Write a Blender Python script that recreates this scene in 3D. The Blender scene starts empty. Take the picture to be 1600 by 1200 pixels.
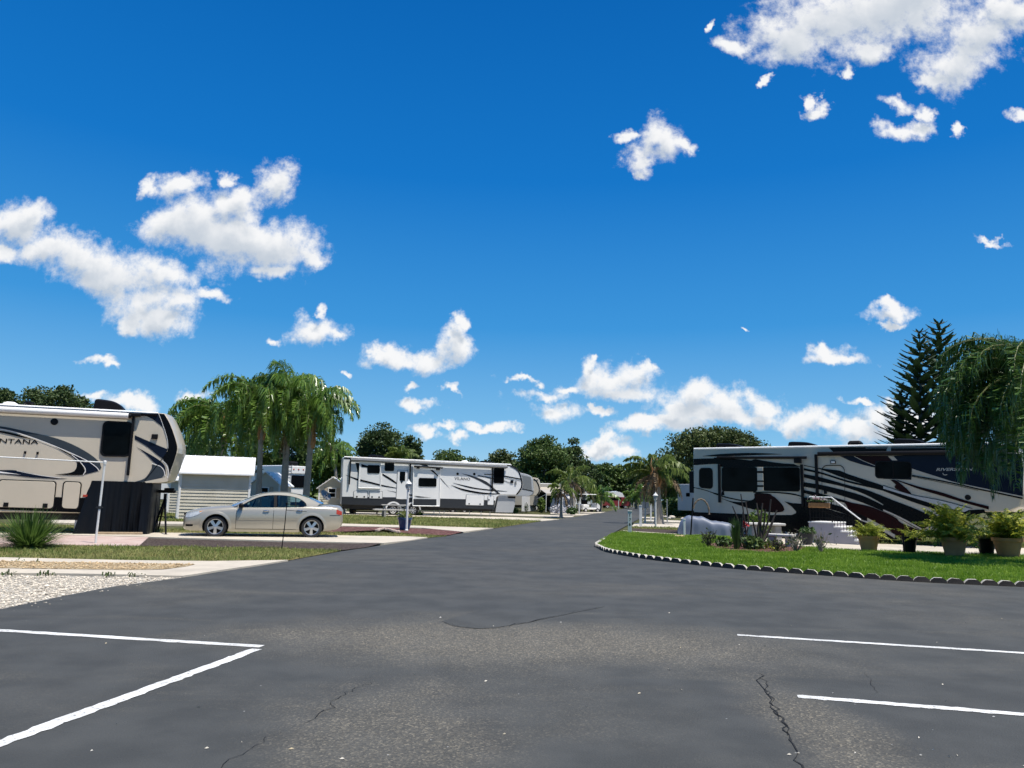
import bpy, bmesh, math, random
import numpy as np
from mathutils import Vector, Matrix
SC = bpy.context.scene
COL = SC.collection
R = math.radians
rng = np.random.default_rng(7)
random.seed(7)

# ------------------------------------------------------------------ camera
FPX, ROLL, CAMH, DY = 1170.0, 0.0243, 1.5, 175.0
PITCH = math.atan(DY / FPX)
cam_d = bpy.data.cameras.new('camera')
cam_d.sensor_fit = 'HORIZONTAL'; cam_d.sensor_width = 36.0
cam_d.lens = 36.0 * FPX / 1600.0
cam_d.clip_start = 0.1; cam_d.clip_end = 3000.0
cam = bpy.data.objects.new('camera', cam_d); COL.objects.link(cam)
cam.matrix_world = Matrix.Translation((0, 0, CAMH)) @ Matrix.Rotation(R(90) + PITCH, 4, 'X') @ Matrix.Rotation(ROLL, 4, 'Z')
SC.camera = cam

# ------------------------------------------------------------------ light
SUN_AZ, SUN_EL = 127.0, 68.5
sun_d = bpy.data.lights.new('sun', 'SUN')
sun_d.energy = 4.9; sun_d.angle = R(0.53); sun_d.color = (1.0, 0.95, 0.86)
sun = bpy.data.objects.new('sun', sun_d); COL.objects.link(sun)
_sv = Vector((math.sin(R(SUN_AZ)) * math.cos(R(SUN_EL)), math.cos(R(SUN_AZ)) * math.cos(R(SUN_EL)), math.sin(R(SUN_EL))))
sun.rotation_euler = _sv.to_track_quat('Z', 'Y').to_euler()
sun.location = (0, 0, 60)
SC.view_settings.view_transform = 'Standard'
SC.view_settings.look = 'None'
SC.view_settings.exposure = 0.4
SC.view_settings.gamma = 1.0
SC.cycles.max_bounces = 6
SC.cycles.transparent_max_bounces = 12

def ray(px, py):
    """direction in the world of a spot measured in the photograph"""
    x, y = px - 800.0, py - 600.0
    c, s = math.cos(ROLL), math.sin(ROLL)
    u = x * c + y * s; v = -x * s + y * c
    cp, sp = math.cos(PITCH), math.sin(PITCH)
    return np.array([u, FPX * cp + v * sp, FPX * sp - v * cp])
def gp(px, py, z=0.0):
    d = ray(px, py); t = (z - CAMH) / d[2]
    return np.array([t * d[0], t * d[1], z])
def at(px, py, Y):
    """point at forward distance Y"""
    d = ray(px, py); t = Y / d[1]
    return np.array([t * d[0], Y, CAMH + t * d[2]])

# ------------------------------------------------------------------ node helper
class NT:
    def __init__(s, tree): s.t = tree; s.n = tree.nodes; s.l = tree.links
    def new(s, typ, **kw):
        n = s.n.new(typ)
        for k, v in kw.items(): setattr(n, k, v)
        return n
    def link(s, a, b): s.l.new(a, b)
    def _in(s, sock, v):
        if isinstance(v, bpy.types.NodeSocket): s.l.new(v, sock)
        elif v is not None: sock.default_value = v
    def math(s, op, a, b=None, c=None, clamp=False):
        n = s.n.new('ShaderNodeMath'); n.operation = op; n.use_clamp = clamp
        for i, v in enumerate((a, b, c)):
            if v is not None: s._in(n.inputs[i], v)
        return n.outputs[0]
    def vmath(s, op, a, b=None, c=None, out=0):
        n = s.n.new('ShaderNodeVectorMath'); n.operation = op
        for i, v in enumerate((a, b, c)):
            if v is not None: s._in(n.inputs[i], v)
        return n.outputs['Value'] if op in ('DOT_PRODUCT', 'LENGTH') else n.outputs[0]
    def noise(s, vec, scale, detail=3, rough=0.55, dist=0.0, dim='3D'):
        n = s.n.new('ShaderNodeTexNoise'); n.noise_dimensions = dim
        if vec is not None: s.l.new(vec, n.inputs['Vector'])
        n.inputs['Scale'].default_value = scale; n.inputs['Detail'].default_value = detail
        n.inputs['Roughness'].default_value = rough; n.inputs['Distortion'].default_value = dist
        return n
    def ramp(s, f, lo, hi, a=0.0, b=1.0, smooth=True):
        n = s.n.new('ShaderNodeMapRange'); n.interpolation_type = 'SMOOTHSTEP' if smooth else 'LINEAR'
        s._in(n.inputs[0], f); s._in(n.inputs[1], lo); s._in(n.inputs[2], hi); s._in(n.inputs[3], a); s._in(n.inputs[4], b)
        return n.outputs[0]
    def mix(s, f, a, b, blend='MIX'):
        n = s.n.new('ShaderNodeMix'); n.data_type = 'RGBA'; n.blend_type = blend
        s._in(n.inputs[0], f); s._in(n.inputs[6], a); s._in(n.inputs[7], b)
        return n.outputs[2]

def c4(c): return (c[0], c[1], c[2], 1.0)
def newmat(name):
    m = bpy.data.materials.new(name); m.use_nodes = True
    nt = NT(m.node_tree); b = nt.n['Principled BSDF']
    return m, nt, b
def objco(nt):
    return nt.new('ShaderNodeTexCoord').outputs['Object']
def mat(name, col, rough=0.6, var=0.12, scale=6.0, metal=0.0, spec=0.5, bump=0.0, bscale=40.0, coat=0.0, dirt=None, island=0.0, trans=0.0):
    """plain painted / cast surface: base colour with low and fine noise, optional bump, coat and per piece variation"""
    m, nt, b = newmat(name)
    co = objco(nt)
    n1 = nt.noise(co, scale, 4).outputs[0]; n2 = nt.noise(co, scale * 9, 2).outputs[0]
    f = nt.math('MULTIPLY_ADD', n1, 0.7, nt.math('MULTIPLY', n2, 0.3))
    fac = nt.ramp(f, 0.3, 0.7, 1.0 - var, 1.0 + var, False)
    if island:
        g = nt.new('ShaderNodeNewGeometry').outputs['Random Per Island']
        fac = nt.math('MULTIPLY', fac, nt.ramp(g, 0, 1, 1 - island, 1 + island, False))
    colr = nt.vmath('SCALE', c4(col)[:3], None); 
    nn = colr.node; nt.link(fac, nn.inputs['Scale'])
    out = colr
    if dirt:
        n3 = nt.noise(co, scale * 0.35, 5, 0.65).outputs[0]
        out = nt.mix(nt.ramp(n3, 0.48, 0.75, 0, dirt[1]), colr, c4(dirt[0]))
    nt.link(out, b.inputs['Base Color'])
    b.inputs['Roughness'].default_value = rough; b.inputs['Metallic'].default_value = metal
    b.inputs['Specular IOR Level'].default_value = spec
    b.inputs['Coat Weight'].default_value = coat; b.inputs['Coat Roughness'].default_value = 0.05
    if bump:
        bn = nt.new('ShaderNodeBump'); bn.inputs['Strength'].default_value = bump; bn.inputs['Distance'].default_value = 0.02
        nt.link(nt.noise(co, bscale, 3).outputs[0], bn.inputs['Height']); nt.link(bn.outputs[0], b.inputs['Normal'])
    return m
def leafmat(name, a, c, scale=0.35, rough=0.5, trans=0.25, spec=0.35):
    """foliage: each leaf its own tint between a and c, slow variation through the plant, light passing through"""
    m, nt, b = newmat(name)
    g = nt.new('ShaderNodeNewGeometry').outputs['Random Per Island']
    n = nt.noise(objco(nt), scale, 2).outputs[0]
    f = nt.math('MULTIPLY_ADD', g, 0.6, nt.math('MULTIPLY', nt.ramp(n, 0.35, 0.65), 0.4))
    colr = nt.mix(f, c4(a), c4(c))
    nt.link(colr, b.inputs['Base Color'])
    b.inputs['Roughness'].default_value = rough; b.inputs['Specular IOR Level'].default_value = spec
    if trans:
        tr = nt.new('ShaderNodeBsdfTranslucent'); nt.link(colr, tr.inputs['Color'])
        mx = nt.new('ShaderNodeMixShader'); mx.inputs[0].default_value = trans
        nt.link(b.outputs[0], mx.inputs[1]); nt.link(tr.outputs[0], mx.inputs[2])
        nt.link(mx.outputs[0], nt.n['Material Output'].inputs['Surface'])
    return m

# ------------------------------------------------------------------ mesh helper
ORG = {}
def tag(o, label=None, cat=None, group=None, kind=None):
    if label: o['label'] = label
    if cat: o['category'] = cat
    if group: o['group'] = group
    if kind: o['kind'] = kind
    return o
def root(name, loc, label, cat, group=None):
    o = bpy.data.objects.new(name, None); COL.objects.link(o)
    o.location = tuple(float(v) for v in loc); o.empty_display_size = 0.3
    ORG[o.name] = np.array(loc, float)
    return tag(o, label, cat, group)
class MB:
    """collects shapes in world coordinates; build() links them as one mesh object"""
    def __init__(s): s.v = []; s.f = []; s.m = []; s.n = 0; s.sm = []
    def add(s, verts, faces, mi=0, smooth=False):
        verts = np.asarray(verts, float).reshape(-1, 3)
        s.v.append(verts); n = s.n
        for f in faces: s.f.append([int(i) + n for i in f]); s.m.append(mi); s.sm.append(smooth)
        s.n += len(verts); return s
    def bulk(s, verts, faces, mi=0, smooth=False):
        verts = np.asarray(verts, float); s.v.append(verts)
        fs = (np.asarray(faces) + s.n).tolist()
        s.f += fs; s.m += [mi] * len(fs); s.sm += [smooth] * len(fs); s.n += len(verts); return s
    def box(s, c, size, mi=0, ax=None, bev=0.0):
        """box about c; ax = 3x3 rows of axes; bev chamfers the edges"""
        h = np.array(size, float) / 2; ax = np.eye(3) if ax is None else np.asarray(ax, float)
        if bev <= 0 or bev >= h.min():
            P = np.array([[x, y, z] for x in (-1, 1) for y in (-1, 1) for z in (-1, 1)], float) * h
            F = [(0, 1, 3, 2), (4, 6, 7, 5), (0, 4, 5, 1), (2, 3, 7, 6), (0, 2, 6, 4), (1, 5, 7, 3)]
        else:
            P, F = _bevbox(h, bev)
        return s.add(np.asarray(c, float) + P @ ax, F, mi)
    def tube(s, path, r, n=8, mi=0, cap=True, smooth=True):
        path = np.asarray(path, float); k = len(path)
        r = np.full(k, r, float) if np.isscalar(r) else np.asarray(r, float)
        T = np.gradient(path, axis=0) if k > 2 else np.repeat((path[1:] - path[:1]), 2, 0)
        T /= np.linalg.norm(T, axis=1)[:, None] + 1e-9
        up = np.array([0, 0, 1.0]) if abs(T[0][2]) < 0.9 else np.array([1.0, 0, 0])
        V = []; a = np.arange(n) * 2 * math.pi / n
        X = np.cross(T[0], up); X /= np.linalg.norm(X)
        for i in range(k):
            X = X - T[i] * (X @ T[i]); X /= np.linalg.norm(X) + 1e-9
            Y = np.cross(T[i], X)
            V.append(path[i] + r[i] * (np.cos(a)[:, None] * X + np.sin(a)[:, None] * Y))
        F = [(i * n + j, i * n + (j + 1) % n, (i + 1) * n + (j + 1) % n, (i + 1) * n + j) for i in range(k - 1) for j in range(n)]
        s.add(np.concatenate(V), F, mi, smooth)
        if cap:
            s.add(V[0], [tuple(range(n))[::-1]], mi); s.add(V[-1], [tuple(range(n))], mi)
        return s
    def lathe(s, c, prof, n=20, mi=0, axis=None, smooth=True, cap=True):
        """prof: (radius, height) pairs about axis through c"""
        ax = np.array([0, 0, 1.0]) if axis is None else np.asarray(axis, float) / np.linalg.norm(axis)
        u = np.array([1.0, 0, 0]) if abs(ax[0]) < 0.8 else np.array([0, 0, 1.0])
        X = np.cross(ax, u); X /= np.linalg.norm(X); Y = np.cross(ax, X)
        a = np.arange(n) * 2 * math.pi / n; V = []
        for r, h in prof: V.append(np.asarray(c, float) + h * ax + r * (np.cos(a)[:, None] * X + np.sin(a)[:, None] * Y))
        k = len(prof)
        F = [(i * n + j, i * n + (j + 1) % n, (i + 1) * n + (j + 1) % n, (i + 1) * n + j) for i in range(k - 1) for j in range(n)]
        s.add(np.concatenate(V), F, mi, smooth)
        if cap and prof[0][0] > 1e-4: s.add(V[0], [tuple(range(n))[::-1]], mi)
        if cap and prof[-1][0] > 1e-4: s.add(V[-1], [tuple(range(n))], mi)
        return s
    def prism(s, poly, vec, mi=0, mi_side=None):
        """polygon (world points) extruded by vec"""
        P = np.asarray(poly, float); n = len(P); vec = np.asarray(vec, float)
        s.add(np.concatenate([P, P + vec]), [tuple(range(n))[::-1], tuple(range(n, 2 * n))], mi)
        s.add(np.concatenate([P, P + vec]), [(i, (i + 1) % n, n + (i + 1) % n, n + i) for i in range(n)], mi if mi_side is None else mi_side)
        return s
    def grid(s, P, mi=0, smooth=True):
        P = np.asarray(P, float); a, b = P.shape[:2]
        F = [(i * b + j, i * b + j + 1, (i + 1) * b + j + 1, (i + 1) * b + j) for i in range(a - 1) for j in range(b - 1)]
        return s.add(P.reshape(-1, 3), F, mi, smooth)
    def blob(s, c, rad, mi=0, nu=12, nv=8, ax=None, pw=1.0):
        """ellipsoid; pw<1 squares it off"""
        ax = np.eye(3) if ax is None else np.asarray(ax, float)
        sg = lambda v: np.sign(v) * np.abs(v) ** pw
        th = np.linspace(0, math.pi, nv + 1); ph = np.arange(nu) * 2 * math.pi / nu; V = []
        for t in th:
            V.append(np.stack([rad[0] * sg(np.sin(t)) * sg(np.cos(ph)), rad[1] * sg(np.sin(t)) * sg(np.sin(ph)), np.full(nu, rad[2] * sg(np.cos(t)))], 1))
        V = np.concatenate(V) @ ax + np.asarray(c, float)
        F = [(i * nu + j, (i + 1) * nu + j, (i + 1) * nu + (j + 1) % nu, i * nu + (j + 1) % nu) for i in range(nv) for j in range(nu)]
        return s.add(V, F, mi, True)
    def build(s, name, mats, parent=None, fix=False):
        me = bpy.data.meshes.new(name)
        V = np.concatenate(s.v) if s.v else np.zeros((0, 3))
        o = bpy.data.objects.new(name, me); COL.objects.link(o)
        if parent is not None:
            org = ORG[parent.name]; o.parent = parent
        else:
            org = np.zeros(3)
        ORG[o.name] = org
        me.from_pydata((V - org).tolist(), [], s.f)
        mats = mats if isinstance(mats, (list, tuple)) else [mats]
        for m in mats: me.materials.append(m)
        me.polygons.foreach_set('material_index', s.m)
        me.polygons.foreach_set('use_smooth', s.sm)
        if fix:
            bm = bmesh.new(); bm.from_mesh(me); bmesh.ops.remove_doubles(bm, verts=bm.verts, dist=1e-4)
            bmesh.ops.recalc_face_normals(bm, faces=bm.faces); bm.to_mesh(me); bm.free()
        if any(s.sm) and not fix and len(s.f) < 40000:
            bm = bmesh.new(); bm.from_mesh(me)
            for e in bm.edges:
                if len(e.link_faces) == 2 and e.calc_face_angle(0) > 0.62: e.smooth = False
            bm.to_mesh(me); bm.free()
        me.update()
        return o
    def solo(s, name, mats, loc, label=None, cat=None, group=None, kind=None, fix=False):
        """a thing that is a single mesh, its origin at loc"""
        o = s.build(name, mats, None, fix)
        loc = np.asarray(loc, float); o.data.transform(Matrix.Translation(-Vector(loc))); o.location = Vector(loc)
        ORG[o.name] = loc
        return tag(o, label, cat, group, kind)
def _bevbox(h, b):
    V = []; idx = {}
    for sx in (-1, 1):
        for sy in (-1, 1):
            for sz in (-1, 1):
                S = np.array([sx, sy, sz])
                for k in range(3):
                    p = S * (h - b); p[k] = S[k] * h[k]; idx[(sx, sy, sz, k)] = len(V); V.append(p.astype(float))
    F = []
    for k in range(3):
        a, c = [(1, 2), (2, 0), (0, 1)][k]
        for sg in (-1, 1):
            q = []
            for (u, w) in ((-1, -1), (1, -1), (1, 1), (-1, 1)):
                S = [0, 0, 0]; S[k] = sg; S[a] = u; S[c] = w; q.append(idx[(S[0], S[1], S[2], k)])
            F.append(q if sg > 0 else q[::-1])
    for k in range(3):
        a, c = [(1, 2), (2, 0), (0, 1)][k]
        for u in (-1, 1):
            for w in (-1, 1):
                S0 = [0, 0, 0]; S0[k] = -1; S0[a] = u; S0[c] = w; S1 = list(S0); S1[k] = 1
                q = [idx[(*S0, a)], idx[(*S1, a)], idx[(*S1, c)], idx[(*S0, c)]]
                F.append(q if u * w < 0 else q[::-1])
    for sx in (-1, 1):
        for sy in (-1, 1):
            for sz in (-1, 1):
                q = [idx[(sx, sy, sz, k)] for k in range(3)]
                F.append(q if sx * sy * sz > 0 else q[::-1])
    return np.array(V), F
def smooth(pts, n=6, closed=False):
    """Catmull-Rom through pts"""
    P = [np.asarray(p, float) for p in pts]
    if len(P) < 3: return P
    out = []; k = len(P)
    for i in range(k if closed else k - 1):
        p0 = P[(i - 1) % k] if closed or i > 0 else 2 * P[0] - P[1]
        p1, p2 = P[i], P[(i + 1) % k]
        p3 = P[(i + 2) % k] if closed or i + 2 < k else 2 * P[-1] - P[-2]
        for j in range(n):
            t = j / n
            out.append(0.5 * ((2 * p1) + (-p0 + p2) * t + (2 * p0 - 5 * p1 + 4 * p2 - p3) * t * t + (-p0 + 3 * p1 - 3 * p2 + p3) * t ** 3))
    if not closed: out.append(P[-1])
    return out
def copytree(o, parent=None):
    c = o.copy(); COL.objects.link(c); c.parent = parent
    for ch in list(o.children): copytree(ch, c)
    return c
def text_mesh(s, size=1.0, shear=0.0, bold=0.0, sx=1.0):
    cu = bpy.data.curves.new('lettering', 'FONT'); cu.body = s; cu.size = size; cu.shear = shear; cu.offset = bold; cu.resolution_u = 3
    o = bpy.data.objects.new('lettering', cu); COL.objects.link(o)
    bpy.context.view_layer.update()
    me = o.evaluated_get(bpy.context.evaluated_depsgraph_get()).to_mesh()
    V = np.array([v.co[:] for v in me.vertices]); F = [tuple(p.vertices) for p in me.polygons]
    V[:, 0] *= sx
    o.evaluated_get(bpy.context.evaluated_depsgraph_get()).to_mesh_clear()
    bpy.data.objects.remove(o); bpy.data.curves.remove(cu)
    return V, F
# ------------------------------------------------------------------ sky with fair weather clouds
W = bpy.data.worlds.new('World'); SC.world = W; W.use_nodes = True
wt = NT(W.node_tree)
for n in list(wt.n): wt.n.remove(n)
sky = wt.new('ShaderNodeTexSky', sky_type='NISHITA', sun_disc=False)
sky.sun_elevation = R(SUN_EL); sky.sun_rotation = R(SUN_AZ); sky.altitude = 0; sky.air_density = 1.0; sky.dust_density = 0.3; sky.ozone_density = 3.0
hs = wt.new('ShaderNodeHueSaturation'); hs.inputs['Hue'].default_value = 0.505; hs.inputs['Saturation'].default_value = 1.38; hs.inputs['Value'].default_value = 0.95
wt.link(sky.outputs[0], hs.inputs['Color'])
dirn = wt.new('ShaderNodeTexCoord').outputs['Generated']
sep = wt.new('ShaderNodeSeparateXYZ'); wt.link(dirn, sep.inputs[0])
ys = wt.math('MAXIMUM', sep.outputs[1], 0.02)
cmb = wt.new('ShaderNodeCombineXYZ')
wt.link(wt.math('DIVIDE', sep.outputs[0], ys), cmb.inputs[0]); wt.link(wt.math('DIVIDE', sep.outputs[2], ys), cmb.inputs[1])
PUFFS = [  # centre and radii, in photograph pixels
 (1235,60,75,48),(1300,30,95,62),(1380,20,95,62),(1430,-10,80,55),(1150,72,34,18),(1355,78,40,22),(1490,105,52,46),(1525,55,62,48),(1570,15,60,40),(1468,128,30,12),(1405,205,38,16),(1432,200,22,20),(1400,160,26,14),(1440,170,14,18),(1490,198,9,12),(1595,172,24,14),
 (1283,166,16,12),(1275,152,8,12),(1200,130,13,6),(1312,108,12,10),(1109,36,6,14),
 (1030,220,44,34),(1000,258,30,30),(976,214,18,10),(1065,222,26,14),(992,282,14,8),
 (272,290,40,24),(222,292,16,14),(260,345,42,36),(310,350,74,42),(370,380,88,46),(430,385,64,48),(480,402,36,20),(370,325,44,32),(430,288,36,30),(350,280,13,16),(426,425,34,14),
 (40,330,34,26),(15,350,40,34),(10,405,28,16),(75,385,56,34),(140,400,56,34),(170,430,70,38),(245,430,50,30),(230,470,62,34),(262,505,48,26),(210,505,22,18),(330,456,26,13),(290,478,26,22),
 (500,518,44,24),(516,488,10,16),(437,535,14,7),(524,526,14,10),
 (625,558,52,18),(672,562,52,20),(703,540,30,28),(714,508,17,15),(597,553,17,10),
 (150,562,30,9),(170,570,18,7),(650,607,17,7),(702,608,12,9),(655,639,25,11),(668,679,18,12),(755,670,52,8),(718,685,22,9),(790,670,20,8),(532,580,10,5),(295,615,22,9),(200,632,34,14),(150,620,24,10),(700,672,16,6),
 (965,595,68,30),(930,572,22,22),(938,556,9,10),(1000,580,34,22),(1012,568,14,12),(985,618,70,16),(880,606,32,10),(838,618,38,11),(850,643,42,15),(822,600,14,8),(805,592,20,6),(930,652,22,8),(920,645,9,9),
 (1100,618,44,24),(1078,636,34,20),(1140,630,34,28),(1200,632,34,22),(1190,650,54,15),(1250,658,42,20),(1120,650,84,18),(1015,668,42,12),(1000,674,46,12),(1060,668,50,16),(1290,664,20,14),
 (945,702,34,14),(940,690,15,14),(965,712,30,10),(925,712,16,8),
 (1305,562,54,12),(1300,548,30,18),(1303,538,14,10),
 (1396,492,38,14),(1388,482,20,11),(1385,508,20,6),(1370,655,40,22),(1398,630,20,16),(1350,675,60,18),(1420,662,50,32),(1335,633,24,6),(1556,376,22,6),(1150,508,12,3)]
def uv_of(px, py):
    d = ray(px, py); return d[0] / d[1], d[2] / d[1]
REGIONS = [(-400, -300, 565, 760), (565, 330, 2000, 770), (900, 100, 1095, 330), (1095, -300, 2000, 330), (1225, 330, 2000, 600)]
def density_group(puffs, k):
    gd = bpy.data.node_groups.new('cloud density', 'ShaderNodeTree')
    gd.interface.new_socket('P', in_out='INPUT', socket_type='NodeSocketVector'); gd.interface.new_socket('D', in_out='OUTPUT', socket_type='NodeSocketFloat'); gd.interface.new_socket('S', in_out='OUTPUT', socket_type='NodeSocketFloat')
    g = NT(gd); gi = g.new('NodeGroupInput'); go = g.new('NodeGroupOutput')
    P0 = gi.outputs[0]
    wn = g.noise(P0, 11.0, 5, 0.62, dim='2D'); wv = g.vmath('MULTIPLY_ADD', wn.outputs['Color'], (0.090, 0.066, 0), (-0.045, -0.033, 0))
    P1 = g.vmath('ADD', P0, wv)
    acc = None
    for (px, py, rx, ry) in puffs:
        u, v = uv_of(px, py); sc = math.hypot(1, u)
        a, b = rx / FPX * sc * 1.22, ry / FPX * 1.26
        q = g.vmath('MULTIPLY_ADD', P1, (1 / a, 1 / b, 0), (-u / a, -v / b, 0))
        l = g.vmath('DOT_PRODUCT', q, q)
        if acc is None: acc = l
        else:
            n = g.new('ShaderNodeMath', operation='SMOOTH_MIN'); g.link(acc, n.inputs[0]); g.link(l, n.inputs[1]); n.inputs[2].default_value = 0.45; acc = n.outputs[0]
    dens = g.math('SUBTRACT', 1.0, g.math('SQRT', g.math('MAXIMUM', acc, 0.0)))
    mid = g.noise(P0, 15.0, 3, 0.55, 0.3, dim='2D').outputs[0]
    fine = g.noise(P0, 42.0, 6, 0.70, dim='2D').outputs[0]
    dens = g.math('MULTIPLY_ADD', g.math('MULTIPLY', dens, 1.25), 1.0, g.math('MULTIPLY_ADD', mid, 1.0, -0.52))
    g.link(dens, go.inputs[1])
    dens = g.math('ADD', dens, g.math('MULTIPLY_ADD', fine, 1.15, -0.60))
    g.link(g.math('MAXIMUM', dens, -1.0), go.inputs[0])
    return gd
ramp = wt.new('ShaderNodeValToRGB'); wt.link(sep.outputs[2], ramp.inputs[0]); el = ramp.color_ramp.elements
SKYC = [(0.0, (172, 214, 240)), (0.08, (124, 190, 236)), (0.22, (60, 151, 221)), (0.40, (18, 119, 203)), (0.58, (9, 102, 184)), (1.0, (4, 92, 172))]
lin = lambda c: tuple(((v / 255) / 12.92 if v <= 10 else (((v / 255) + .055) / 1.055) ** 2.4) for v in c) + (1.0,)
el[0].position = 0.0; el[0].color = lin(SKYC[0][1]); el[1].position = 1.0; el[1].color = lin(SKYC[-1][1])
for pz, c in SKYC[1:-1]: e = el.new(pz); e.color = lin(c)
nsc = wt.vmath('SCALE', hs.outputs[0]); nsc.node.inputs['Scale'].default_value = 0.12
tone = wt.mix(0.90, nsc, ramp.outputs[0])
skybg = wt.new('ShaderNodeBackground'); wt.link(tone, skybg.inputs['Color']); skybg.inputs['Strength'].default_value = 0.76
usep = wt.new('ShaderNodeSeparateXYZ'); wt.link(cmb.outputs[0], usep.inputs[0])
infront = wt.math('GREATER_THAN', sep.outputs[1], 0.05)
shader = skybg.outputs[0]
for k, (x0, y0, x1, y1) in enumerate(REGIONS):
    pf = [p for p in PUFFS if [i for i, r in enumerate(REGIONS) if r[0] <= p[0] < r[2] and r[1] <= p[1] < r[3]][-1:] == [k]]
    gd = density_group(pf, k)
    def dens_at(vec):
        n = wt.new('ShaderNodeGroup'); n.node_tree = gd; wt.link(vec, n.inputs[0]); return n.outputs
    D0 = dens_at(cmb.outputs[0])[0]; D1 = dens_at(wt.vmath('ADD', cmb.outputs[0], (0.005, 0.020, 0)))[1]
    ul, vt = uv_of(x0, y0); ur, vb = uv_of(x1, y1)
    if y1 >= 760: vb = 0.0
    msk = wt.math('MULTIPLY', wt.math('MULTIPLY', wt.math('GREATER_THAN', usep.outputs[0], ul), wt.math('LESS_THAN', usep.outputs[0], ur)),
                  wt.math('MULTIPLY', wt.math('MULTIPLY', wt.math('GREATER_THAN', usep.outputs[1], vb), wt.math('LESS_THAN', usep.outputs[1], vt)), infront))
    alpha = wt.math('MULTIPLY', wt.ramp(D0, -0.06, 0.86), 0.97)
    sh = wt.ramp(D1, 0.15, 1.25, 1.0, 0.0)      # thick cloud towards the sun above: darker here
    ccol = wt.mix(sh, (0.60, 0.66, 0.735, 1), (1.0, 1.0, 1.0, 1))
    cb = wt.new('ShaderNodeBackground'); wt.link(ccol, cb.inputs['Color']); cb.inputs['Strength'].default_value = 0.73
    m1 = wt.new('ShaderNodeMixShader'); wt.link(alpha, m1.inputs[0]); wt.link(skybg.outputs[0], m1.inputs[1]); wt.link(cb.outputs[0], m1.inputs[2])
    m2 = wt.new('ShaderNodeMixShader'); wt.link(msk, m2.inputs[0]); wt.link(shader, m2.inputs[1]); wt.link(m1.outputs[0], m2.inputs[2]); shader = m2.outputs[0]
wo = wt.new('ShaderNodeOutputWorld'); wt.link(shader, wo.inputs['Surface'])
W.cycles.sampling_method = 'MANUAL'; W.cycles.sample_map_resolution = 512
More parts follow.
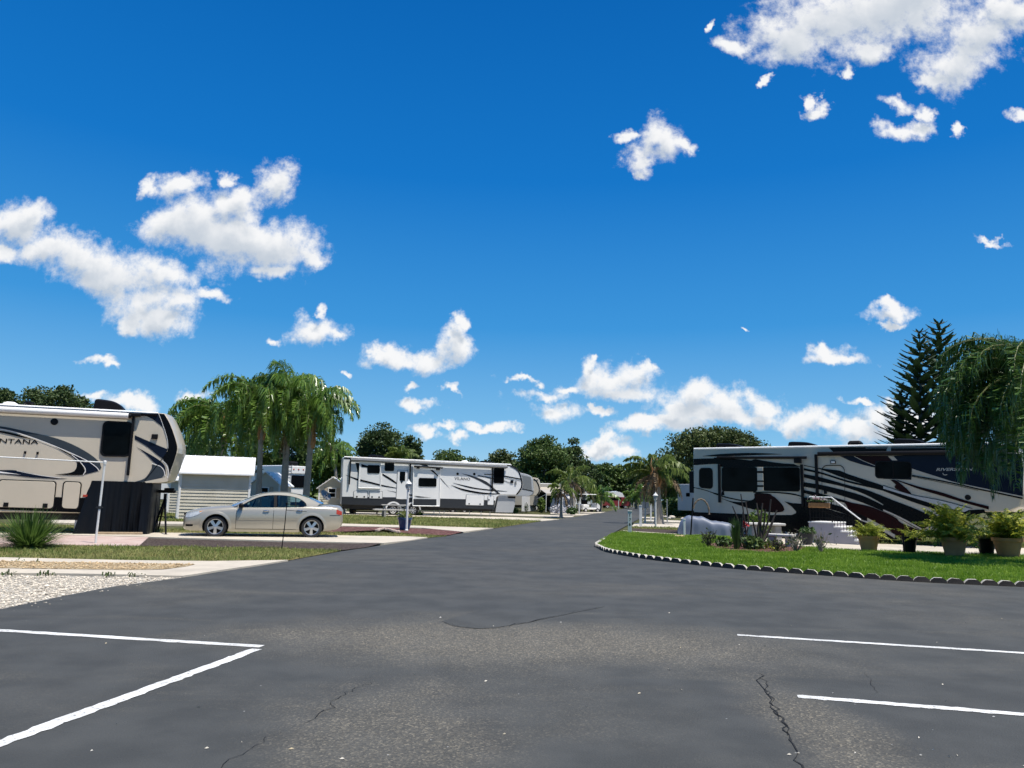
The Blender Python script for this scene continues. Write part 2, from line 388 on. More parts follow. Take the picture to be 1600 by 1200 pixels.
# ------------------------------------------------------------------ ground materials
def asphalt_mat(name='asphalt', wear=1.0):
    m, nt, b = newmat(name); co = objco(nt)
    big = nt.noise(co, 0.22, 5, 0.6, 0.4).outputs[0]
    mp = nt.new('ShaderNodeMapping'); mp.inputs['Scale'].default_value = (0.10, 0.42, 1); mp.inputs['Rotation'].default_value = (0, 0, R(8)); nt.link(co, mp.inputs[0])
    streak = nt.noise(mp.outputs[0], 2.4, 5, 0.62, 0.5).outputs[0]
    # worn, stone-showing area in front of the junction
    sp = nt.vmath('MULTIPLY_ADD', co, (1 / 3.0, 1 / 1.15, 0), (-0.35 / 3.0, -8.1 / 1.15, 0))
    wv = nt.vmath('ADD', sp, nt.vmath('MULTIPLY_ADD', nt.noise(co, 0.8, 4).outputs['Color'], (1.2, 1.0, 0), (-0.6, -0.5, 0)))
    bare = nt.ramp(nt.vmath('LENGTH', wv), 0.25, 1.5, 1.0, 0.0)
    sp2 = nt.vmath('MULTIPLY_ADD', co, (1 / 0.9, 1 / 1.6, 0), (0.75 / 0.9, -5.0 / 1.6, 0))
    bare2 = nt.ramp(nt.vmath('LENGTH', nt.vmath('ADD', sp2, nt.vmath('MULTIPLY_ADD', nt.noise(co, 1.2, 4).outputs['Color'], (1.2, 1.2, 0), (-0.6, -0.6, 0)))), 0.3, 1.2, 0.6, 0.0)
    sp3 = nt.vmath('MULTIPLY_ADD', co, (1 / 0.45, 1 / 1.5, 0), (-2.15 / 0.45, -5.4 / 1.5, 0))
    bare3 = nt.ramp(nt.vmath('LENGTH', nt.vmath('ADD', sp3, nt.vmath('MULTIPLY_ADD', nt.noise(co, 1.6, 4).outputs['Color'], (1.0, 1.0, 0), (-0.5, -0.5, 0)))), 0.2, 1.2, 0.8, 0.0)
    worn = nt.math('ADD', nt.math('MAXIMUM', nt.math('MAXIMUM', bare, bare2), bare3), nt.math('ADD', nt.ramp(big, 0.46, 0.74, 0, 0.42), nt.ramp(streak, 0.50, 0.76, 0, 0.36)), clamp=True)
    if wear < 1: worn = nt.math('MULTIPLY', worn, wear)
    vor = nt.new('ShaderNodeTexVoronoi'); vor.inputs['Scale'].default_value = 75.0; nt.link(co, vor.inputs['Vector'])
    vs = nt.new('ShaderNodeSeparateColor'); nt.link(vor.outputs['Color'], vs.inputs[0])
    stone = nt.ramp(vs.outputs[0], 0.55, 0.98, 0.0, 1.0)
    fine = nt.noise(co, 260, 2, 0.7).outputs[0]
    seal = nt.mix(nt.ramp(nt.noise(co, 1.7, 4).outputs[0], 0.3, 0.7), (0.044, 0.0465, 0.0455, 1), (0.062, 0.0645, 0.0625, 1))
    bared = nt.mix(nt.ramp(vs.outputs[1], 0.2, 0.8), (0.115, 0.10, 0.074, 1), (0.29, 0.255, 0.19, 1))
    colr = nt.mix(nt.math('MULTIPLY', worn, nt.math('MULTIPLY_ADD', stone, 0.6, 0.28)), seal, bared)
    colr = nt.mix(nt.ramp(fine, 0.40, 0.78, 0.0, 0.30), colr, (0.018, 0.019, 0.02, 1))
    # odd bright grains and bits
    v2 = nt.new('ShaderNodeTexVoronoi'); v2.inputs['Scale'].default_value = 9.0; nt.link(co, v2.inputs['Vector'])
    v2c = nt.new('ShaderNodeSeparateColor'); nt.link(v2.outputs['Color'], v2c.inputs[0])
    bit = nt.math('MULTIPLY', nt.math('LESS_THAN', v2.outputs['Distance'], 0.055), nt.math('GREATER_THAN', v2c.outputs[0], 0.972))
    colr = nt.mix(bit, colr, (0.30, 0.30, 0.29, 1))
    nt.link(colr, b.inputs['Base Color']); b.inputs['Roughness'].default_value = 0.82; b.inputs['Specular IOR Level'].default_value = 0.35
    bn = nt.new('ShaderNodeBump'); bn.inputs['Strength'].default_value = 0.55; bn.inputs['Distance'].default_value = 0.006
    nt.link(nt.math('ADD', vor.outputs['Distance'], fine), bn.inputs['Height']); nt.link(bn.outputs[0], b.inputs['Normal'])
    return m
def speckle_mat(name, cols, scale, rough=0.9, bump=0.8, patch=None, pscale=0.6):
    """loose stones / chips / turf seen from afar: cells in several tints"""
    m, nt, b = newmat(name); co = objco(nt)
    vor = nt.new('ShaderNodeTexVoronoi'); vor.inputs['Scale'].default_value = scale; nt.link(co, vor.inputs['Vector'])
    vs = nt.new('ShaderNodeSeparateColor'); nt.link(vor.outputs['Color'], vs.inputs[0])
    cr = nt.new('ShaderNodeValToRGB'); nt.link(vs.outputs[0], cr.inputs[0]); el = cr.color_ramp.elements
    el[0].color = c4(cols[0]); el[1].color = c4(cols[-1])
    for i, c in enumerate(cols[1:-1]): e = el.new((i + 1) / (len(cols) - 1)); e.color = c4(c)
    colr = cr.outputs[0]
    n = nt.noise(co, pscale, 5, 0.65).outputs[0]
    if patch: colr = nt.mix(nt.ramp(n, 0.42, 0.62, 0, patch[1]), colr, c4(patch[0]))
    colr = nt.mix(nt.ramp(nt.noise(co, scale * 0.23, 3).outputs[0], 0.3, 0.7, 0.0, 0.35), colr, (cols[0][0] * .5, cols[0][1] * .5, cols[0][2] * .5, 1))
    nt.link(colr, b.inputs['Base Color']); b.inputs['Roughness'].default_value = rough; b.inputs['Specular IOR Level'].default_value = 0.2
    bn = nt.new('ShaderNodeBump'); bn.inputs['Strength'].default_value = bump; bn.inputs['Distance'].default_value = 0.03
    nt.link(vor.outputs['Distance'], bn.inputs['Height']); nt.link(bn.outputs[0], b.inputs['Normal'])
    return m
M = {}
M['asphalt'] = asphalt_mat()
M['patch'] = asphalt_mat('sealed asphalt', 0.22)
M['crack'] = mat('crack filler', (0.008, 0.008, 0.008), 0.9, 0.2)
def paint_mat():
    m, nt, b = newmat('road paint'); co = objco(nt)
    n = nt.noise(co, 26, 5, 0.7).outputs[0]; n2 = nt.noise(co, 2.2, 3).outputs[0]
    colr = nt.mix(nt.ramp(n2, 0.3, 0.7), (0.52, 0.52, 0.50, 1), (0.70, 0.70, 0.68, 1))
    colr = nt.mix(nt.ramp(n, 0.55, 0.66, 0, 0.85), colr, (0.07, 0.07, 0.07, 1))
    nt.link(colr, b.inputs['Base Color']); b.inputs['Roughness'].default_value = 0.7
    return m
M['paint'] = paint_mat()
M['concrete'] = mat('concrete', (0.50, 0.445, 0.36), 0.85, 0.14, 1.3, bump=0.25, bscale=60, dirt=((0.24, 0.22, 0.19), 0.55))
M['white_gravel'] = speckle_mat('white gravel', [(0.20, 0.17, 0.13), (0.40, 0.36, 0.30), (0.56, 0.53, 0.46), (0.72, 0.69, 0.62)], 34, bump=1.0)
M['tan_gravel'] = speckle_mat('tan gravel', [(0.22, 0.15, 0.075), (0.36, 0.26, 0.14), (0.50, 0.40, 0.25), (0.60, 0.52, 0.38)], 24, bump=1.0)
M['mulch'] = speckle_mat('brown mulch', [(0.035, 0.024, 0.02), (0.06, 0.042, 0.036), (0.095, 0.072, 0.062), (0.14, 0.115, 0.10)], 30, bump=1.0)
M['red_mulch'] = speckle_mat('red mulch', [(0.045, 0.02, 0.017), (0.10, 0.038, 0.034), (0.16, 0.07, 0.06), (0.27, 0.16, 0.14)], 16, bump=1.0)
M['dry_turf'] = speckle_mat('dry turf', [(0.10, 0.085, 0.028), (0.16, 0.135, 0.045), (0.22, 0.185, 0.07), (0.30, 0.25, 0.12)], 14, patch=((0.055, 0.085, 0.018), 0.7), pscale=0.9)
M['far_turf'] = speckle_mat('park turf', [(0.045, 0.052, 0.016), (0.065, 0.075, 0.024), (0.09, 0.095, 0.033), (0.13, 0.12, 0.05)], 5, patch=((0.085, 0.075, 0.04), 0.5), pscale=0.15)
M['lawn'] = speckle_mat('lawn soil', [(0.05, 0.09, 0.012), (0.07, 0.13, 0.014), (0.09, 0.17, 0.022), (0.12, 0.21, 0.035)], 20)
def paver_mat():
    m, nt, b = newmat('pink pavers'); co = objco(nt)
    mp = nt.new('ShaderNodeMapping'); mp.inputs['Rotation'].default_value = (0, 0, R(18)); nt.link(co, mp.inputs[0])
    br = nt.new('ShaderNodeTexBrick'); nt.link(mp.outputs[0], br.inputs[0]); br.inputs['Scale'].default_value = 1.0
    br.inputs['Color1'].default_value = (0.42, 0.29, 0.25, 1); br.inputs['Color2'].default_value = (0.50, 0.38, 0.33, 1); br.inputs['Mortar'].default_value = (0.22, 0.17, 0.15, 1)
    br.inputs['Mortar Size'].default_value = 0.012; br.inputs['Brick Width'].default_value = 0.4; br.inputs['Row Height'].default_value = 0.4; br.offset = 0.0
    colr = nt.mix(nt.ramp(nt.noise(co, 1.4, 5).outputs[0], 0.4, 0.7, 0, 0.4), br.outputs[0], (0.56, 0.50, 0.46, 1))
    nt.link(colr, b.inputs['Base Color']); b.inputs['Roughness'].default_value = 0.85
    return m
M['paver'] = paver_mat()

# ------------------------------------------------------------------ ground sheets
def sheet(name, pts, z, m, kind='structure', thick=0.0, label=None):
    """flat area; pts are photograph spots on the ground or world (x, y) pairs marked 'w'"""
    P = [np.array([p[1], p[2], z]) if p[0] == 'w' else gp(*p) + np.array([0, 0, z]) for p in pts]
    a = sum(P[i][0] * P[(i + 1) % len(P)][1] - P[(i + 1) % len(P)][0] * P[i][1] for i in range(len(P)))
    if a < 0: P = P[::-1]
    b = MB()
    if thick: b.prism(P, (0, 0, -thick), M[m])
    n = len(P); b2 = MB(); b2.add(P, [tuple(range(n))])
    if thick:
        Q = [p - np.array([0, 0, thick]) for p in P]
        b2.add(P + Q, [(i, n + i, n + (i + 1) % n, (i + 1) % n) for i in range(n)])
    o = b2.build(name, M[m]); tag(o, label, None, None, kind)
    return o, P
def wpt(p): return ('w', float(p[0]), float(p[1]))
def in_poly(X, Y, P):
    P = np.asarray(P)[:, :2]; c = np.zeros(len(X), bool); j = len(P) - 1
    for i in range(len(P)):
        xi, yi = P[i]; xj, yj = P[j]
        t = ((yi > Y) != (yj > Y)) & (X < (xj - xi) * (Y - yi) / (yj - yi + 1e-12) + xi); c ^= t; j = i
    return c
def scatter(P, dens):
    P = np.asarray(P)[:, :2]; lo, hi = P.min(0), P.max(0)
    n = int((hi - lo).prod() * dens); X = rng.uniform(lo[0], hi[0], n); Y = rng.uniform(lo[1], hi[1], n)
    k = in_poly(X, Y, P); return np.stack([X[k], Y[k]], 1)
def blades(name, P, dens, h, w, m, z=0.0, lean=0.5, label=None, hole=None):
    """grass: single bent blades, one object"""
    xy = scatter(P, dens)
    if hole is not None: xy = xy[~(in_poly(xy[:, 0], xy[:, 1], hole) & (rng.random(len(xy)) > .06))]
    n = len(xy)
    hh = h * rng.uniform(0.5, 1.25, n) * (0.75 + 0.5 * np.sin(xy[:, 0] * 1.9 + np.cos(xy[:, 1] * 2.3) * 1.5) ** 2)
    a = rng.uniform(0, 2 * math.pi, n); d = np.stack([np.cos(a), np.sin(a), np.zeros(n)], 1)
    b = rng.uniform(0, 2 * math.pi, n); l = np.stack([np.cos(b), np.sin(b), np.zeros(n)], 1) * (lean * hh * rng.uniform(0.2, 1.3, n))[:, None]
    base = np.concatenate([xy, np.full((n, 1), z)], 1); ww = (w * rng.uniform(0.6, 1.3, n))[:, None]
    up = np.array([0, 0, 1.0])
    V = np.stack([base - d * ww, base + d * ww, base + up * (hh * .6)[:, None] + l * .35 + d * ww * .7, base + up * (hh * .6)[:, None] + l * .35 - d * ww * .7, base + up * hh[:, None] + l], 1).reshape(-1, 3)
    i = np.arange(n)[:, None] * 5
    mb = MB(); mb.v.append(V); mb.n = len(V)
    q = (i + np.array([[0, 1, 2, 3]])).tolist(); t = (i + np.array([[3, 2, 4]])).tolist()
    mb.f = q + t; mb.m = [0] * (2 * n); mb.sm = [False] * (2 * n)
    o = mb.build(name, M[m]); tag(o, label, None, None, 'stuff'); return o
M['grass_green'] = leafmat('green lawn blades', (0.11, 0.22, 0.012), (0.32, 0.45, 0.055), 0.9, 0.45, 0.45)
M['grass_dry'] = leafmat('dry grass blades', (0.085, 0.155, 0.020), (0.38, 0.36, 0.13), 0.5, 0.6, 0.25)

# the park ground out to the horizon
b = MB(); A = np.arange(64) * 2 * math.pi / 64
b.add(np.stack([1400 * np.cos(A), 1400 * np.sin(A), np.full(64, -0.05)], 1), [tuple(range(64))])
tag(b.build('ground', M['far_turf']), kind='structure')
RD = np.array([math.sin(R(12.3)), math.cos(R(12.3))])
LE = [(285, 902), (345, 893), (400, 885), (533, 861.5), (669, 841), (772, 826), (846, 814), (896, 808)]
KERB = [(932, 853), (937, 857), (945, 861), (960, 865), (1000, 872), (1050, 878.5), (1100, 884), (1150, 889), (1200, 893), (1300, 900), (1400, 907), (1500, 912.5), (1600, 917)]
kp = [gp(*p)[:2] for p in KERB]
kext = kp[-1] + np.array([2.6, -0.55]); kext2 = kp[-1] + np.array([5.2, -0.9])
le_far = gp(896, 808)[:2] + RD * 110; re0 = gp(952, 836)[:2]; re_far = re0 + RD * 140
road = [('w', -22, -14), ('w', -22, 2.5), ('w', -13, 6.8), (0, 952), (100, 931), (180, 916), (250, 907)] + LE + [wpt(le_far), wpt(re_far), wpt(re0), (943, 843)] + [wpt(p) for p in kp] + [wpt(kext), wpt(kext2), ('w', 26, 13), ('w', 26, -14)]
o, ROADP = sheet('road', road, 0.0, 'asphalt')
M_mark = []
def stripe(p, q, w, name='road_marking'):
    a, c = gp(*p), gp(*q); d = (c - a) / np.linalg.norm(c - a); n = np.array([-d[1], d[0], 0]) * w / 2
    bb = MB(); z = np.array([0, 0, 0.004])
    k = 60; P = []
    for i in range(k + 1):
        t = a + (c - a) * i / k; j = rng.normal(0, 0.012, 2)
        P.append([t + n * (1 + j[0] * 10) + z, t - n * (1 + j[1] * 10) + z])
    bb.grid(P, 0, False); return tag(bb.build(name, M['paint'], fix=True), kind='structure')
ov = gp(415, 1011); 
stripe((-420, 959.5), (409, 1010.5), 0.115); stripe((401, 1014.5), (-250, 1254), 0.115)
stripe((1152, 992.5), (1900, 1039.5), 0.10); stripe((1246, 1088.5), (1900, 1141), 0.10)
def smear(pts, w, name, m, z=0.005):
    P = [gp(*p) for p in smooth(pts, 5)]; bb = MB(); G = []
    for i, p in enumerate(P):
        d = P[min(i + 1, len(P) - 1)] - P[max(i - 1, 0)]; d /= np.linalg.norm(d) + 1e-9; n = np.array([-d[1], d[0], 0])
        j = rng.normal(0, 0.02, 1); ww = w * rng.uniform(0.15, 1.0) * math.sin(math.pi * (i + .6) / (len(P) + .2)) ** .5
        G.append([p + n * (ww / 2 + j) + [0, 0, z], p + n * (-ww / 2 + j) + [0, 0, z]])
    bb.grid(G, 0, False); return tag(bb.build(name, M[m], fix=True), kind='structure')
smear([(1190, 1052), (1196, 1072), (1205, 1090), (1212, 1112), (1226, 1128), (1232, 1146), (1240, 1165), (1252, 1196), (1260, 1230)], 0.022, 'road_crack', 'crack')
smear([(1186, 1050), (1200, 1085), (1216, 1120), (1236, 1150)], 0.012, 'road_crack', 'crack')
smear([(470, 1135), (500, 1115), (530, 1092), (556, 1078), (580, 1066)], 0.010, 'road_crack', 'crack')
smear([(300, 1240), (350, 1195), (410, 1160), (440, 1145)], 0.008, 'road_crack', 'crack')
smear([(1355, 1050), (1364, 1068), (1370, 1085)], 0.006, 'road_crack', 'crack')
smear([(692, 972), (720, 980), (760, 982.5), (800, 977), (850, 967), (900, 956), (935, 949)], 0.014, 'road_crack', 'crack', 0.009)
PATCH = smooth([(690, 971), (712, 979), (752, 982.5), (795, 978), (850, 967.5), (905, 956), (945, 947), (900, 944), (860, 941), (800, 947), (740, 957), (690, 971)], 4)[:-1]
sheet('asphalt_patch', PATCH, 0.004, 'patch')

# strips and pads on the west side
sheet('gravel_bed', [('w', -22, 2.6), ('w', -13, 6.9), (0, 952.5), (100, 931.5), (180, 916.5), (250, 907.5), (284, 902.5), (275, 900.5), (200, 901), (100, 899), (0, 898), ('w', -22, 12.2)], -0.008, 'white_gravel')
GRAV = [gp(*p) for p in [(-60, 962), (0, 951), (100, 930), (180, 915), (250, 906), (284, 902.5), (200, 901), (0, 898), (-60, 897)]]
sheet('walkway', [(-300, 867), (0, 873), (200, 877.5), (330, 878.8), (450, 877), (400, 885), (345, 893), (285, 902.5), (200, 900.5), (100, 898.5), (0, 898), (-300, 893)], 0.03, 'concrete', thick=0.1)
sheet('gravel_strip', [(-300, 873), (0, 879.5), (100, 881), (200, 882.3), (305, 884.4), (290, 888), (255, 892.5), (200, 893.5), (100, 892), (0, 890.5), (-300, 885)], 0.036, 'tan_gravel')
o, VERGE = sheet('verge', [(-300, 848), (0, 858), (88, 853), (216, 854.5), (300, 855.5), (420, 857), (533, 861), (450, 876.5), (330, 878), (200, 877), (0, 872.5), (-300, 866.5)], 0.012, 'dry_turf')
sheet('paving', [(-300, 838), (0, 840), (84, 837), (232, 840.5), (217, 854.3), (90, 852.8), (-300, 847)], 0.025, 'paver', thick=0.08)
sheet('mulch_bed', [(232, 841.5), (330, 844.5), (450, 848), (560, 850), (600, 848.5), (572, 856), (535, 860.5), (420, 856.6), (217, 854.3)], 0.016, 'mulch')
sheet('driveway', [(-300, 824), (0, 831), (128, 833), (300, 834), (480, 836.5), (560, 838.5), (640, 839.5), (668, 841), (640, 845.5), (600, 850), (545, 848.8), (450, 846.5), (330, 843.2), (232, 840.2), (84, 836.6), (-300, 837)], 0.03, 'concrete', thick=0.1)
o, V2 = sheet('verge', [(-300, 812), (120, 822), (300, 828), (420, 830), (520, 833), (620, 834.5), (700, 838), (668, 840.8), (640, 839.2), (480, 836), (300, 833.6), (-300, 823)], 0.013, 'dry_turf')
sheet('mulch_bed', [(300, 821), (420, 822.5), (536, 823.5), (610, 825), (660, 826.5), (712, 829), (722, 832), (702, 837), (672, 837), (622, 833.2), (600, 828.5), (520, 832.5), (420, 829.5), (300, 826.5)], 0.022, 'red_mulch')
sheet('driveway', [(80, 813), (300, 816.5), (420, 818), (536, 819), (640, 822), (700, 824), (771, 826), (724, 832), (660, 825.8), (536, 822.6), (420, 821.5), (80, 818)], 0.03, 'concrete', thick=0.1)
o, V3 = sheet('verge', [(140, 800), (300, 802), (420, 803), (534, 805), (640, 808), (740, 811), (846, 814.5), (771, 826), (700, 823.4), (536, 818.6), (420, 817.5), (140, 813.5)], 0.014, 'dry_turf')
sheet('driveway', [(430, 797.5), (534, 800), (650, 803.5), (740, 806.5), (800, 808.5), (874, 812), (846, 814.6), (740, 811.2), (650, 808), (534, 804.6), (430, 802.5)], 0.03, 'concrete', thick=0.08)
sheet('driveway', [(640, 798), (700, 800), (780, 803), (840, 804.5), (897, 806.5), (893, 808.5), (840, 807.3), (780, 805.5), (640, 801)], 0.03, 'concrete', thick=0.08)
sheet('driveway', [(860, 801.5), (905, 803.2), (926, 802.8), (916, 804.8), (895, 805.4), (860, 803.4)], 0.03, 'concrete', thick=0.08)
sheet('driveway', [(900, 799.6), (930, 800.6), (946, 800.2), (938, 801.8), (925, 802.2), (900, 801)], 0.03, 'concrete', thick=0.08)

# lawn corner and pads on the east side
lawn = [('w', *(p + np.array([0.0, 0.10]))) for p in kp] + [('w', *(kext + np.array([0, .1]))), ('w', *(kext2 + np.array([0, .1]))), (1850, 878), (1600, 871), (1478, 867.5), (1390, 864.5), (1292, 861), (1262, 857.5), (1200, 853), (1143, 846), (1140, 840.5), (1058, 838.2), (974, 833), (956, 836.5), (946, 843)]
o, LAWN = sheet('lawn', lawn, 0.05, 'lawn')
o, BED = sheet('flower_bed', [(1100, 853), (1128, 850), (1160, 849), (1200, 851), (1236, 854), (1262, 859), (1240, 866), (1205, 866.5), (1160, 865), (1120, 861)], 0.062, 'red_mulch')
sheet('kerb_strip', [(974, 831.2), (1057, 836.6), (1142, 838.6), (1142, 840.6), (1057, 838.6), (974, 833.4)], 0.07, 'concrete', thick=0.1)
sheet('mulch_bed', [(985, 826.5), (1050, 829), (1085, 832), (1140, 834), (1142, 838.4), (1057, 836.4), (976, 831)], 0.03, 'mulch')
o, V4 = sheet('verge', [(988, 824), (1056, 825.5), (1075, 830), (1050, 828.6), (986, 826.4)], 0.034, 'dry_turf')
sheet('driveway', [(992, 818.3), (1020, 817.5), (1062, 818.6), (1075, 823), (1060, 825), (1020, 824.4), (986, 823.5)], 0.03, 'concrete', thick=0.08)
sheet('driveway', [(1010, 812.5), (1050, 813.5), (1075, 814.5), (1075, 817), (1040, 816), (1004, 814.6)], 0.03, 'concrete', thick=0.08)
sheet('driveway', [(1002, 808), (1030, 808.8), (1030, 810.6), (1000, 809.6)], 0.03, 'concrete', thick=0.08)
sheet('patio', [(1142, 834), (1250, 838), (1400, 845), (1560, 850), (1800, 856), (1850, 876), (1600, 870), (1478, 867), (1390, 864), (1292, 860.5), (1262, 857), (1200, 852.5), (1143, 845.6)], 0.03, 'concrete', thick=0.1)
o, V5 = sheet('verge', [(1372, 840), (1500, 845), (1620, 849), (1620, 858), (1500, 855), (1372, 851)], 0.04, 'dry_turf')

blades('lawn_grass', LAWN, 1100, 0.075, 0.0055, 'grass_green', 0.05, 0.55, None, BED)
blades('verge_grass', VERGE, 520, 0.06, 0.006, 'grass_dry', 0.012, 0.7)
blades('verge_grass', V2, 160, 0.07, 0.009, 'grass_dry', 0.013, 0.7)
blades('verge_grass', V3, 130, 0.09, 0.012, 'grass_dry', 0.014, 0.7)
blades('verge_grass', V4, 120, 0.08, 0.012, 'grass_dry', 0.034, 0.7)
blades('verge_grass', V5, 260, 0.08, 0.010, 'grass_dry', 0.04, 0.7)
# loose white stones
M['stone'] = mat('white stone', (0.53, 0.47, 0.385), 0.85, 0.2, 8, island=0.45)
M['tan_stone'] = mat('tan stone', (0.42, 0.31, 0.18), 0.85, 0.2, 8, island=0.4)
ico = np.array([[0, 0, 1], [.9, 0, .2], [.28, .86, .15], [-.72, .53, .2], [-.72, -.53, .1], [.28, -.86, .2], [0, 0, -.6]]); icf = np.array([[0, 1, 2], [0, 2, 3], [0, 3, 4], [0, 4, 5], [0, 5, 1], [6, 2, 1], [6, 3, 2], [6, 4, 3], [6, 5, 4], [6, 1, 5]])
def stones(P, dens, r, z, m, name):
    xy = scatter(P, dens); n = len(xy); a = rng.uniform(0, 6.28, n); ca, sa = np.cos(a), np.sin(a)
    s = r * rng.lognormal(0, 0.35, n); V = np.repeat(ico[None], n, 0) * rng.uniform(0.65, 1.25, (n, 7, 1)) * s[:, None, None] * np.array([1, .8, .6])
    X = V[..., 0] * ca[:, None] - V[..., 1] * sa[:, None] + xy[:, :1]; Y = V[..., 0] * sa[:, None] + V[..., 1] * ca[:, None] + xy[:, 1:]
    V = np.stack([X, Y, V[..., 2] + z + s[:, None] * .2], 2).reshape(-1, 3); F = (np.arange(n)[:, None, None] * 7 + icf[None]).reshape(-1, 3)
    o = MB().bulk(V, F).build(name, M[m]); tag(o, kind='stuff'); return o
stones(GRAV, 620, 0.0145, -0.008, 'stone', 'gravel')
stones([gp(*p) for p in [(-60, 880), (0, 879.5), (200, 882.3), (305, 884.4), (255, 892.5), (100, 892), (-60, 890)]], 330, 0.018, 0.036, 'tan_stone', 'gravel')
stones([gp(*p) for p in [(0, 949), (100, 928), (180, 914), (275, 904), (290, 903), (190, 921), (0, 962)]], 26, 0.014, 0.0, 'stone', 'gravel')
M['litter'] = leafmat('fallen leaf bits', (0.35, 0.28, 0.16), (0.75, 0.73, 0.68), 1, 0.8, 0)
# few dry leaf bits lying on the asphalt
xy = np.concatenate([scatter([gp(*p) for p in [(0, 1000), (700, 960), (1600, 940), (1900, 1250), (-200, 1250)]], 0.9), scatter([gp(*p) for p in [(1230, 1110), (1620, 1100), (1700, 1230), (1230, 1230)]], 5)])
n = len(xy); a = rng.uniform(0, 6.28, n); L = rng.uniform(0.006, 0.018, n); d = np.stack([np.cos(a), np.sin(a)], 1) * L[:, None]; e = np.stack([-d[:, 1], d[:, 0]], 1) * 0.35
V = np.stack([np.concatenate([xy + q, np.full((n, 1), zz)], 1) for q, zz in ((-d, .004), (e, .012), (d, .007), (-e, .005))], 1).reshape(-1, 3)
tag(MB().bulk(V, np.arange(n)[:, None] * 4 + np.arange(4)[None]).build('leaf_litter', M['litter']), kind='stuff')
# weeds on the gravel edge
M['weed'] = leafmat('weed leaves', (0.03, 0.06, 0.012), (0.09, 0.13, 0.03), 3)
pts = np.concatenate([[gp(*p)[:2] + rng.normal(0, .06, 2) for _ in range(9)] for p in [(8, 899), (20, 899.5), (72, 900), (75, 899), (168, 902), (172, 901), (212, 901), (30, 879), (60, 881)]])
n = len(pts); nv = rng.normal(0, 1, (n, 3)); nv[:, 2] = np.abs(nv[:, 2]); u = np.cross(nv, [0, 0, 1.]); u /= np.linalg.norm(u, axis=1)[:, None]; w = np.cross(nv, u); w /= np.linalg.norm(w, axis=1)[:, None]
c = np.concatenate([pts, rng.uniform(0.01, 0.07, (n, 1))], 1)
V = np.stack([c - u * .012 - w * .03, c + u * .012 - w * .03, c + u * .01 + w * .03, c - u * .01 + w * .03], 1).reshape(-1, 3)
tag(MB().bulk(V, np.arange(n)[:, None] * 4 + np.arange(4)[None]).build('weeds', M['weed']), kind='stuff')

# scalloped edging blocks round the lawn corner
M['edging'] = mat('edging concrete', (0.46, 0.43, 0.375), 0.88, 0.2, 9, bump=0.4, bscale=70, dirt=((0.10, 0.075, 0.055), 0.5))
M['edging_face'] = mat('shade toned concrete face', (0.060, 0.048, 0.038), 0.92, 0.3, 9, bump=0.4, bscale=70)  # upright faces coloured dark to carry the shade below the bright tops
def edging_mesh():
    b = MB(); L, T, H = 0.292, 0.085, 0.104
    prof = [(-L / 2, -0.03), (L / 2, -0.03), (L / 2, .036), (L * .40, .072), (L * .24, H), (-L * .24, H), (-L * .40, .072), (-L / 2, .036)]
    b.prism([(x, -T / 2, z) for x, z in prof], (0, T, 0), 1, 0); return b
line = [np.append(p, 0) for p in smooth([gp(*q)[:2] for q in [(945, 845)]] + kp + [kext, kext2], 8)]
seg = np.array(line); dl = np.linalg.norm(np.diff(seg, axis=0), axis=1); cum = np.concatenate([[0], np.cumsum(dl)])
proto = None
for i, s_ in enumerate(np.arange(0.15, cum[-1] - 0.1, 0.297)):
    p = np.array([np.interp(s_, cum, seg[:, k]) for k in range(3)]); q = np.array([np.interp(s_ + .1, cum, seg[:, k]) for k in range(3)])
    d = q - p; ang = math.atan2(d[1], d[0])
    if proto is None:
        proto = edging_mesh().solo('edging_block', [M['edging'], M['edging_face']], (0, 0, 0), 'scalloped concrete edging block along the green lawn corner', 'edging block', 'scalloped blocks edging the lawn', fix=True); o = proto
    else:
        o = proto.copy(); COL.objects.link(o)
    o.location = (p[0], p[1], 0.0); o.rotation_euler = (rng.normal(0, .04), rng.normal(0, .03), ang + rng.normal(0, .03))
# ------------------------------------------------------------------ shared materials for vehicles
M['cream'] = mat('cream gelcoat', (0.50, 0.44, 0.345), 0.32, 0.04, 0.8, coat=0.4)
M['white_gel'] = mat('white gelcoat', (0.72, 0.715, 0.70), 0.30, 0.04, 0.8, coat=0.4)
M['silver_gel'] = mat('silver gelcoat', (0.42, 0.385, 0.315), 0.28, 0.04, 0.8, coat=0.5)
M['grey_gel'] = mat('grey gelcoat', (0.36, 0.37, 0.38), 0.35, 0.05, 0.8, coat=0.3)
M['roof_white'] = mat('white roof membrane', (0.78, 0.78, 0.76), 0.6, 0.06, 1.0)
M['black'] = mat('black plastic', (0.006, 0.006, 0.007), 0.5, 0.15, spec=0.15)
M['black_gloss'] = mat('black paint', (0.003, 0.003, 0.004), 0.22, 0.1, spec=0.12)
M['navy'] = mat('navy paint', (0.006, 0.010, 0.022), 0.25, 0.1, spec=0.12)
M['slate'] = mat('slate paint', (0.035, 0.045, 0.055), 0.3, 0.1, spec=0.15)
M['midgrey'] = mat('mid grey paint', (0.17, 0.175, 0.175), 0.3, 0.08, coat=0.4)
M['darkgrey'] = mat('dark grey skirt', (0.030, 0.033, 0.038), 0.4, 0.1, spec=0.2)
M['maroon'] = mat('maroon paint', (0.013, 0.0022, 0.0026), 0.25, 0.1, spec=0.12)
M['glass'] = mat('tinted window glass', (0.002, 0.0025, 0.003), 0.05, 0.0, spec=0.08)
M['awning'] = mat('awning roll', (0.70, 0.69, 0.67), 0.5, 0.05)
M['steel'] = mat('galvanised steel', (0.42, 0.43, 0.44), 0.38, 0.12, 12, metal=0.8)
M['alu'] = mat('wheel alloy', (0.55, 0.56, 0.57), 0.28, 0.06, metal=0.85)
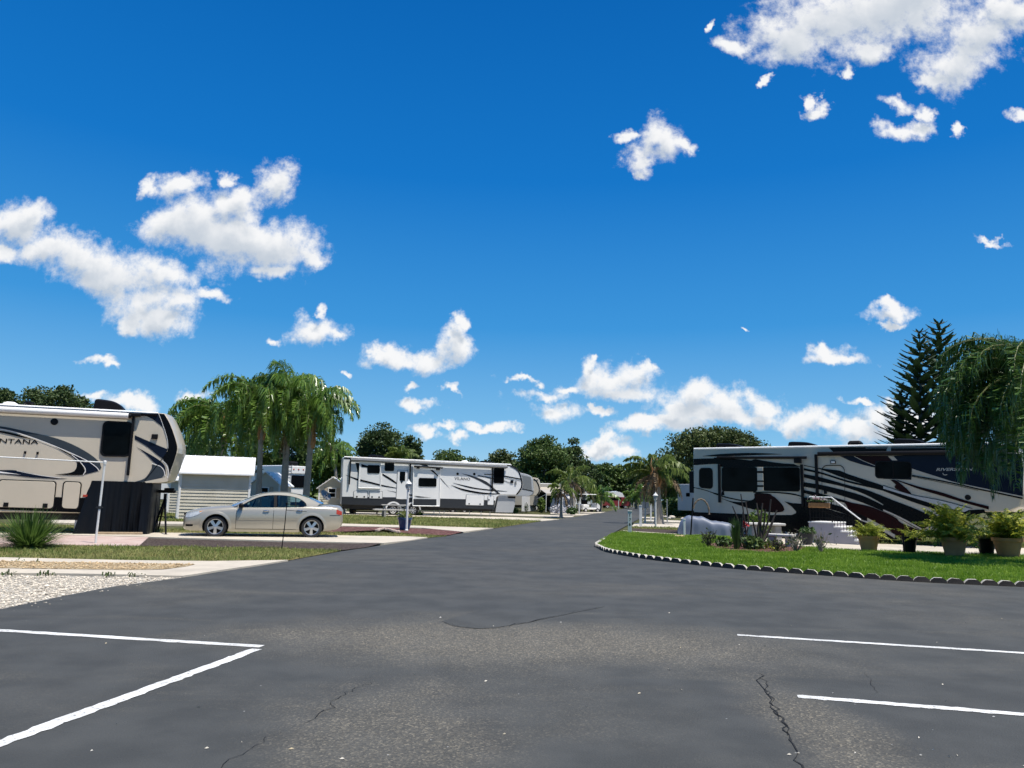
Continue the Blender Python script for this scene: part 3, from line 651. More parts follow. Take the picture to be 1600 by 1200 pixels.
M['rubber'] = mat('tyre rubber', (0.017, 0.017, 0.018), 0.75, 0.2, 14)
M['underbody'] = mat('underbody steel', (0.010, 0.010, 0.010), 0.8, 0.2)
M['red_lens'] = mat('red lens', (0.35, 0.04, 0.02), 0.25, 0.05)
M['amber'] = mat('amber lens', (0.5, 0.2, 0.04), 0.25, 0.05)
M['wood'] = mat('weathered timber', (0.34, 0.25, 0.16), 0.8, 0.2, 10, bump=0.3)

def cr(ox, oy, k): return lambda *p: [(ox + x / k, oy + y / k) for x, y in p]
class Rig:
    """side of a caravan: wall line through a ground spot, heading az; (s along, w across away from the viewer, z)"""
    def __init__(s, ground, az, name, label, cat, group=None, W=2.45):
        s.p0 = np.append(gp(*ground)[:2], 0.0) if len(ground) == 2 else np.array(ground, float)
        a = R(az); s.h = np.array([math.sin(a), math.cos(a), 0]); n = np.array([math.cos(a), -math.sin(a), 0])
        s.na = n if n @ s.p0 > 0 else -n; s.W = W
        s.ax = np.array([s.h, s.na, [0, 0, 1.0]])
        s.root = root(name, s.p0 + s.na * W / 2, label, cat, group)
        s.nd = 0
    def P(s, a, w, z): return s.p0 + a * s.h + w * s.na + np.array([0, 0, z])
    def sz(s, px, py, w=0.0):
        d = ray(px, py); q = s.p0 + w * s.na
        t = (s.na @ q) / (s.na @ d); X = np.array([0, 0, CAMH]) + t * d
        return np.array([(X - s.p0) @ s.h, X[2]])
    def at(s, px, py, off=0.0):
        q = s.sz(px, py, -off); return s.P(q[0], -off, q[1])
    def body(s, prof, front=(), bulge=0.4, mats=None, name='body', rearb=0.0, rear=(), inset=0.03):
        """prof: closed list of (s, z); front: indices pushed forward in mid width"""
        W = s.W; ws = [0, 0.035] + list(np.linspace(0.2, W - 0.2, 7)) + [W - 0.035, W]
        prof = np.array(prof, float); c = prof.mean(0); k = len(prof); sl = []
        nxt = np.roll(prof, -1, 0) - np.roll(prof, 1, 0); nn = np.stack([nxt[:, 1], -nxt[:, 0]], 1); nn /= np.linalg.norm(nn, axis=1)[:, None] + 1e-9
        area = 0.5 * np.sum(prof[:, 0] * np.roll(prof[:, 1], -1) - np.roll(prof[:, 0], -1) * prof[:, 1])
        if area < 0: nn = -nn
        for w in ws:
            q = prof.copy(); e = inset if w in (0, W) else 0.0
            q -= nn * e
            f = 1 - (2 * w / W - 1) ** 2
            for i in front: q[i, 0] += bulge * f
            for i in rear: q[i, 0] -= rearb * f
            sl.append([s.P(a, w, z) for a, z in q])
        b = MB(); n = len(ws)
        V = np.array(sl).reshape(-1, 3)
        b.add(V, [(i * k + j, (i + 1) * k + j, (i + 1) * k + (j + 1) % k, i * k + (j + 1) % k) for i in range(n - 1) for j in range(k)], 0)
        b.add(V[:k], [tuple(range(k))], 0); b.add(V[-k:], [tuple(range(k))], 0)
        s.b = b; return b
    def decal(s, pts, mi, layer=1, b=None):
        b = b or s.b; s.nd += 1
        off = 0.006 + 0.004 * layer + 0.00012 * s.nd
        P = [s.at(x, y, off) for x, y in pts]
        Q = [s.at(x, y, 0.001) for x, y in pts]
        b.add(P, [tuple(range(len(P)))], mi)
    def band(s, up, lo, mi, layer=1, k=6):
        U, L = smooth(up, k), smooth(lo, k)
        n = 28
        def rs(C):
            C = np.array(C); d = np.concatenate([[0], np.cumsum(np.linalg.norm(np.diff(C, axis=0), axis=1))]); t = np.linspace(0, d[-1], n)
            return np.stack([np.interp(t, d, C[:, 0]), np.interp(t, d, C[:, 1])], 1)
        U, L = rs(U), rs(L); s.nd += 1
        off = 0.006 + 0.004 * layer + 0.00012 * s.nd
        G = [[s.at(*U[i], off), s.at(*L[i], off)] for i in range(n)]
        s.b.grid(G, mi, False)
    def line(s, pts, wpx, mi, layer=2, k=5):
        C = np.array(smooth(pts, k)); T = np.gradient(C, axis=0); T /= np.linalg.norm(T, axis=1)[:, None] + 1e-9
        N = np.stack([-T[:, 1], T[:, 0]], 1) * wpx / 2
        s.nd += 1; off = 0.006 + 0.004 * layer + 0.00012 * s.nd
        s.b.grid([[s.at(*(c + n), off), s.at(*(c - n), off)] for c, n in zip(C, N)], mi, False)
    def quad(s, corners, rad=0.1, n=5):
        """corners in px: lt, rt, rb, lb -> rounded outline in (s,z)"""
        lt, rt, rb, lb = [s.sz(*c) for c in corners]
        w = np.linalg.norm(rt - lt); h = np.linalg.norm(lb - lt); out = []
        for (cx, cy, a0) in ((1, 0, -90), (1, 1, 0), (0, 1, 90), (0, 0, 180)):
            for i in range(n + 1):
                a = R(a0 + 90 * i / n); ux = rad / w; uy = rad / h
                u = (1 - ux if cx else ux) + ux * math.cos(a); v = (1 - uy if cy else uy) + uy * math.sin(a)
                out.append((lt * (1 - u) + rt * u) * (1 - v) + (lb * (1 - u) + rb * u) * v)
        return np.array(out)
    def window(s, corners, rad=0.09, fw=0.035, frame='black', pane='glass', name='window', off0=0.0, depth=0.028, bars=()):
        Q = s.quad(corners, rad); c = Q.mean(0); sc = 1 - fw / (np.abs(Q - c).max(0)); I = c + (Q - c) * sc
        k = len(Q); A = lambda q, off: [s.P(a, -off, z) for a, z in q]
        o1, o0, od = off0 + depth, off0 + 0.001, off0 + depth * 0.55
        V = A(Q, o0) + A(Q, o1) + A(I, o1) + A(I, od - .004); b = MB()
        F = [(r * k + i, r * k + (i + 1) % k, (r + 1) * k + (i + 1) % k, (r + 1) * k + i) for r in range(3) for i in range(k)]
        b.add(V, F)
        for t in bars:
            u0 = (1 - t) * s.sz(*corners[0]) + t * s.sz(*corners[1]); u1 = (1 - t) * s.sz(*corners[3]) + t * s.sz(*corners[2])
            b.tube([s.P(u0[0], -o1 + .004, u0[1] - .02), s.P(u1[0], -o1 + .004, u1[1] + .02)], 0.018, 6)
        f = b.build(name, M[frame], s.root)
        p = MB(); p.add(A(I, od), [tuple(range(k))]); p.build('pane', M[pane], f)
        return f
    def hatch(s, corners, rad=0.07, frame='black', panel='cream', latches=(), fw=0.03, name='compartment_door', off0=0.0, lr=0.05, sq=True):
        Q = s.quad(corners, rad); c = Q.mean(0); I = c + (Q - c) * (1 - fw / np.abs(Q - c).max(0)); k = len(Q)
        A = lambda q, off: [s.P(a, -off, z) for a, z in q]
        b = MB(); V = A(Q, off0 + .001) + A(Q, off0 + .022) + A(I, off0 + .024)
        b.add(V, [(r * k + i, r * k + (i + 1) % k, (r + 1) * k + (i + 1) % k, (r + 1) * k + i) for r in range(2) for i in range(k)], 0)
        V = A(I, off0 + .024) + A(c + (I - c) * 0.985, off0 + .034); b.add(V, [(i, (i + 1) % k, k + (i + 1) % k, k + i) for i in range(k)] + [tuple(range(k, 2 * k))], 1)
        d = b.build(name, [M[frame], M[panel]], s.root)
        for l in latches:
            q = s.sz(*l); bb = MB(); cc = s.P(q[0], -(off0 + .045), q[1])
            if sq: bb.box(cc, (lr * 2, .03, lr * 2), 0, s.ax, 0.008)
            else: bb.lathe(cc, [(0, -.02), (lr, -.02), (lr, .012), (lr * .6, .02), (0, .02)], 12, 0, -s.na)
            bb.build('latch', M['black'], d)
        return d
    def fbox(s, b, s0, s1, w0, w1, z0, z1, mi=0, bev=0.0):
        b.box(s.P((s0 + s1) / 2, (w0 + w1) / 2, (z0 + z1) / 2), (abs(s1 - s0), abs(w1 - w0), abs(z1 - z0)), mi, s.ax, bev)
    def pxbox(s, b, c0, c1, w0, w1, mi=0, bev=0.0):
        q0, q1 = s.sz(*c0, (w0 if w0 > -1 else 0)), s.sz(*c1, (w0 if w0 > -1 else 0))
        s.fbox(b, min(q0[0], q1[0]), max(q0[0], q1[0]), w0, w1, min(q0[1], q1[1]), max(q0[1], q1[1]), mi, bev)
    def disc(s, px, py, r, name, m, t=0.03, off0=0.0, parent=None):
        q = s.sz(px, py); b = MB()
        b.lathe(s.P(q[0], -off0, q[1]), [(r, 0), (r, t * .7), (r * .8, t), (r * .5, t * .8), (0, t * .8)], 16, 0, -s.na)
        return b.build(name, M[m], parent or s.root)
    def wheel(s, a, w, r, tw=0.22, spokes=8, rim='alu', z=None, rr=0.66):
        z = r if z is None else z; c = s.P(a, w, z); out = -s.na if w < s.W / 2 else s.na
        wheel_at(c, out, r, tw, s.root, spokes, rim, rr)
    def ac(s, c0, c1, w0, w1, m='black', name='air_conditioner', taper=0.5, slant=0.25):
        """roof unit: lengthwise wedge with rounded nose"""
        q0, q1 = s.sz(*c0, w0), s.sz(*c1, w0); a0, a1, zt, zb = q0[0], q1[0], q0[1], q1[1]; L = a1 - a0; H = zt - zb
        prof = smooth([(a0, zb), (a0 + .02 * L, zb + .55 * H), (a0 + .06 * L, zt), (a0 + .3 * L, zt), (a0 + .62 * L, zt - .12 * H), (a0 + .86 * L, zt - .45 * H), (a1, zb + .08 * H), (a1, zb)], 3)
        b = MB(); sl = []; k = len(prof)
        for t, sc in ((0, .82), (.08, .95), (.25, 1), (.75, 1), (.92, .95), (1, .82)):
            sl.append([s.P((a0 + a1) / 2 + (p[0] - (a0 + a1) / 2) * (0.9 + .1 * sc), w0 + (w1 - w0) * t, zb + (p[1] - zb) * sc) for p in prof])
        V = np.array(sl).reshape(-1, 3)
        b.add(V, [(i * k + j, (i + 1) * k + j, (i + 1) * k + (j + 1) % k, i * k + (j + 1) % k) for i in range(5) for j in range(k)], 0, True)
        b.add(V[:k], [tuple(range(k))]); b.add(V[-k:], [tuple(range(k))[::-1]])
        o = b.build(name, M[m], s.root)
        g = MB()
        for i in range(5):
            f = 0.15 + .1 * i
            s.fbox(g, a0 + L * f, a0 + L * (f + .06), w0 - .012 + .02, w0 + .05, zb + .22 * H, zb + .34 * H)
        g.build('vent_slot', M['midgrey'], o)
        return o
    def text(s, str_, p0, p1, h_px, m, bold=0.012, shear=0.0, layer=4, off0=0.0):
        """lettering on the wall from px p0 (baseline start) to p1 (baseline end)"""
        V, F = text_mesh(str_, 1.0, shear, bold)
        V[:, 0] -= V[:, 0].min(); V[:, 1] /= 0.69; V[:, 0] /= V[:, 0].max()
        A, B = s.sz(*p0), s.sz(*p1); Hh = abs(s.sz(p0[0], p0[1] - h_px)[1] - A[1])
        pts = [s.P(A[0] + (B[0] - A[0]) * x, -(off0 + .005 + .0015 * layer), A[1] + (B[1] - A[1]) * x + y * Hh) for x, y, _ in V]
        s.b.add(pts, F, m)
def wheel_at(c, out, r, tw, parent, spokes=8, rim='alu', rr=0.66, name='wheel'):
    """tyre with a spoked rim; c = centre of outer face side"""
    b = MB(); ri = r * rr
    b.lathe(c, [(ri, -.0), (ri * 1.04, .005), (r * .90, .0), (r * .97, -.02), (r, -.05), (r, -tw + .05), (r * .95, -tw + .01), (ri, -tw), (ri, -.0)], 28, 0, out, True, False)
    t = b.build(name, M['rubber'], parent)
    g = MB(); ax = np.asarray(out, float); u = np.array([0, 0, 1.0]); v = np.cross(ax, u)
    g.lathe(c, [(ri * 1.01, .002), (ri * .97, .008), (ri * .90, -.02), (ri * .90, -.10), (0.02, -.11)], 28, 1, out, True, False)
    g.lathe(c, [(ri * 1.01, .002), (ri * 1.0, .010), (ri * .94, .004), (ri * .90, -.02)], 28, 0, out, True, False)
    for i in range(spokes):
        a = 2 * math.pi * (i + .5) / spokes; d = math.cos(a) * u + math.sin(a) * v; e = np.cross(ax, d)
        w0, w1 = ri * .80 / spokes, ri * 1.05 / spokes
        P = [c + d * ri * .14 + e * w0 + ax * .004, c + d * ri * .14 - e * w0 + ax * .004, c + d * ri * .95 - e * w1 - ax * .008, c + d * ri * .95 + e * w1 - ax * .008]
        g.prism(P, -ax * .03, 0)
    g.lathe(c, [(ri * .26, -.02), (ri * .24, .008), (ri * .12, .016), (0, .016)], 14, 0, out)
    g.build('rim', [M[rim], M['underbody']], t)
    return t
# ------------------------------------------------------------------ cream fifth wheel, west side
g = Rig((240, 836), 71, 'fifth_wheel_trailer', 'cream fifth wheel trailer with slate swooshes and a black cloth round its hitch', 'trailer')
A_, B_, C_, D_ = cr(0, 600, 10), cr(140, 600, 10), cr(0, 720, 10), cr(140, 720, 10)
z_ = lambda x, y: tuple(g.sz(x, y))
front = [z_(*p) for p in [(257, 646), (262, 653), (266, 662), (270.5, 672), (274, 683), (276.8, 692), (277.5, 700), (277, 708), (274, 715), (269, 729), (264, 741), (259, 751)]]
ztop = z_(200, 643)[1]; zb = z_(130, 802)[1]
prof = [(-10.5, zb), (-10.5, 1.2), (-10.45, ztop - .1), (-10.35, ztop)] + [z_(100, 637.0), z_(200, 642.5), z_(247, 645)] + front + [z_(250, 754.5), z_(223, 755), z_(153, 753.5), z_(148, 755.5), z_(143, 767), z_(130, 802)]
prof[4] = (prof[4][0], ztop); prof[5] = (prof[5][0], ztop)
b = g.body(prof, front=range(7, 20), bulge=0.15)
GREY, BLK, NAV, SLT, WHT, ROOF = 1, 2, 3, 4, 5, 6
# swooshes
g.band([(-30, 662), (0, 666), (16, 668.5), (40, 674), (64, 679), (85, 684), (110, 693), (135, 706), (150, 717), (157, 725), (158.5, 731)],
       [(-30, 666), (0, 669.5), (20, 673.5), (45, 681), (70, 690), (95, 700), (120, 711), (138, 720), (150, 728), (155, 735)], SLT, 1)
g.line([(-30, 667), (0, 670.5), (20, 674.5), (45, 682), (70, 691), (95, 701), (120, 712), (138, 721), (150, 729.5), (155, 735.5)], 1.2, WHT, 3)
g.band([(110, 709), (130, 716.5), (143, 722), (152, 730), (154, 735), (150, 737), (131, 741.7)], [(110, 709.5), (124, 719), (132, 729), (134.5, 735), (134, 738), (133, 740), (131, 741.7)], NAV, 1)
g.band([(72, 692.5), (95, 702), (112, 711), (122, 719), (130, 729), (132.5, 735), (129, 742), (86, 741.8)], [(72, 692.5), (86, 698.5), (105, 709), (118, 718), (120.5, 726), (117, 735), (108, 739), (86, 741.5)], BLK, 2)
g.line([(112, 710.5), (123, 719.5), (131.2, 729), (133.5, 735), (130, 742)], 1.0, WHT, 3)
g.band([(-30, 669), (0, 673), (15, 675.5), (30, 679.5), (52, 686.5)], [(-30, 671), (0, 675.8), (15, 679), (32, 683), (52, 687)], BLK, 2)
g.band([(-30, 733.5), (0, 734.5), (25, 735), (60, 742), (85, 746), (105, 748)], [(-30, 739), (0, 740.5), (20, 742.5), (50, 746), (85, 748), (105, 748.3)], NAV, 1)
g.decal([(-20, 735.5), (0, 736.5), (33, 741.5), (0, 739.2), (-20, 738)], WHT, 2)
g.line([(26, 735.5), (60, 742.3), (95, 747)], 0.7, WHT, 2)
g.decal([(-300, 765), (139, 778.2), (130.3, 801), (-300, 785)], BLK, 1)
# nose
g.decal([(222, 646.4), (247, 645.6), (253.5, 659), (254.3, 667.5)] + smooth([(254, 667), (247, 661.5), (240, 656), (230, 650.5), (222, 646.8)], 4)[1:], NAV, 1)
g.band([(247.6, 645.8), (256, 668), (260.5, 683), (262.3, 696), (262.3, 703), (258, 712), (255, 719), (262, 726), (264, 734)], [(256.5, 646.8), (265.5, 662.5), (273.3, 683.5), (277, 700), (273.7, 715), (271, 723), (268.7, 729), (266.5, 735), (264.5, 740)], BLK, 3)
g.line([(247.8, 645.8), (256, 668), (261.3, 686), (262.5, 700)], 0.7, WHT, 4)
g.band([(210.5, 680), (230, 688.5), (246, 695.5), (262, 702)], [(211, 686.5), (230, 698), (246, 711), (256, 718)], NAV, 1)
g.band([(213, 698.5), (230, 707.5), (250, 720), (258, 730), (259, 742)], [(213, 698.6), (226, 708), (237, 719), (245, 726), (255, 737)], NAV, 1)
g.band([(238, 725), (250, 730.5), (257, 738), (250, 748), (224, 754)], [(238, 725.5), (237, 731), (233, 739), (225, 748), (210, 753)], SLT, 2)
g.line([(237.5, 724), (250, 728.5), (256, 735), (258, 744)], 1.1, WHT, 3); g.line([(254, 719.5), (260.5, 727), (263, 736), (262, 747)], 1.0, WHT, 4)
g.line([(264, 702.5), (254, 716), (240, 734), (224, 754)], 0.9, BLK, 4)
g.decal([(222, 753.2), (262, 745), (262, 752.5), (250, 754), (224, 754.6)], 0, 3)
# roof line
P_ = [g.P(-10.4, -.03, ztop - .055), g.P(z_(247, 645)[0], -.03, ztop - .055)]
b.tube([g.P(-10.4, -.02, ztop - .075), g.P(z_(246, 645)[0], -.02, ztop - .075)], 0.042, 8, BLK)
b.tube([g.P(-10.4, 0.03, ztop - .005), g.P(z_(247, 645)[0], 0.03, ztop - .005)], 0.04, 8, ROOF)
g.text('MONTANA', (-30, 691.2), (60, 694), 7.0, BLK, 0.01)
g.b.build('body', [M['cream'], M['midgrey'], M['black_gloss'], M['navy'], M['slate'], M['awning'], M['roof_white']], g.root)
g.hatch([(-2, 748.6), (89, 751.6), (84.5, 796), (-8, 793.5)], 0.10, latches=[(9.8, 788.5), (71, 790)], lr=.065)
g.hatch([(99, 751.3), (128.5, 752.8), (123.3, 796.5), (95, 795.3)], 0.10)
g.window([(161.5, 657.3), (208.5, 659.5), (203.5, 714.2), (156, 713.2)], 0.16, 0.05, depth=0.05)
aw = MB(); q0, q1 = g.sz(-300, 629), g.sz(202, 650.5)
za = q1[1]
aw.tube([g.P(-10, -.15, za + .0), g.P(q1[0], -.15, za)], 0.09, 12, 0); aw.tube([g.P(q1[0], -.15, za), g.P(q1[0] + .08, -.15, za)], 0.07, 12, 1)
awo = aw.build('awning', [M['awning'], M['black']], g.root)
ar = MB(); qa, qb = g.sz(210.5, 650), g.sz(204.5, 743)
ar.box(g.P(qa[0] - .02, -.06, (qa[1] + qb[1]) / 2), (.075, .10, qa[1] - qb[1]), 0, g.ax, 0.012); ar.box(g.P(qa[0] + .02, -.09, qa[1] + .03), (.34, .14, .10), 0, g.ax, .02)
ar.build('awning_arm', M['black'], awo)
g.disc(85, 659, 0.105, 'speaker', 'black'); 
li = MB(); g.pxbox(li, (237, 678), (246, 686), -.09, 0, 0, .015); li.build('porch_light', M['black'], g.root)
for p in ((39.5, 707), (59, 708)):
    li = MB(); q = g.sz(*p); g.fbox(li, q[0] - .03, q[0] + .03, -.04, 0, q[1] - .04, q[1] + .04, 0, .008); li.build('bracket', M['black'], g.root)
li = MB(); g.pxbox(li, (129.5, 773), (136.5, 776.5), -.03, 0, 0, .005); li.build('marker_light', M['red_lens'], g.root)
g.ac((146.5, 622.5), (193, 641.5), 0.85, 1.65)
vb = MB(); q0, q1 = g.sz(4, 626, 1), g.sz(30, 632, 1); c = g.P((q0[0] + q1[0]) / 2, 1.0, ztop); vb.blob(c, ((q1[0] - q0[0]) / 2, .35, .20), 0, 14, 8, g.ax, .8); vb.build('roof_vent', M['roof_white'], g.root)
vb = MB(); q0 = g.sz(46, 622, 1); vb.lathe(g.P(q0[0], 1.0, ztop), [(.07, 0), (.07, .16), (.15, .17), (.15, .22), (.05, .24), (0, .24)], 12); vb.build('vent_pipe', M['black'], g.root)
ub = MB(); g.fbox(ub, -10.2, z_(128, 800)[0], .25, 2.2, zb - .22, zb + .02); ub.tube([g.P(z_(60, 812)[0], .3, .58), g.P(z_(129, 813)[0], .3, .58)], .04, 6)
ub.build('chassis', M['underbody'], g.root)
lg = MB(); q = g.sz(116, 815); g.fbox(lg, q[0] - .05, q[0] + .05, .35, .45, .02, .55); g.fbox(lg, q[0] - .12, q[0] + .12, .28, .52, .0, .03); g.fbox(lg, q[0] - .35, q[0] + .55, .33, .47, .50, .57)
lg.build('landing_leg', M['steel'], g.root)
for a in (-5.2, -6.3): g.wheel(a, 0.12, 0.37)
# black cloth wrapped round the front: hangs in folds from the overhang
M['skirt'] = mat('black vinyl cloth', (0.004, 0.0045, 0.006), 0.38, 0.25, 2.0, spec=0.2)
zt = z_(200, 754)[1]; s0, s1 = z_(128, 800)[0], z_(237, 780)[0]
path = [(z_(147, 756)[0] - .12, .02), (z_(152, 756)[0], -.02)] + [(a, -.03) for a in np.linspace(z_(160, 756)[0], s1 - .25, 12)] + [(s1 - .08, .02), (s1, .12), (s1 + .02, .4)] + [(s1 + .02, w) for w in np.linspace(.6, 2.2, 8)]
pp = np.array(smooth([np.array(p) for p in path], 5)); k = len(pp); rows = 18; G = []
for r in range(rows + 1):
    t = r / rows; row = []
    for i, (a, w) in enumerate(pp):
        f = i / k; amp = .015 + .055 * t * (0.35 + .65 * (f > .35))
        fold = amp * (math.sin(i * .9 + .8 * math.sin(t * 3)) * .6 + math.sin(i * .37 + 2.2 * t) * .6) + .05 * math.sin(2.6 * t + f * 7) * t
        spread = -.34 * t ** 1.2 * max(0, 1 - f * 9) * 0.9
        row.append(g.P(a + spread + (fold * .4 if f > .75 else 0), w - fold - .12 * t * t, zt * (1 - t) + .03 - .02 * t))
    G.append(row)
b = MB(); b.grid(G, 0); b.build('hitch_skirt', M['skirt'], g.root)
b = MB(); c = gp(187.5, 836.5); b.box(c + np.array([0, 0, .05]), (1.25, .14, .10), 0, g.ax, .01)
b.solo('timber_plank', M['wood'], c, 'bare timber plank lying at the foot of the black hitch cloth', 'plank')

# tripod jack under the nose
t = root('tripod_stand', gp(252, 836), 'black tripod jack standing under the nose of the cream trailer', 'tripod stand')
c = gp(253, 832); top = np.array([c[0], c[1], 1.30]); b = MB()
b.tube([top, top - [0, 0, .28]], .05, 10); b.build('post', M['black'], t)
for p in ((259, 836.5), (238, 833), (247, 829)):
    b = MB(); f = gp(*p); b.tube([top - [0, 0, .18], f + [0, 0, .03]], [.04, .028], 8); b.box(f + [0, 0, .015], (.14, .14, .03)); b.build('leg', M['black'], t)
b = MB(); b.tube([top - [0, 0, .75] + (gp(259, 836.5) - c) * .55, top - [0, 0, .75] + (gp(238, 833) - c) * .55], .015, 6); b.build('brace', M['black'], t)
b = MB(); b.box(top + [-.12, 0, .07], (.85, .22, .10), 0, g.ax, .02); b.box(top + [.12, 0, .13], (.30, .3, .12), 0, g.ax, .02); b.build('head', M['black'], t)
# ------------------------------------------------------------------ gold saloon car
M['carpaint'] = mat('pale gold car paint', (0.42, 0.39, 0.32), 0.30, 0.03, 0.8, metal=0.45, coat=0.6)
def car_glass():
    m, nt, bb = newmat('car window glass')
    tr = nt.new('ShaderNodeBsdfTransparent'); tr.inputs['Color'].default_value = (0.46, 0.60, 0.61, 1)
    gl = nt.new('ShaderNodeBsdfGlossy'); gl.inputs['Roughness'].default_value = 0.03; gl.inputs['Color'].default_value = (0.9, 0.95, 1, 1)
    fr = nt.new('ShaderNodeFresnel'); fr.inputs['IOR'].default_value = 1.45
    mx = nt.new('ShaderNodeMixShader'); nt.link(nt.math('MULTIPLY_ADD', fr.outputs[0], 0.9, 0.02), mx.inputs[0]); nt.link(tr.outputs[0], mx.inputs[1]); nt.link(gl.outputs[0], mx.inputs[2])
    nt.link(mx.outputs[0], nt.n['Material Output'].inputs['Surface']); return m
M['carglass'] = car_glass()
M['seat'] = mat('seat cloth', (0.10, 0.095, 0.085), 0.8, 0.1)
M['chrome'] = mat('chrome', (0.65, 0.65, 0.66), 0.12, 0.02, metal=1.0)
M['headlamp'] = mat('headlamp lens', (0.42, 0.45, 0.47), 0.08, 0.25, 14, coat=0.8)
def car(px_front_wheel, az, label):
    p0 = np.append(gp(*px_front_wheel)[:2], 0); a = R(az)
    f = np.array([math.sin(a), math.cos(a), 0])            # from nose to tail
    n = np.array([math.cos(a), -math.sin(a), 0]); n = n if n @ p0 > 0 else -n   # away from the viewer
    HW = 0.895; c0 = p0 + n * (HW - 0.03)
    rt = root('car', c0 + f * 1.43, label, 'car')
    P = lambda s, y, z: c0 + f * s + n * y + np.array([0, 0, z])    # y<0: near side
    WB = 2.90
    ST = np.array([  # s, zbot, zshoulder, ztop, half width
        [-.985, .36, .58, .64, .46], [-.97, .27, .62, .70, .60], [-.90, .21, .68, .77, .74], [-.76, .19, .735, .84, .82], [-.5, .185, .80, .905, .865], [-.2, .18, .855, .95, .885],
        [.1, .18, .89, .98, .893], [.4, .18, .915, 1.0, .895], [.62, .18, .925, .99, .895], [1.0, .18, .935, .95, .895], [1.5, .18, .945, .955, .895], [2.0, .18, .955, .965, .895],
        [2.4, .18, .97, .98, .893], [2.7, .185, .985, 1.0, .89], [3.0, .19, 1.0, 1.045, .88], [3.25, .20, 1.0, 1.075, .865], [3.5, .23, .985, 1.07, .84], [3.7, .27, .96, 1.05, .79], [3.80, .33, .92, 1.03, .73], [3.86, .40, .86, .97, .66], [3.885, .48, .80, .90, .56]])
    def sec(s): return [np.interp(s, ST[:, 0], ST[:, i]) for i in range(1, 5)]
    def ring(s):
        zb, zs, zt, h = sec(s); m = .5 * (zb + zs)
        return [(0, zb), (.6 * h, zb), (.90 * h, zb + .02), (.96 * h, zb + .09), (.985 * h, m - .10), (1.0 * h, m + .04), (.992 * h, zs - .16), (.965 * h, zs - .05), (.925 * h, zs), (.86 * h, zs + .35 * (zt - zs)), (.55 * h, zt - .12 * (zt - zs)), (0, zt)]
    def yside(s, z):
        r = np.array(ring(s)[2:9]); return np.interp(z, r[:, 1], r[:, 0])
    ss = np.unique(np.concatenate([ST[:, 0], np.linspace(-.9, 3.8, 36)]))
    rows = []
    for s in ss:
        r = ring(s); rows.append([P(s, -y, z) for y, z in r] + [P(s, y, z) for y, z in r[-2:0:-1]])
    k = len(rows[0]); b = MB(); V = np.array(rows).reshape(-1, 3)
    b.add(V, [(i * k + j, i * k + (j + 1) % k, (i + 1) * k + (j + 1) % k, (i + 1) * k + j) for i in range(len(ss) - 1) for j in range(k)] + [tuple(range(k))[::-1], tuple(range((len(ss) - 1) * k, len(ss) * k))], 0, True)
    body = b.build('body', [M['carpaint'], M['underbody']], rt, fix=True)
    # wheel arches cut out
    cut = MB()
    for s in (0, WB):
        for sg in (-1, 1): cut.lathe(P(s, sg * .60, .335), [(0, 0), (.385, 0), (.385, .5), (0, .5)], 32, 1, n * sg, True)
    co = cut.build('cutter', [M['carpaint'], M['underbody']], rt, fix=True)
    md = body.modifiers.new('arches', 'BOOLEAN'); md.operation = 'DIFFERENCE'; md.object = co; md.solver = 'EXACT'
    bpy.context.view_layer.update(); dg = bpy.context.evaluated_depsgraph_get()
    me = bpy.data.meshes.new_from_object(body.evaluated_get(dg)); body.modifiers.clear(); body.data = me; me.name = 'body'
    bpy.data.objects.remove(co)
    bm = bmesh.new(); bm.from_mesh(me)
    for e in bm.edges: e.smooth = not (len(e.link_faces) == 2 and e.calc_face_angle(0) > 0.7)
    bm.to_mesh(me); bm.free()
    # panels that follow the side
    def strip(up, lo, off, nn=18, mm=6, sg=-1):
        U, L = np.array(smooth(up, 5)), np.array(smooth(lo, 5)); x = np.linspace(max(U[0, 0], L[0, 0]), min(U[-1, 0], L[-1, 0]), nn); G = []
        for s in x:
            zu, zl = np.interp(s, U[:, 0], U[:, 1]), np.interp(s, L[:, 0], L[:, 1])
            G.append([P(s, sg * (yside(s, z) + off), z) for z in np.linspace(zu, zl, mm)])
        return G
    belt = lambda s: float(np.interp(s, ST[:, 0], ST[:, 2])) - .012
    for sg in (-1, 1):
        for (s0, s1, cutr) in ((.60, 1.70, 0), (1.715, 2.86, 1)):
            up = [(s, belt(s)) for s in np.linspace(s0, s1, 6)]
            lo = [(s, .285) for s in np.linspace(s0, s1 - (.40 if cutr else 0), 6)]
            if cutr: lo += [(2.52, .48), (2.62, .60), (2.74, .68), (2.86, .73)]
            d = MB(); d.grid(strip(up, lo, .005, 20, 7, sg)); dr = d.build('door', M['carpaint'], rt)
            h = MB(); hs = s1 - (.22 if not cutr else .36); z = belt(hs) - .085
            h.blob(P(hs, sg * (yside(hs, z) + .03), z), (.10, .022, .022), 0, 10, 6, np.array([f, n, [0, 0, 1]]), .7); h.build('handle', M['chrome'], dr)
            mo = MB(); a0, a1 = s0 + .02, s1 - (.42 if cutr else .02); mo.grid(strip([(a0, .60), (a1, .61)], [(a0, .575), (a1, .585)], .016, 12, 2, sg), 0); mo.build('molding', M['carpaint'], dr)
        tr = MB()
        for sx in (.593, 1.7075): tr.grid(strip([(sx - .005, belt(sx)), (sx + .005, belt(sx))], [(sx - .005, .27), (sx + .005, .27)], .0065, 2, 8, sg))
        tr.grid(strip([(.6, .28), (2.5, .28)], [(.6, .27), (2.5, .27)], .0065, 10, 2, sg)); tr.build('door_gap', M['black'], rt)
        si = MB(); si.grid(strip([(.42, .262), (2.5, .262)], [(.42, .185), (2.5, .185)], .012, 14, 4, sg)); si.build('sill', M['carpaint'], rt)
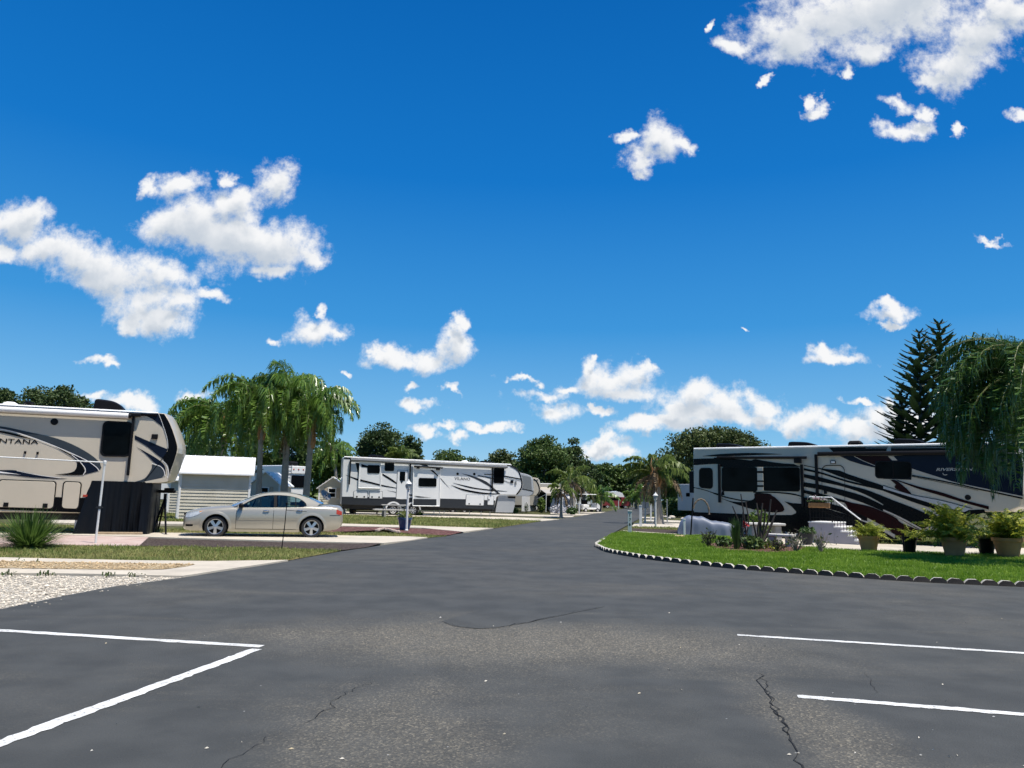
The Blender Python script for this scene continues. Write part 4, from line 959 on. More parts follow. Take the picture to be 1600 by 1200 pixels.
        hl = MB(); hl.grid(strip([(-.90, .715), (-.75, .775), (-.55, .815), (-.36, .83)], [(-.90, .60), (-.72, .62), (-.52, .70), (-.36, .825)], .008, 14, 5, sg)); hl.build('headlight', M['headlamp'], rt)
        am = MB(); am.grid(strip([(-.50, .80), (-.38, .822)], [(-.50, .765), (-.38, .815)], .013, 4, 3, sg)); am.build('turn_signal', M['amber'], rt)
        fo = MB(); fo.grid(strip([(-.93, .40), (-.62, .40)], [(-.93, .33), (-.66, .34)], .004, 6, 3, sg)); fo.build('bumper_vent', M['black'], rt)
        tl = MB(); tl.grid(strip([(3.66, .93), (3.84, .86)], [(3.66, .78), (3.84, .74)], .006, 6, 4, sg)); tl.build('taillight', M['red_lens'], rt)
        ma = MB(); ma.grid(strip([(3.45, .745), (3.78, .745)], [(3.45, .728), (3.78, .728)], .006, 6, 2, sg)); ma.build('bumper_seam', M['darkgrey'], rt)
        mi = MB(); c = P(.72, sg * (yside(.72, .95) + .11), 1.0); mi.blob(c, (.075, .10, .075), 0, 12, 8, np.array([f, n, [0, 0, 1]]), .8); mi.tube([c, P(.76, sg * (yside(.76, .93) - .02), .955)], .025, 6); mi.build('mirror', M['black'], rt)
        # flared arch lip
        for s in (0, WB):
            G = []
            for t in np.linspace(-8, 188, 30):
                row = []
                for rr_, of in ((.385, .004), (.395, .022), (.43, .020), (.475, .004)):
                    x, z = s + rr_ * math.cos(R(t)), .335 + rr_ * math.sin(R(t)); row.append(P(x, sg * (yside(x, z) + of), z))
                G.append(row)
            al = MB(); al.grid(G); al.build('arch_lip', M['carpaint'], rt)
            wheel_at(P(s, sg * .865, .335), n * sg, .335, .22, rt, 5, 'alu', .70)
    gr = MB(); gr.box(P(-.965, 0, .70), (.05, .95, .09), 0, np.array([f, n, [0, 0, 1]]), .02); gr.build('grille', M['black'], rt)
    # cabin
    O = smooth([(.52, .965), (.80, 1.12), (1.06, 1.27), (1.30, 1.365), (1.62, 1.415), (1.95, 1.425), (2.25, 1.40), (2.55, 1.335), (2.85, 1.225), (3.14, 1.085)], 5)
    low = [(3.0, .985), (2.6, .965), (2.2, .945), (1.7, .935), (1.2, .925), (.8, .92)]
    Wd = smooth([(.64, .955), (.82, 1.07), (1.05, 1.20), (1.25, 1.285), (1.5, 1.335), (1.85, 1.35), (2.15, 1.33), (2.42, 1.27), (2.60, 1.18), (2.70, 1.08), (2.715, 1.0)], 4) + [(2.55, .975), (2.1, .96), (1.6, .95), (1.1, .942)]
    outer = [np.array(p) for p in O] + [np.array(p) for p in low]; inner = [np.array(p) for p in Wd]; cc = np.array([1.72, 1.10])
    yw = lambda z: .825 - max(0, z - .93) / .49 * .215
    def hit(poly, a):
        d = np.array([math.cos(a), math.sin(a)]); best = 0
        for i in range(len(poly)):
            p, q = poly[i] - cc, poly[(i + 1) % len(poly)] - cc; e = q - p; den = d[0] * e[1] - d[1] * e[0]
            if abs(den) < 1e-9: continue
            t = (p[0] * e[1] - p[1] * e[0]) / den; u = (p[0] * d[1] - p[1] * d[0]) / den
            if t > 0 and -1e-6 <= u <= 1 + 1e-6: best = max(best, t)
        return cc + d * best
    angs = np.linspace(0, 2 * math.pi, 97)[:-1]; cab = MB(); gls = {}
    for sg in (-1, 1):
        Ro = [hit(outer, a) for a in angs]; Ri = [hit(inner, a) for a in angs]
        G = [[P(o_[0], sg * yw(o_[1]), o_[1]), P(i_[0], sg * (yw(i_[1]) + .004), i_[1]), P(i_[0], sg * (yw(i_[1]) - .02), i_[1])] for o_, i_ in zip(Ro + Ro[:1], Ri + Ri[:1])]
        cab.grid(G, 0, True)
        tr = MB(); tr.grid([[P(i_[0], sg * (yw(i_[1]) + .007), i_[1]), P(*(lambda q: (q[0], sg * (yw(q[1]) + .007), q[1]))(cc + (i_ - cc) * .975))] for i_ in Ri + Ri[:1]], 0, True); tr.build('window_trim', M['black'], rt)
        for s0 in (1.68, 2.34):
            pl = MB(); w = .10 if s0 < 2 else .03; top = 1.345 if s0 < 2 else 1.29; pl.grid([[P(s0 + .02, sg * (yw(.94) + .008), .94), P(s0 + w + .02, sg * (yw(.94) + .008), .945)], [P(s0 - .0, sg * (yw(top) + .008), top), P(s0 + w - .01, sg * (yw(top) + .008), top)]], 0, False); pl.build('window_pillar', M['black'], rt)
        gl = MB(); gl.add([P(i_[0], sg * (yw(i_[1]) - .008), i_[1]) for i_ in Ri], [tuple(range(len(Ri)))]); gl.build('side_window', M['carglass'], rt)
    G = []; Oa = np.array(O)
    for i, (s, z) in enumerate(Oa):
        row = []; t = i / (len(Oa) - 1)
        ds = -.20 * max(0, 1 - t / .32) + .14 * max(0, (t - .72) / .28)
        for y in np.linspace(-1, 1, 13): row.append(P(s + ds * (1 - y * y), y * yw(z), z + .035 * (1 - y * y)))
        G.append(row)
    i0, i1 = int(.31 * len(Oa)), int(.73 * len(Oa))
    cab.grid(G[i0:i1 + 1], 0, True); 
    for rows_ in (G[:i0 + 1], G[i1:]):      # painted edges beside the glass
        R_ = np.array(rows_); cab.grid(R_[:, :2], 0, True); cab.grid(R_[:, -2:], 0, True)
    cab.build('cabin', M['carpaint'], rt)
    ws = MB(); ws.grid(np.array(G[:i0 + 1])[:, 1:-1], 0, True); ws.build('windshield', M['carglass'], rt)
    rw = MB(); rw.grid(np.array(G[i1:])[:, 1:-1], 0, True); rw.build('rear_window', M['carglass'], rt)
    ax = np.array([f, n, [0, 0, 1]])
    for s, y in ((1.55, -.38), (1.55, .38), (2.45, -.38), (2.45, .38)):
        st = MB(); st.box(P(s + .10, y, .98), (.14, .50, .42), 0, ax, .05); st.box(P(s + .16, y, 1.235), (.10, .26, .15), 0, ax, .04); st.build('seat', M['seat'], rt)
    ds = MB(); ds.box(P(.75, 0, .97), (.35, 1.35, .08), 0, ax, .03); ds.build('dashboard', M['black'], rt)
    sw = MB(); th = np.linspace(0, 2 * math.pi, 17); sw.tube([P(1.05 + .06 * math.sin(t), -.38 + .18 * math.cos(t), 1.02 + .17 * math.sin(t)) for t in th], .014, 6, 0, False); sw.build('steering_wheel', M['black'], rt)
    return rt
car((335, 840), 74.5, 'pale gold saloon car parked on the concrete drive in front of the palms')
# ------------------------------------------------------------------ white fifth wheel in the middle
g = Rig((643, 806), 75.5, 'fifth_wheel_trailer', 'white fifth wheel trailer with charcoal streaks and a picnic table beside its steps', 'trailer')
E_, G_ = cr(660, 690, 8), cr(520, 690, 7.5)
z_ = lambda x, y: tuple(g.sz(x, y))
front = [z_(*p) for p in [(798.5, 726), (805, 730), (810, 736), (814.5, 746), (816.2, 757), (814.5, 764), (811, 769), (807.5, 773.3)]]
rear = [z_(*p) for p in [(533.2, 788), (534, 776), (536, 716)]]
prof = rear + [z_(538, 714)] + front + [z_(781, 773), z_(776, 777), z_(772, 796)]
b = g.body(prof, front=range(4, 12), bulge=0.3, rear=(0, 1, 2, 3), rearb=.06)
BLK, DG, MG, WHT = 1, 2, 3, 4
zl = lambda c: [c]
g.decal([(533.8, 776), (616, 777), (726, 780), (774, 782), (772, 796), (660, 792.4), (533.4, 788)], DG, 1)
g.band(G_((150, 390), (330, 445), (560, 503), (830, 557)), G_((150, 392), (330, 470), (560, 521), (830, 561)), BLK)
g.band(G_((580, 373), (680, 430), (760, 490), (800, 525)), G_((582, 395), (680, 458), (750, 500), (798, 527)), BLK)
g.decal(G_((265, 245), (310, 250), (308, 300), (300, 398), (285, 330)), BLK); g.decal(G_((330, 262), (412, 285), (410, 305), (335, 296)), BLK)
g.band(G_((640, 573), (800, 600), (1000, 633), (1160, 655)), G_((640, 575), (800, 610), (1000, 652), (1160, 659)), BLK)
g.decal(E_((92, 350), (130, 354), (212, 440), (200, 445)), BLK); g.decal(E_((205, 440), (215, 440), (345, 590), (270, 515)), BLK)
g.decal(G_((945, 238), (1060, 240), (1125, 290), (1060, 282)), BLK)
g.band(E_((490, 398), (600, 422), (700, 455), (790, 495), (850, 540), (970, 650)), E_((492, 400), (600, 440), (700, 485), (790, 535), (840, 565), (945, 657)), DG)
g.band(E_((360, 542), (500, 588), (700, 628), (850, 645), (970, 650)), E_((362, 546), (500, 610), (700, 650), (850, 660), (970, 656)), BLK, 2)
g.band(E_((380, 515), (560, 555), (700, 583), (900, 605), (1060, 621)), E_((382, 518), (560, 572), (700, 598), (900, 618), (1060, 624)), BLK)
g.line(E_((1025, 432), (1120, 448), (1245, 472)), 1.7, BLK); g.line(E_((690, 425), (780, 440), (892, 466)), 1.3, BLK); g.line(E_((770, 409), (892, 413)), 1.2, BLK); g.line(E_((1020, 488), (1100, 520)), 1.0, MG); g.line(E_((1030, 455), (1240, 492)), .8, MG)
g.line([(799, 727), (805.5, 731), (810.5, 737.5), (814.2, 747), (815.6, 757), (813.5, 764), (807, 773)], 2.0, BLK)
g.line(E_((1100, 305), (1160, 335), (1195, 365)), 2.5, DG)
g.line([(537, 716), (660, 721.7), (798, 727.5)], 1.5, BLK)
g.text('VILANO', (710, 749.7), (734.5, 750.8), 4.4, BLK, 0.0)
g.line(E_((300, 375), (300, 380)), .1, MG)
ztop = z_(700, 721)[1]
b.tube([g.P(z_(538, 714)[0], .01, z_(538, 714)[1]), g.P(z_(798, 726)[0], .01, z_(798, 726)[1])], .05, 8, WHT)
b.build('body', [M['white_gel'], M['black_gloss'], M['darkgrey'], M['midgrey'], M['roof_white']], g.root)
# slide rooms
def slide(c0, c1, c2, c3, out, label=None):
    bb = MB(); lt, rt, rb, lb = [g.sz(*c) for c in (c0, c1, c2, c3)]
    A = [g.P(q[0], .05, q[1]) for q in (lt, rt, rb, lb)]; bb.prism(A, -g.na * (out + .05), 0)
    for p, q in ((lt, rt), (rt, rb), (rb, lb), (lb, lt)): bb.tube([g.P(p[0], -out, p[1]), g.P(q[0], -out, q[1])], .035, 6, 1)
    return bb.build('slide_out', [M['white_gel'], M['roof_white']], g.root)
slide((562.3, 721.5), (594, 722), (594.5, 763), (560, 762.5), .10)
slide((645.6, 729.5), (687, 731.5), (686, 790.8), (644.5, 790.2), .16)
for pts, m_, o_ in ((G_((945, 636), (1000, 640), (1160, 657), (1000, 653)), 'black_gloss', .176), (E_((92, 352), (130, 354), (205, 432), (193, 434)), 'black_gloss', .176), ([(645.5, 779.4), (682, 780), (682, 790), (645, 789.6)], 'darkgrey', .174),
    ([(563, 748.8), (578, 752.5), (593.5, 756.5), (593.5, 758.9), (578, 755.2), (563, 751.7)], 'black_gloss', .116), (G_((333, 262), (412, 285), (410, 305), (337, 296)), 'black_gloss', .116)):
    sd = MB(); sd.add([g.at(x, y, o_) for x, y in pts], [tuple(range(len(pts)))], 0); sd.build('slide_stripe', M[m_], g.root)
g.hatch(G_((243, 576), (410, 578), (408, 668), (241, 664)), .06, 'midgrey', 'white_gel', G_((282, 645), (368, 647)), lr=.055, sq=False)
g.hatch(G_((426, 578), (584, 580), (582, 673), (424, 669)), .06, 'midgrey', 'white_gel', G_((460, 649), (542, 651)), lr=.055, sq=False)
g.hatch(E_((545, 660), (775, 668), (768, 803), (536, 797)), .06, 'midgrey', 'white_gel', E_((583, 777), (720, 781)), lr=.05, sq=False)
g.hatch(E_((815, 675), (896, 678), (890, 797), (810, 793)), .06, 'midgrey', 'white_gel', E_((830, 728),), lr=.05, sq=False)
g.window(G_((405, 274), (549, 278), (547, 374), (403, 370)), .10, off0=.10); g.window(G_((610, 241), (720, 244), (718, 347), (607, 344)), .10)
g.window(G_((1003, 425), (1212, 430), (1210, 530), (1000, 526)), .10, off0=.16); g.window(E_((893, 322), (1024, 328), (1019, 524), (888, 518)), .10)
d = g.hatch(G_((757, 332), (880, 335), (874, 680), (738, 676)), .05, 'midgrey', 'white_gel', G_((860, 516),), name='door', lr=.05)
w = MB(); Q = g.quad(G_((786, 350), (849, 352), (846, 462), (782, 460)), .06); w.prism([g.P(a, -.036, z) for a, z in Q], -g.na * .012); w.build('window', M['glass'], d)
v = MB(); v.add([g.at(x, y, .05) for x, y in G_((790, 465), (825, 465), (808, 490))], [(0, 1, 2)]); v.build('emblem', M['black_gloss'], d)
for p in ((715, 740.4), (741, 740.8)): g.disc(*p, .09, 'speaker', 'black')
q = MB(); g.pxbox(q, (798, 750.3), (802.2, 755), -.05, 0); q.build('vent', M['black'], g.root); q = MB(); g.pxbox(q, (804.5, 752), (807, 757.5), -.05, 0); q.build('vent', M['midgrey'], g.root)
aw = MB(); q0, q1 = z_(548, 718.5), z_(792, 730); aw.tube([g.P(q0[0], -.16, q0[1]), g.P(q1[0], -.16, q1[1])], .085, 10, 0); aw.tube([g.P(q0[0], -.04, q0[1] + .12), g.P(q1[0], -.04, q1[1] + .12)], .04, 6, 0)
aw = aw.build('awning', [M['midgrey'], M['black']], g.root)
for c0, c1 in (((547.5, 717), (546, 757)), ((641, 721), (640, 762)), ((770.5, 728), (767.5, 768))):
    q = MB(); a0, a1 = g.sz(*c0), g.sz(*c1); q.box(g.P((a0[0] + a1[0]) / 2, -.10, (a0[1] + a1[1]) / 2), (.085, .12, a0[1] - a1[1]), 0, g.ax, .01); q.build('awning_arm', M['black'], aw)
q = MB(); a0, a1 = z_(646, 728.6), z_(691, 731.4); q.tube([g.P(a0[0], -.26, a0[1]), g.P(a1[0], -.26, a1[1])], .05, 8); g.fbox(q, a0[0] + .2, a0[0] + .4, -.34, -.16, a0[1] - .15, a0[1]); g.fbox(q, a1[0] - .45, a1[0] - .2, -.34, -.16, a1[1] - .15, a1[1]); q.build('slide_awning', M['black'], aw)
for p in ((614.5, 0), (645, 0)): 
    a = z_(p[0], 796)[0]; g.wheel(a, .06, .37, spokes=8, rim='awning', rr=.62)
    fl = MB(); th = np.linspace(R(5), R(175), 14); G2 = [[g.P(a + r_ * math.cos(t), w_, .37 + r_ * math.sin(t)) for r_, w_ in ((.46, .02), (.46, -.05), (.56, -.05), (.57, .0))] for t in th]; fl.grid(G2, 0); fl.build('fender', M['white_gel'], g.root)
g.ac(G_((428, 152), (625, 190))[0] , G_((428, 152), (625, 190))[1], .8, 1.6); g.ac(*E_((735, 238), (905, 268)), .8, 1.6)
for c in (E_((480, 242), (575, 268)),):
    q0, q1 = g.sz(*c[0], 1), g.sz(*c[1], 1); v = MB(); v.blob(g.P((q0[0] + q1[0]) / 2, 1.0, q1[1]), ((q1[0] - q0[0]) / 2, .35, q0[1] - q1[1] + .05), 0, 12, 8, g.ax, .8); v.build('roof_vent', M['roof_white'], g.root)
q = MB(); zb = z_(650, 793)[1]; g.fbox(q, z_(536, 789)[0], z_(770, 796)[0], .25, 2.2, zb - .18, zb + .12); q.build('chassis', M['underbody'], g.root)
for px in (679, 688, 695, 735, 753, 767): 
    q = MB(); a = z_(px, 800)[0]; q.tube([g.P(a, .3, .4), g.P(a, .3, .0)], .025, 6); q.build('stabilizer_leg', M['steel'], g.root)
q = MB(); g.fbox(q, z_(586, 790)[0], z_(612, 790)[0], -.05, .15, .42, .46); 
for i in range(4):
    z = .62 - .15 * i; g.fbox(q, z_(622, 780)[0], z_(638, 780)[0], -.25 - .2 * i, -.03 - .2 * i, z, z + .03)
for e in (622, 637.5): q.tube([g.P(z_(e, 780)[0], -.05, .66), g.P(z_(e, 780)[0], -.85, .08)], .025, 6)
q.build('entry_steps', M['steel'], g.root)
# grey hitch cover in front
q = MB(); P4 = [z_(779.5, 775), z_(806, 775.5), z_(805, 790.5), z_(802, 801), z_(775, 800.5)]
q.prism([g.P(a, .15, z) for a, z in P4], g.na * 2.1); q.build('hitch_cover', M['grey_gel'], g.root)
q = MB(); g.pxbox(q, (794, 775.3), (805.5, 778.5), .10, .16); q.build('hitch_slot', M['black'], g.root)

# ------------------------------------------------------------------ the two pale noses standing behind it
def nose(pxs, az, bottom_px, label, m, W=2.45, wall=None, extra=None):
    gr = Rig(bottom_px, az, 'fifth_wheel_trailer', label, 'trailer')
    Z = lambda x, y: tuple(gr.sz(x, y))
    fr = [Z(*p) for p in pxs]; top = fr[0][1]; low = fr[-1]
    prof = [(fr[0][0] - 9.5, .55), (fr[0][0] - 9.5, top)] + fr + [(low[0] - 1.9, low[1]), (low[0] - 2.3, .55)]
    b = gr.body(prof, front=range(2, 2 + len(fr)), bulge=.35)
    return gr, b, Z
n1, b, Z = nose([(812, 738.5), (823, 741), (829, 744), (831.5, 750), (832.5, 760), (833, 768), (831.5, 773), (826, 775.5)], 75.5, (812, 803), 'grey fifth wheel trailer whose nose shows just behind the white one', 'grey_gel')
n1.decal([(814, 742.5), (829.5, 745.5), (831, 767), (814, 763.5)], 1, 1); n1.line([(814, 763.5), (833.5, 767.6)], 1.2, 2)
b.build('body', [M['grey_gel'], M['midgrey'], M['black_gloss'], M['roof_white']], n1.root); n1.window([(799, 742), (808, 743), (808, 757), (799, 756)], .1)
q = MB(); n1.fbox(q, -8, n1.sz(822, 776)[0] - 2.2, .3, 2.1, .35, .6); q.build('chassis', M['underbody'], n1.root)
for a in (-4.8, -5.8): n1.wheel(a, .08, .36, rim='awning')
n2, b, Z = nose([(832, 746), (839, 747), (842, 750), (843, 756), (843.5, 762), (843, 768), (841, 772), (838.5, 774.5)], 75.5, (832, 801.5), 'cream fifth wheel trailer with its black edged nose beyond the grey one', 'cream')
n2.line([(834, 748.5), (839, 753), (842.6, 762), (842.2, 769), (838.5, 774)], 1.7, 1)
n2.line([(834, 750), (838, 751), (841, 749)], 1.0, 1)
b.build('body', [M['cream'], M['black_gloss']], n2.root); n2.window([(820, 749), (829, 750), (829, 762), (820, 761)], .1)
q = MB(); n2.fbox(q, -8, n2.sz(836, 776)[0] - 2.2, .3, 2.1, .35, .6); q.build('chassis', M['underbody'], n2.root)
for a in (-4.8, -5.8): n2.wheel(a, .08, .36, rim='awning')
# white hitch cloth of the second one
q = MB(); c0, c1 = gp(815, 799.5), gp(837.5, 798.5); H = 1.95; G2 = []
for r in range(9):
    t = r / 8; row = []
    for i in range(25):
        u = i / 24; p = c0 * (1 - u) + c1 * u; fo = .04 * math.sin(u * 26 + t) * (0.3 + t) ; row.append(p + np.array([0, fo, H * (1 - t) + .02]))
    G2.append(row)
# wrap to the back
for row in G2: row.append(row[-1] + n2.na * 1.8)
q.grid(G2, 0); 
q.build('hitch_skirt', mat('white vinyl cloth', (0.62, 0.62, 0.63), .5, .06, 2.0), n1.root)
# ------------------------------------------------------------------ big dark and silver fifth wheel on the east side
g = Rig((1237, 843), 126, 'fifth_wheel_trailer', 'long silver fifth wheel trailer with sweeping black and maroon graphics', 'trailer')
M_, N_, O_ = cr(1060, 680, 6.6667), cr(1220, 680, 6.6667), cr(1380, 680, 5.4545)
z_ = lambda x, y: tuple(g.sz(x, y))
BLK, NAV, MAR, GRY, WHT, CRM = 1, 2, 3, 4, 5, 6
zt = z_(1240, 698)[1]; zb = .50
s_r = z_(1083.5, 760)[0]; s_f = z_(1596, 740)[0]
up = z_(1480, 842); ov = z_(1512, 800)
prof = [(s_r, .62), (s_r, zt - .12), (s_r + .08, zt), (s_f - 1.0, zt), (s_f - .45, zt - .05), (s_f - .12, zt - .35), (s_f, zt - .9), (s_f + .02, 2.0), (s_f - .15, 1.55), (s_f - .5, z_(1590, 800)[1]), (ov[0], ov[1]), (up[0] - .1, zb), (z_(1410, 842)[0], zb - .02), (s_r + 2, .52)]
b = g.body(prof, front=range(4, 10), bulge=.35)
g.band([(1083.6, 717), (1122, 716), (1160, 718), (1182, 721), (1200, 725), (1240, 725)], [(1083.6, 726.8), (1122, 725), (1127, 729.5), (1182, 729.5), (1210, 729.5), (1251, 729.5)], BLK, 1)
g.band(M_((250, 217), (450, 195), (700, 185), (900, 188), (1080, 197)), M_((250, 219), (450, 221), (700, 212), (900, 204), (1080, 199)), BLK)
g.band(M_((370, 233), (700, 232), (1180, 232)), M_((370, 243), (700, 244), (1180, 246)), BLK, 2)
g.decal(M_((600, 222), (1180, 214), (1180, 230), (600, 231)), GRY, 1)
g.band(M_((800, 250), (900, 268), (1050, 290), (1180, 300)), M_((760, 262), (900, 296), (1050, 303), (1180, 305)), BLK, 3)
# lower sweeps of the rear half
g.band(M_((152, 538), (300, 575), (430, 622), (600, 663), (720, 680), (775, 672), (797, 645)), M_((152, 546), (300, 583), (430, 634), (600, 676), (720, 692), (790, 682), (803, 650)), BLK, 2)
g.band(M_((290, 576), (430, 608), (470, 560)), M_((290, 577), (430, 622), (480, 625)), BLK, 1)
g.band(M_((440, 655), (560, 690), (700, 696), (790, 672), (795, 605), (900, 606), (960, 612)), M_((440, 658), (600, 718), (760, 768), (900, 797), (1050, 803), (1105, 770), (1010, 650)), BLK, 2)
g.decal(smooth(M_((800, 612), (880, 608), (950, 614), (1030, 670), (1085, 730), (1100, 770), (1080, 793), (1020, 797), (930, 780), (850, 735), (800, 680)), 4), MAR, 4)
g.band(M_((780, 590), (1000, 590), (1180, 605), (1280, 630)), M_((780, 600), (1000, 602), (1180, 620), (1280, 642)), BLK, 3)
g.line(M_((940, 612), (1040, 660), (1120, 735), (1125, 780), (1080, 805)), .8, GRY, 3)
g.band(M_((1105, 690), (1200, 712), (1300, 735)), M_((1105, 692), (1200, 755), (1290, 790)), BLK, 3)
# dark lower body
low = [(1083.8, 800)] + M_((600, 818), (960, 831)) + N_((110, 832), (158, 812), (160, 795), (100, 730), (60, 702)) + N_((220, 715), (420, 745), (560, 790), (700, 830), (830, 885), (1000, 955), (1190, 1045)) + [(1402, 842.5)]
g.decal(low + [z for z in [(1300, 842), (1237, 832), (1150, 818.5), (1083.8, 814)]], BLK, 1)
# bands across the door
for u, l in ([((240, 310), (400, 342), (560, 362), (610, 368), (700, 405), (850, 455), (1020, 510), (1190, 573)), ((240, 318), (400, 352), (520, 395), (640, 440), (760, 478), (900, 522), (1050, 560), (1190, 592))],
             [((240, 343), (430, 388), (700, 472), (1000, 543), (1200, 600)), ((240, 366), (430, 408), (700, 492), (1000, 562), (1200, 614))],
             [((240, 404), (420, 440), (700, 520), (900, 572), (1200, 690)), ((240, 440), (420, 486), (660, 540), (900, 628), (1200, 800))],
             [((240, 490), (430, 520), (680, 580), (900, 650), (1200, 800)), ((240, 536), (430, 572), (700, 652), (900, 722), (1200, 852))],
             [((240, 570), (420, 610), (700, 690), (830, 740)), ((240, 602), (420, 652), (700, 712), (800, 748))],
             [((240, 648), (420, 690), (700, 765), (900, 850)), ((240, 720), (420, 745), (700, 830), (900, 925))]):
    g.band(N_(*u), N_(*l), BLK, 2)
g.band(N_((660, 690), (900, 735), (1050, 790), (1200, 862)) + O_((150, 745), (260, 790), (330, 815)), N_((700, 765), (900, 860), (1050, 940), (1200, 1035)) + O_((150, 880), (260, 890), (330, 900)), MAR, 3)
g.band(O_((0, 525), (200, 598), (350, 660), (470, 715)), O_((0, 640), (100, 690), (250, 775), (330, 815)), BLK, 3)
g.band(O_((0, 632), (100, 675), (220, 735), (330, 797)), O_((0, 645), (100, 690), (220, 752), (322, 806)), CRM, 5)
g.band(N_((830, 878), (950, 912), (1080, 975), (1190, 1035)), N_((830, 888), (950, 935), (1080, 1010), (1190, 1075)), CRM, 5)
# deep blue upper front
navy = N_((612, 216), (760, 215), (1190, 214)) + O_((400, 158), (1180, 158), (1195, 300), (1190, 520)) + O_((960, 488), (800, 445), (600, 397), (420, 340), (245, 288)) + O_((240, 380), (0, 372)) + N_((980, 338), (850, 308), (720, 268))
g.decal(navy, NAV, 1)
g.decal(N_((770, 218), (1105, 216), (1150, 265), (985, 270), (980, 320), (860, 275)), MAR, 3)
g.line(N_((765, 220), (860, 268), (985, 318)), .9, CRM, 4)
g.decal(N_((1112, 216), (1172, 216), (1215, 262), (1160, 262)), CRM, 4)
g.decal(N_((500, 128), (1115, 119), (1092, 180), (555, 183)), BLK, 2); g.decal(N_((1150, 119), (1270, 118)) + O_((480, 92), (1150, 80), (1150, 148), (480, 152)) + N_((1145, 180),), BLK, 2)
g.line(O_((-160, 152), (200, 152), (480, 151), (1100, 146)), 1.4, CRM, 4); g.line(O_((-150, 108), (480, 106), (1100, 100)), .7, CRM, 4)
# fine lines on the front half
g.band(O_((245, 285), (420, 342), (600, 397), (810, 442), (1190, 520)), O_((245, 300), (420, 358), (600, 408), (810, 452), (1190, 530)), CRM, 4)
g.band(O_((245, 338), (600, 404), (810, 452), (1190, 532)), O_((245, 348), (600, 416), (810, 464), (1190, 545)), BLK, 4)
g.line(O_((245, 352), (600, 424), (810, 470)), .7, BLK, 4)
g.band(O_((110, 378), (300, 437), (500, 488), (700, 555), (900, 606)), O_((128, 392), (300, 457), (500, 518), (700, 578), (900, 634)), MAR, 3)
g.band(O_((0, 432), (240, 508), (500, 560), (750, 628)), O_((0, 455), (230, 525), (480, 600), (690, 655)), GRY, 3)
g.line(O_((0, 428), (240, 505), (500, 556), (760, 625)), .8, BLK, 4)
g.band(O_((0, 458), (240, 527), (480, 602), (690, 656)), O_((0, 475), (240, 565), (430, 630), (560, 690)), BLK, 2)
g.decal(smooth(O_((60, 380), (110, 385), (180, 440), (240, 500), (180, 490), (100, 450), (108, 420)), 3), MAR, 4)
g.decal(O_((690, 640), (860, 632), (870, 655), (760, 700), (560, 870), (470, 890), (440, 700), (560, 690)), BLK, 2)
g.text('RIVERSTONE', O_((452, 304),)[0], O_((800, 300),)[0], 4.2, CRM, .02, .28, 6)
g.line(O_((508, 322), (515, 335), (530, 339), (545, 334)), 1.1, CRM, 6)
# white roof edge
b.tube([g.P(s_r + .04, .02, zt - .02), g.P(s_f - .6, .02, zt - .01)], .05, 8, WHT)
for x0 in (1110, 1128): g.line([(x0 - 1, 766), (x0 - 1.5, 800)], .5, GRY, 1)
b.build('body', [M['silver_gel'], M['black_gloss'], M['navy'], M['maroon'], M['grey_gel'], M['roof_white'], mat('warm cream paint', (.40, .37, .32), .3, .04, coat=.4)], g.root)
g.window(M_((217, 340), (358, 340), (360, 562), (217, 548)), .16, .03)
g.window(M_((455, 330), (822, 332), (822, 590), (455, 584)), .10, .02); g.window(M_((880, 333), (1265, 334), (1268, 588), (884, 580)), .10, .02)
q = MB(); g.pxbox(q, M_((818, 332), (0, 0))[0], M_((886, 578), (0, 0))[0], -.05, 0, 0, .01); pl = q.build('window_pillar', M['silver_gel'], g.root)
for y0, y1 in ((372, 394), (472, 486), (520, 540)):
    q = MB(); g.pxbox(q, M_((818, y0), (0, 0))[0], M_((886, y1), (0, 0))[0], -.06, -.05); q.build('pillar_band', M['black'], pl)
g.window(N_((983, 268), (1200, 268), (1200, 455), (983, 450))[:1] + O_((242, 225), (242, 375)) + N_((983, 450),), .14, .03, bars=(.5,))
# entry door outline, light, handle
d = MB(); Q = g.quad(N_((428, 310), (668, 310), (672, 880), (430, 800)), .22); I = Q.mean(0) + (Q - Q.mean(0)) * .965; k = len(Q)
d.add([g.P(a, -.03, z) for a, z in Q] + [g.P(a, -.034, z) for a, z in I], [(i, (i + 1) % k, k + (i + 1) % k, k + i) for i in range(k)]); d = d.build('door', M['black'], g.root)
q = MB(); g.pxbox(q, N_((446, 575), (0, 0))[0], N_((480, 612), (0, 0))[0], -.07, -.03, 0, .01); q.build('handle', M['black'], d)
q = MB(); g.pxbox(q, N_((515, 264), (0, 0))[0], N_((570, 297), (0, 0))[0], -.06, 0, 0, .01); g.pxbox(q, N_((522, 270), (0, 0))[0], N_((563, 291), (0, 0))[0], -.075, -.05, 1, .005); q.build('porch_light', [M['black'], M['awning']], g.root)
aw = MB(); a0, a1 = z_(1279, 709.5), z_(1575, 706.5); aw.tube([g.P(a0[0], -.13, a0[1]), g.P(a1[0], -.13, a1[1])], .085, 10); aw = aw.build('awning', M['black'], g.root)
for c0, c1 in ((N_((374, 200), (380, 622)))[:2], (N_((228, 305), (228, 742)))[:2], (M_((432, 305), (434, 702)))[:2], (N_((270, 650), (268, 745)))[:2]):
    q = MB(); e0, e1 = g.sz(*c0), g.sz(*c1); q.box(g.P((e0[0] + e1[0]) / 2, -.07, (e0[1] + e1[1]) / 2), (.10, .11, e0[1] - e1[1]), 0, g.ax, .012); q.build('awning_arm', M['black'], aw)
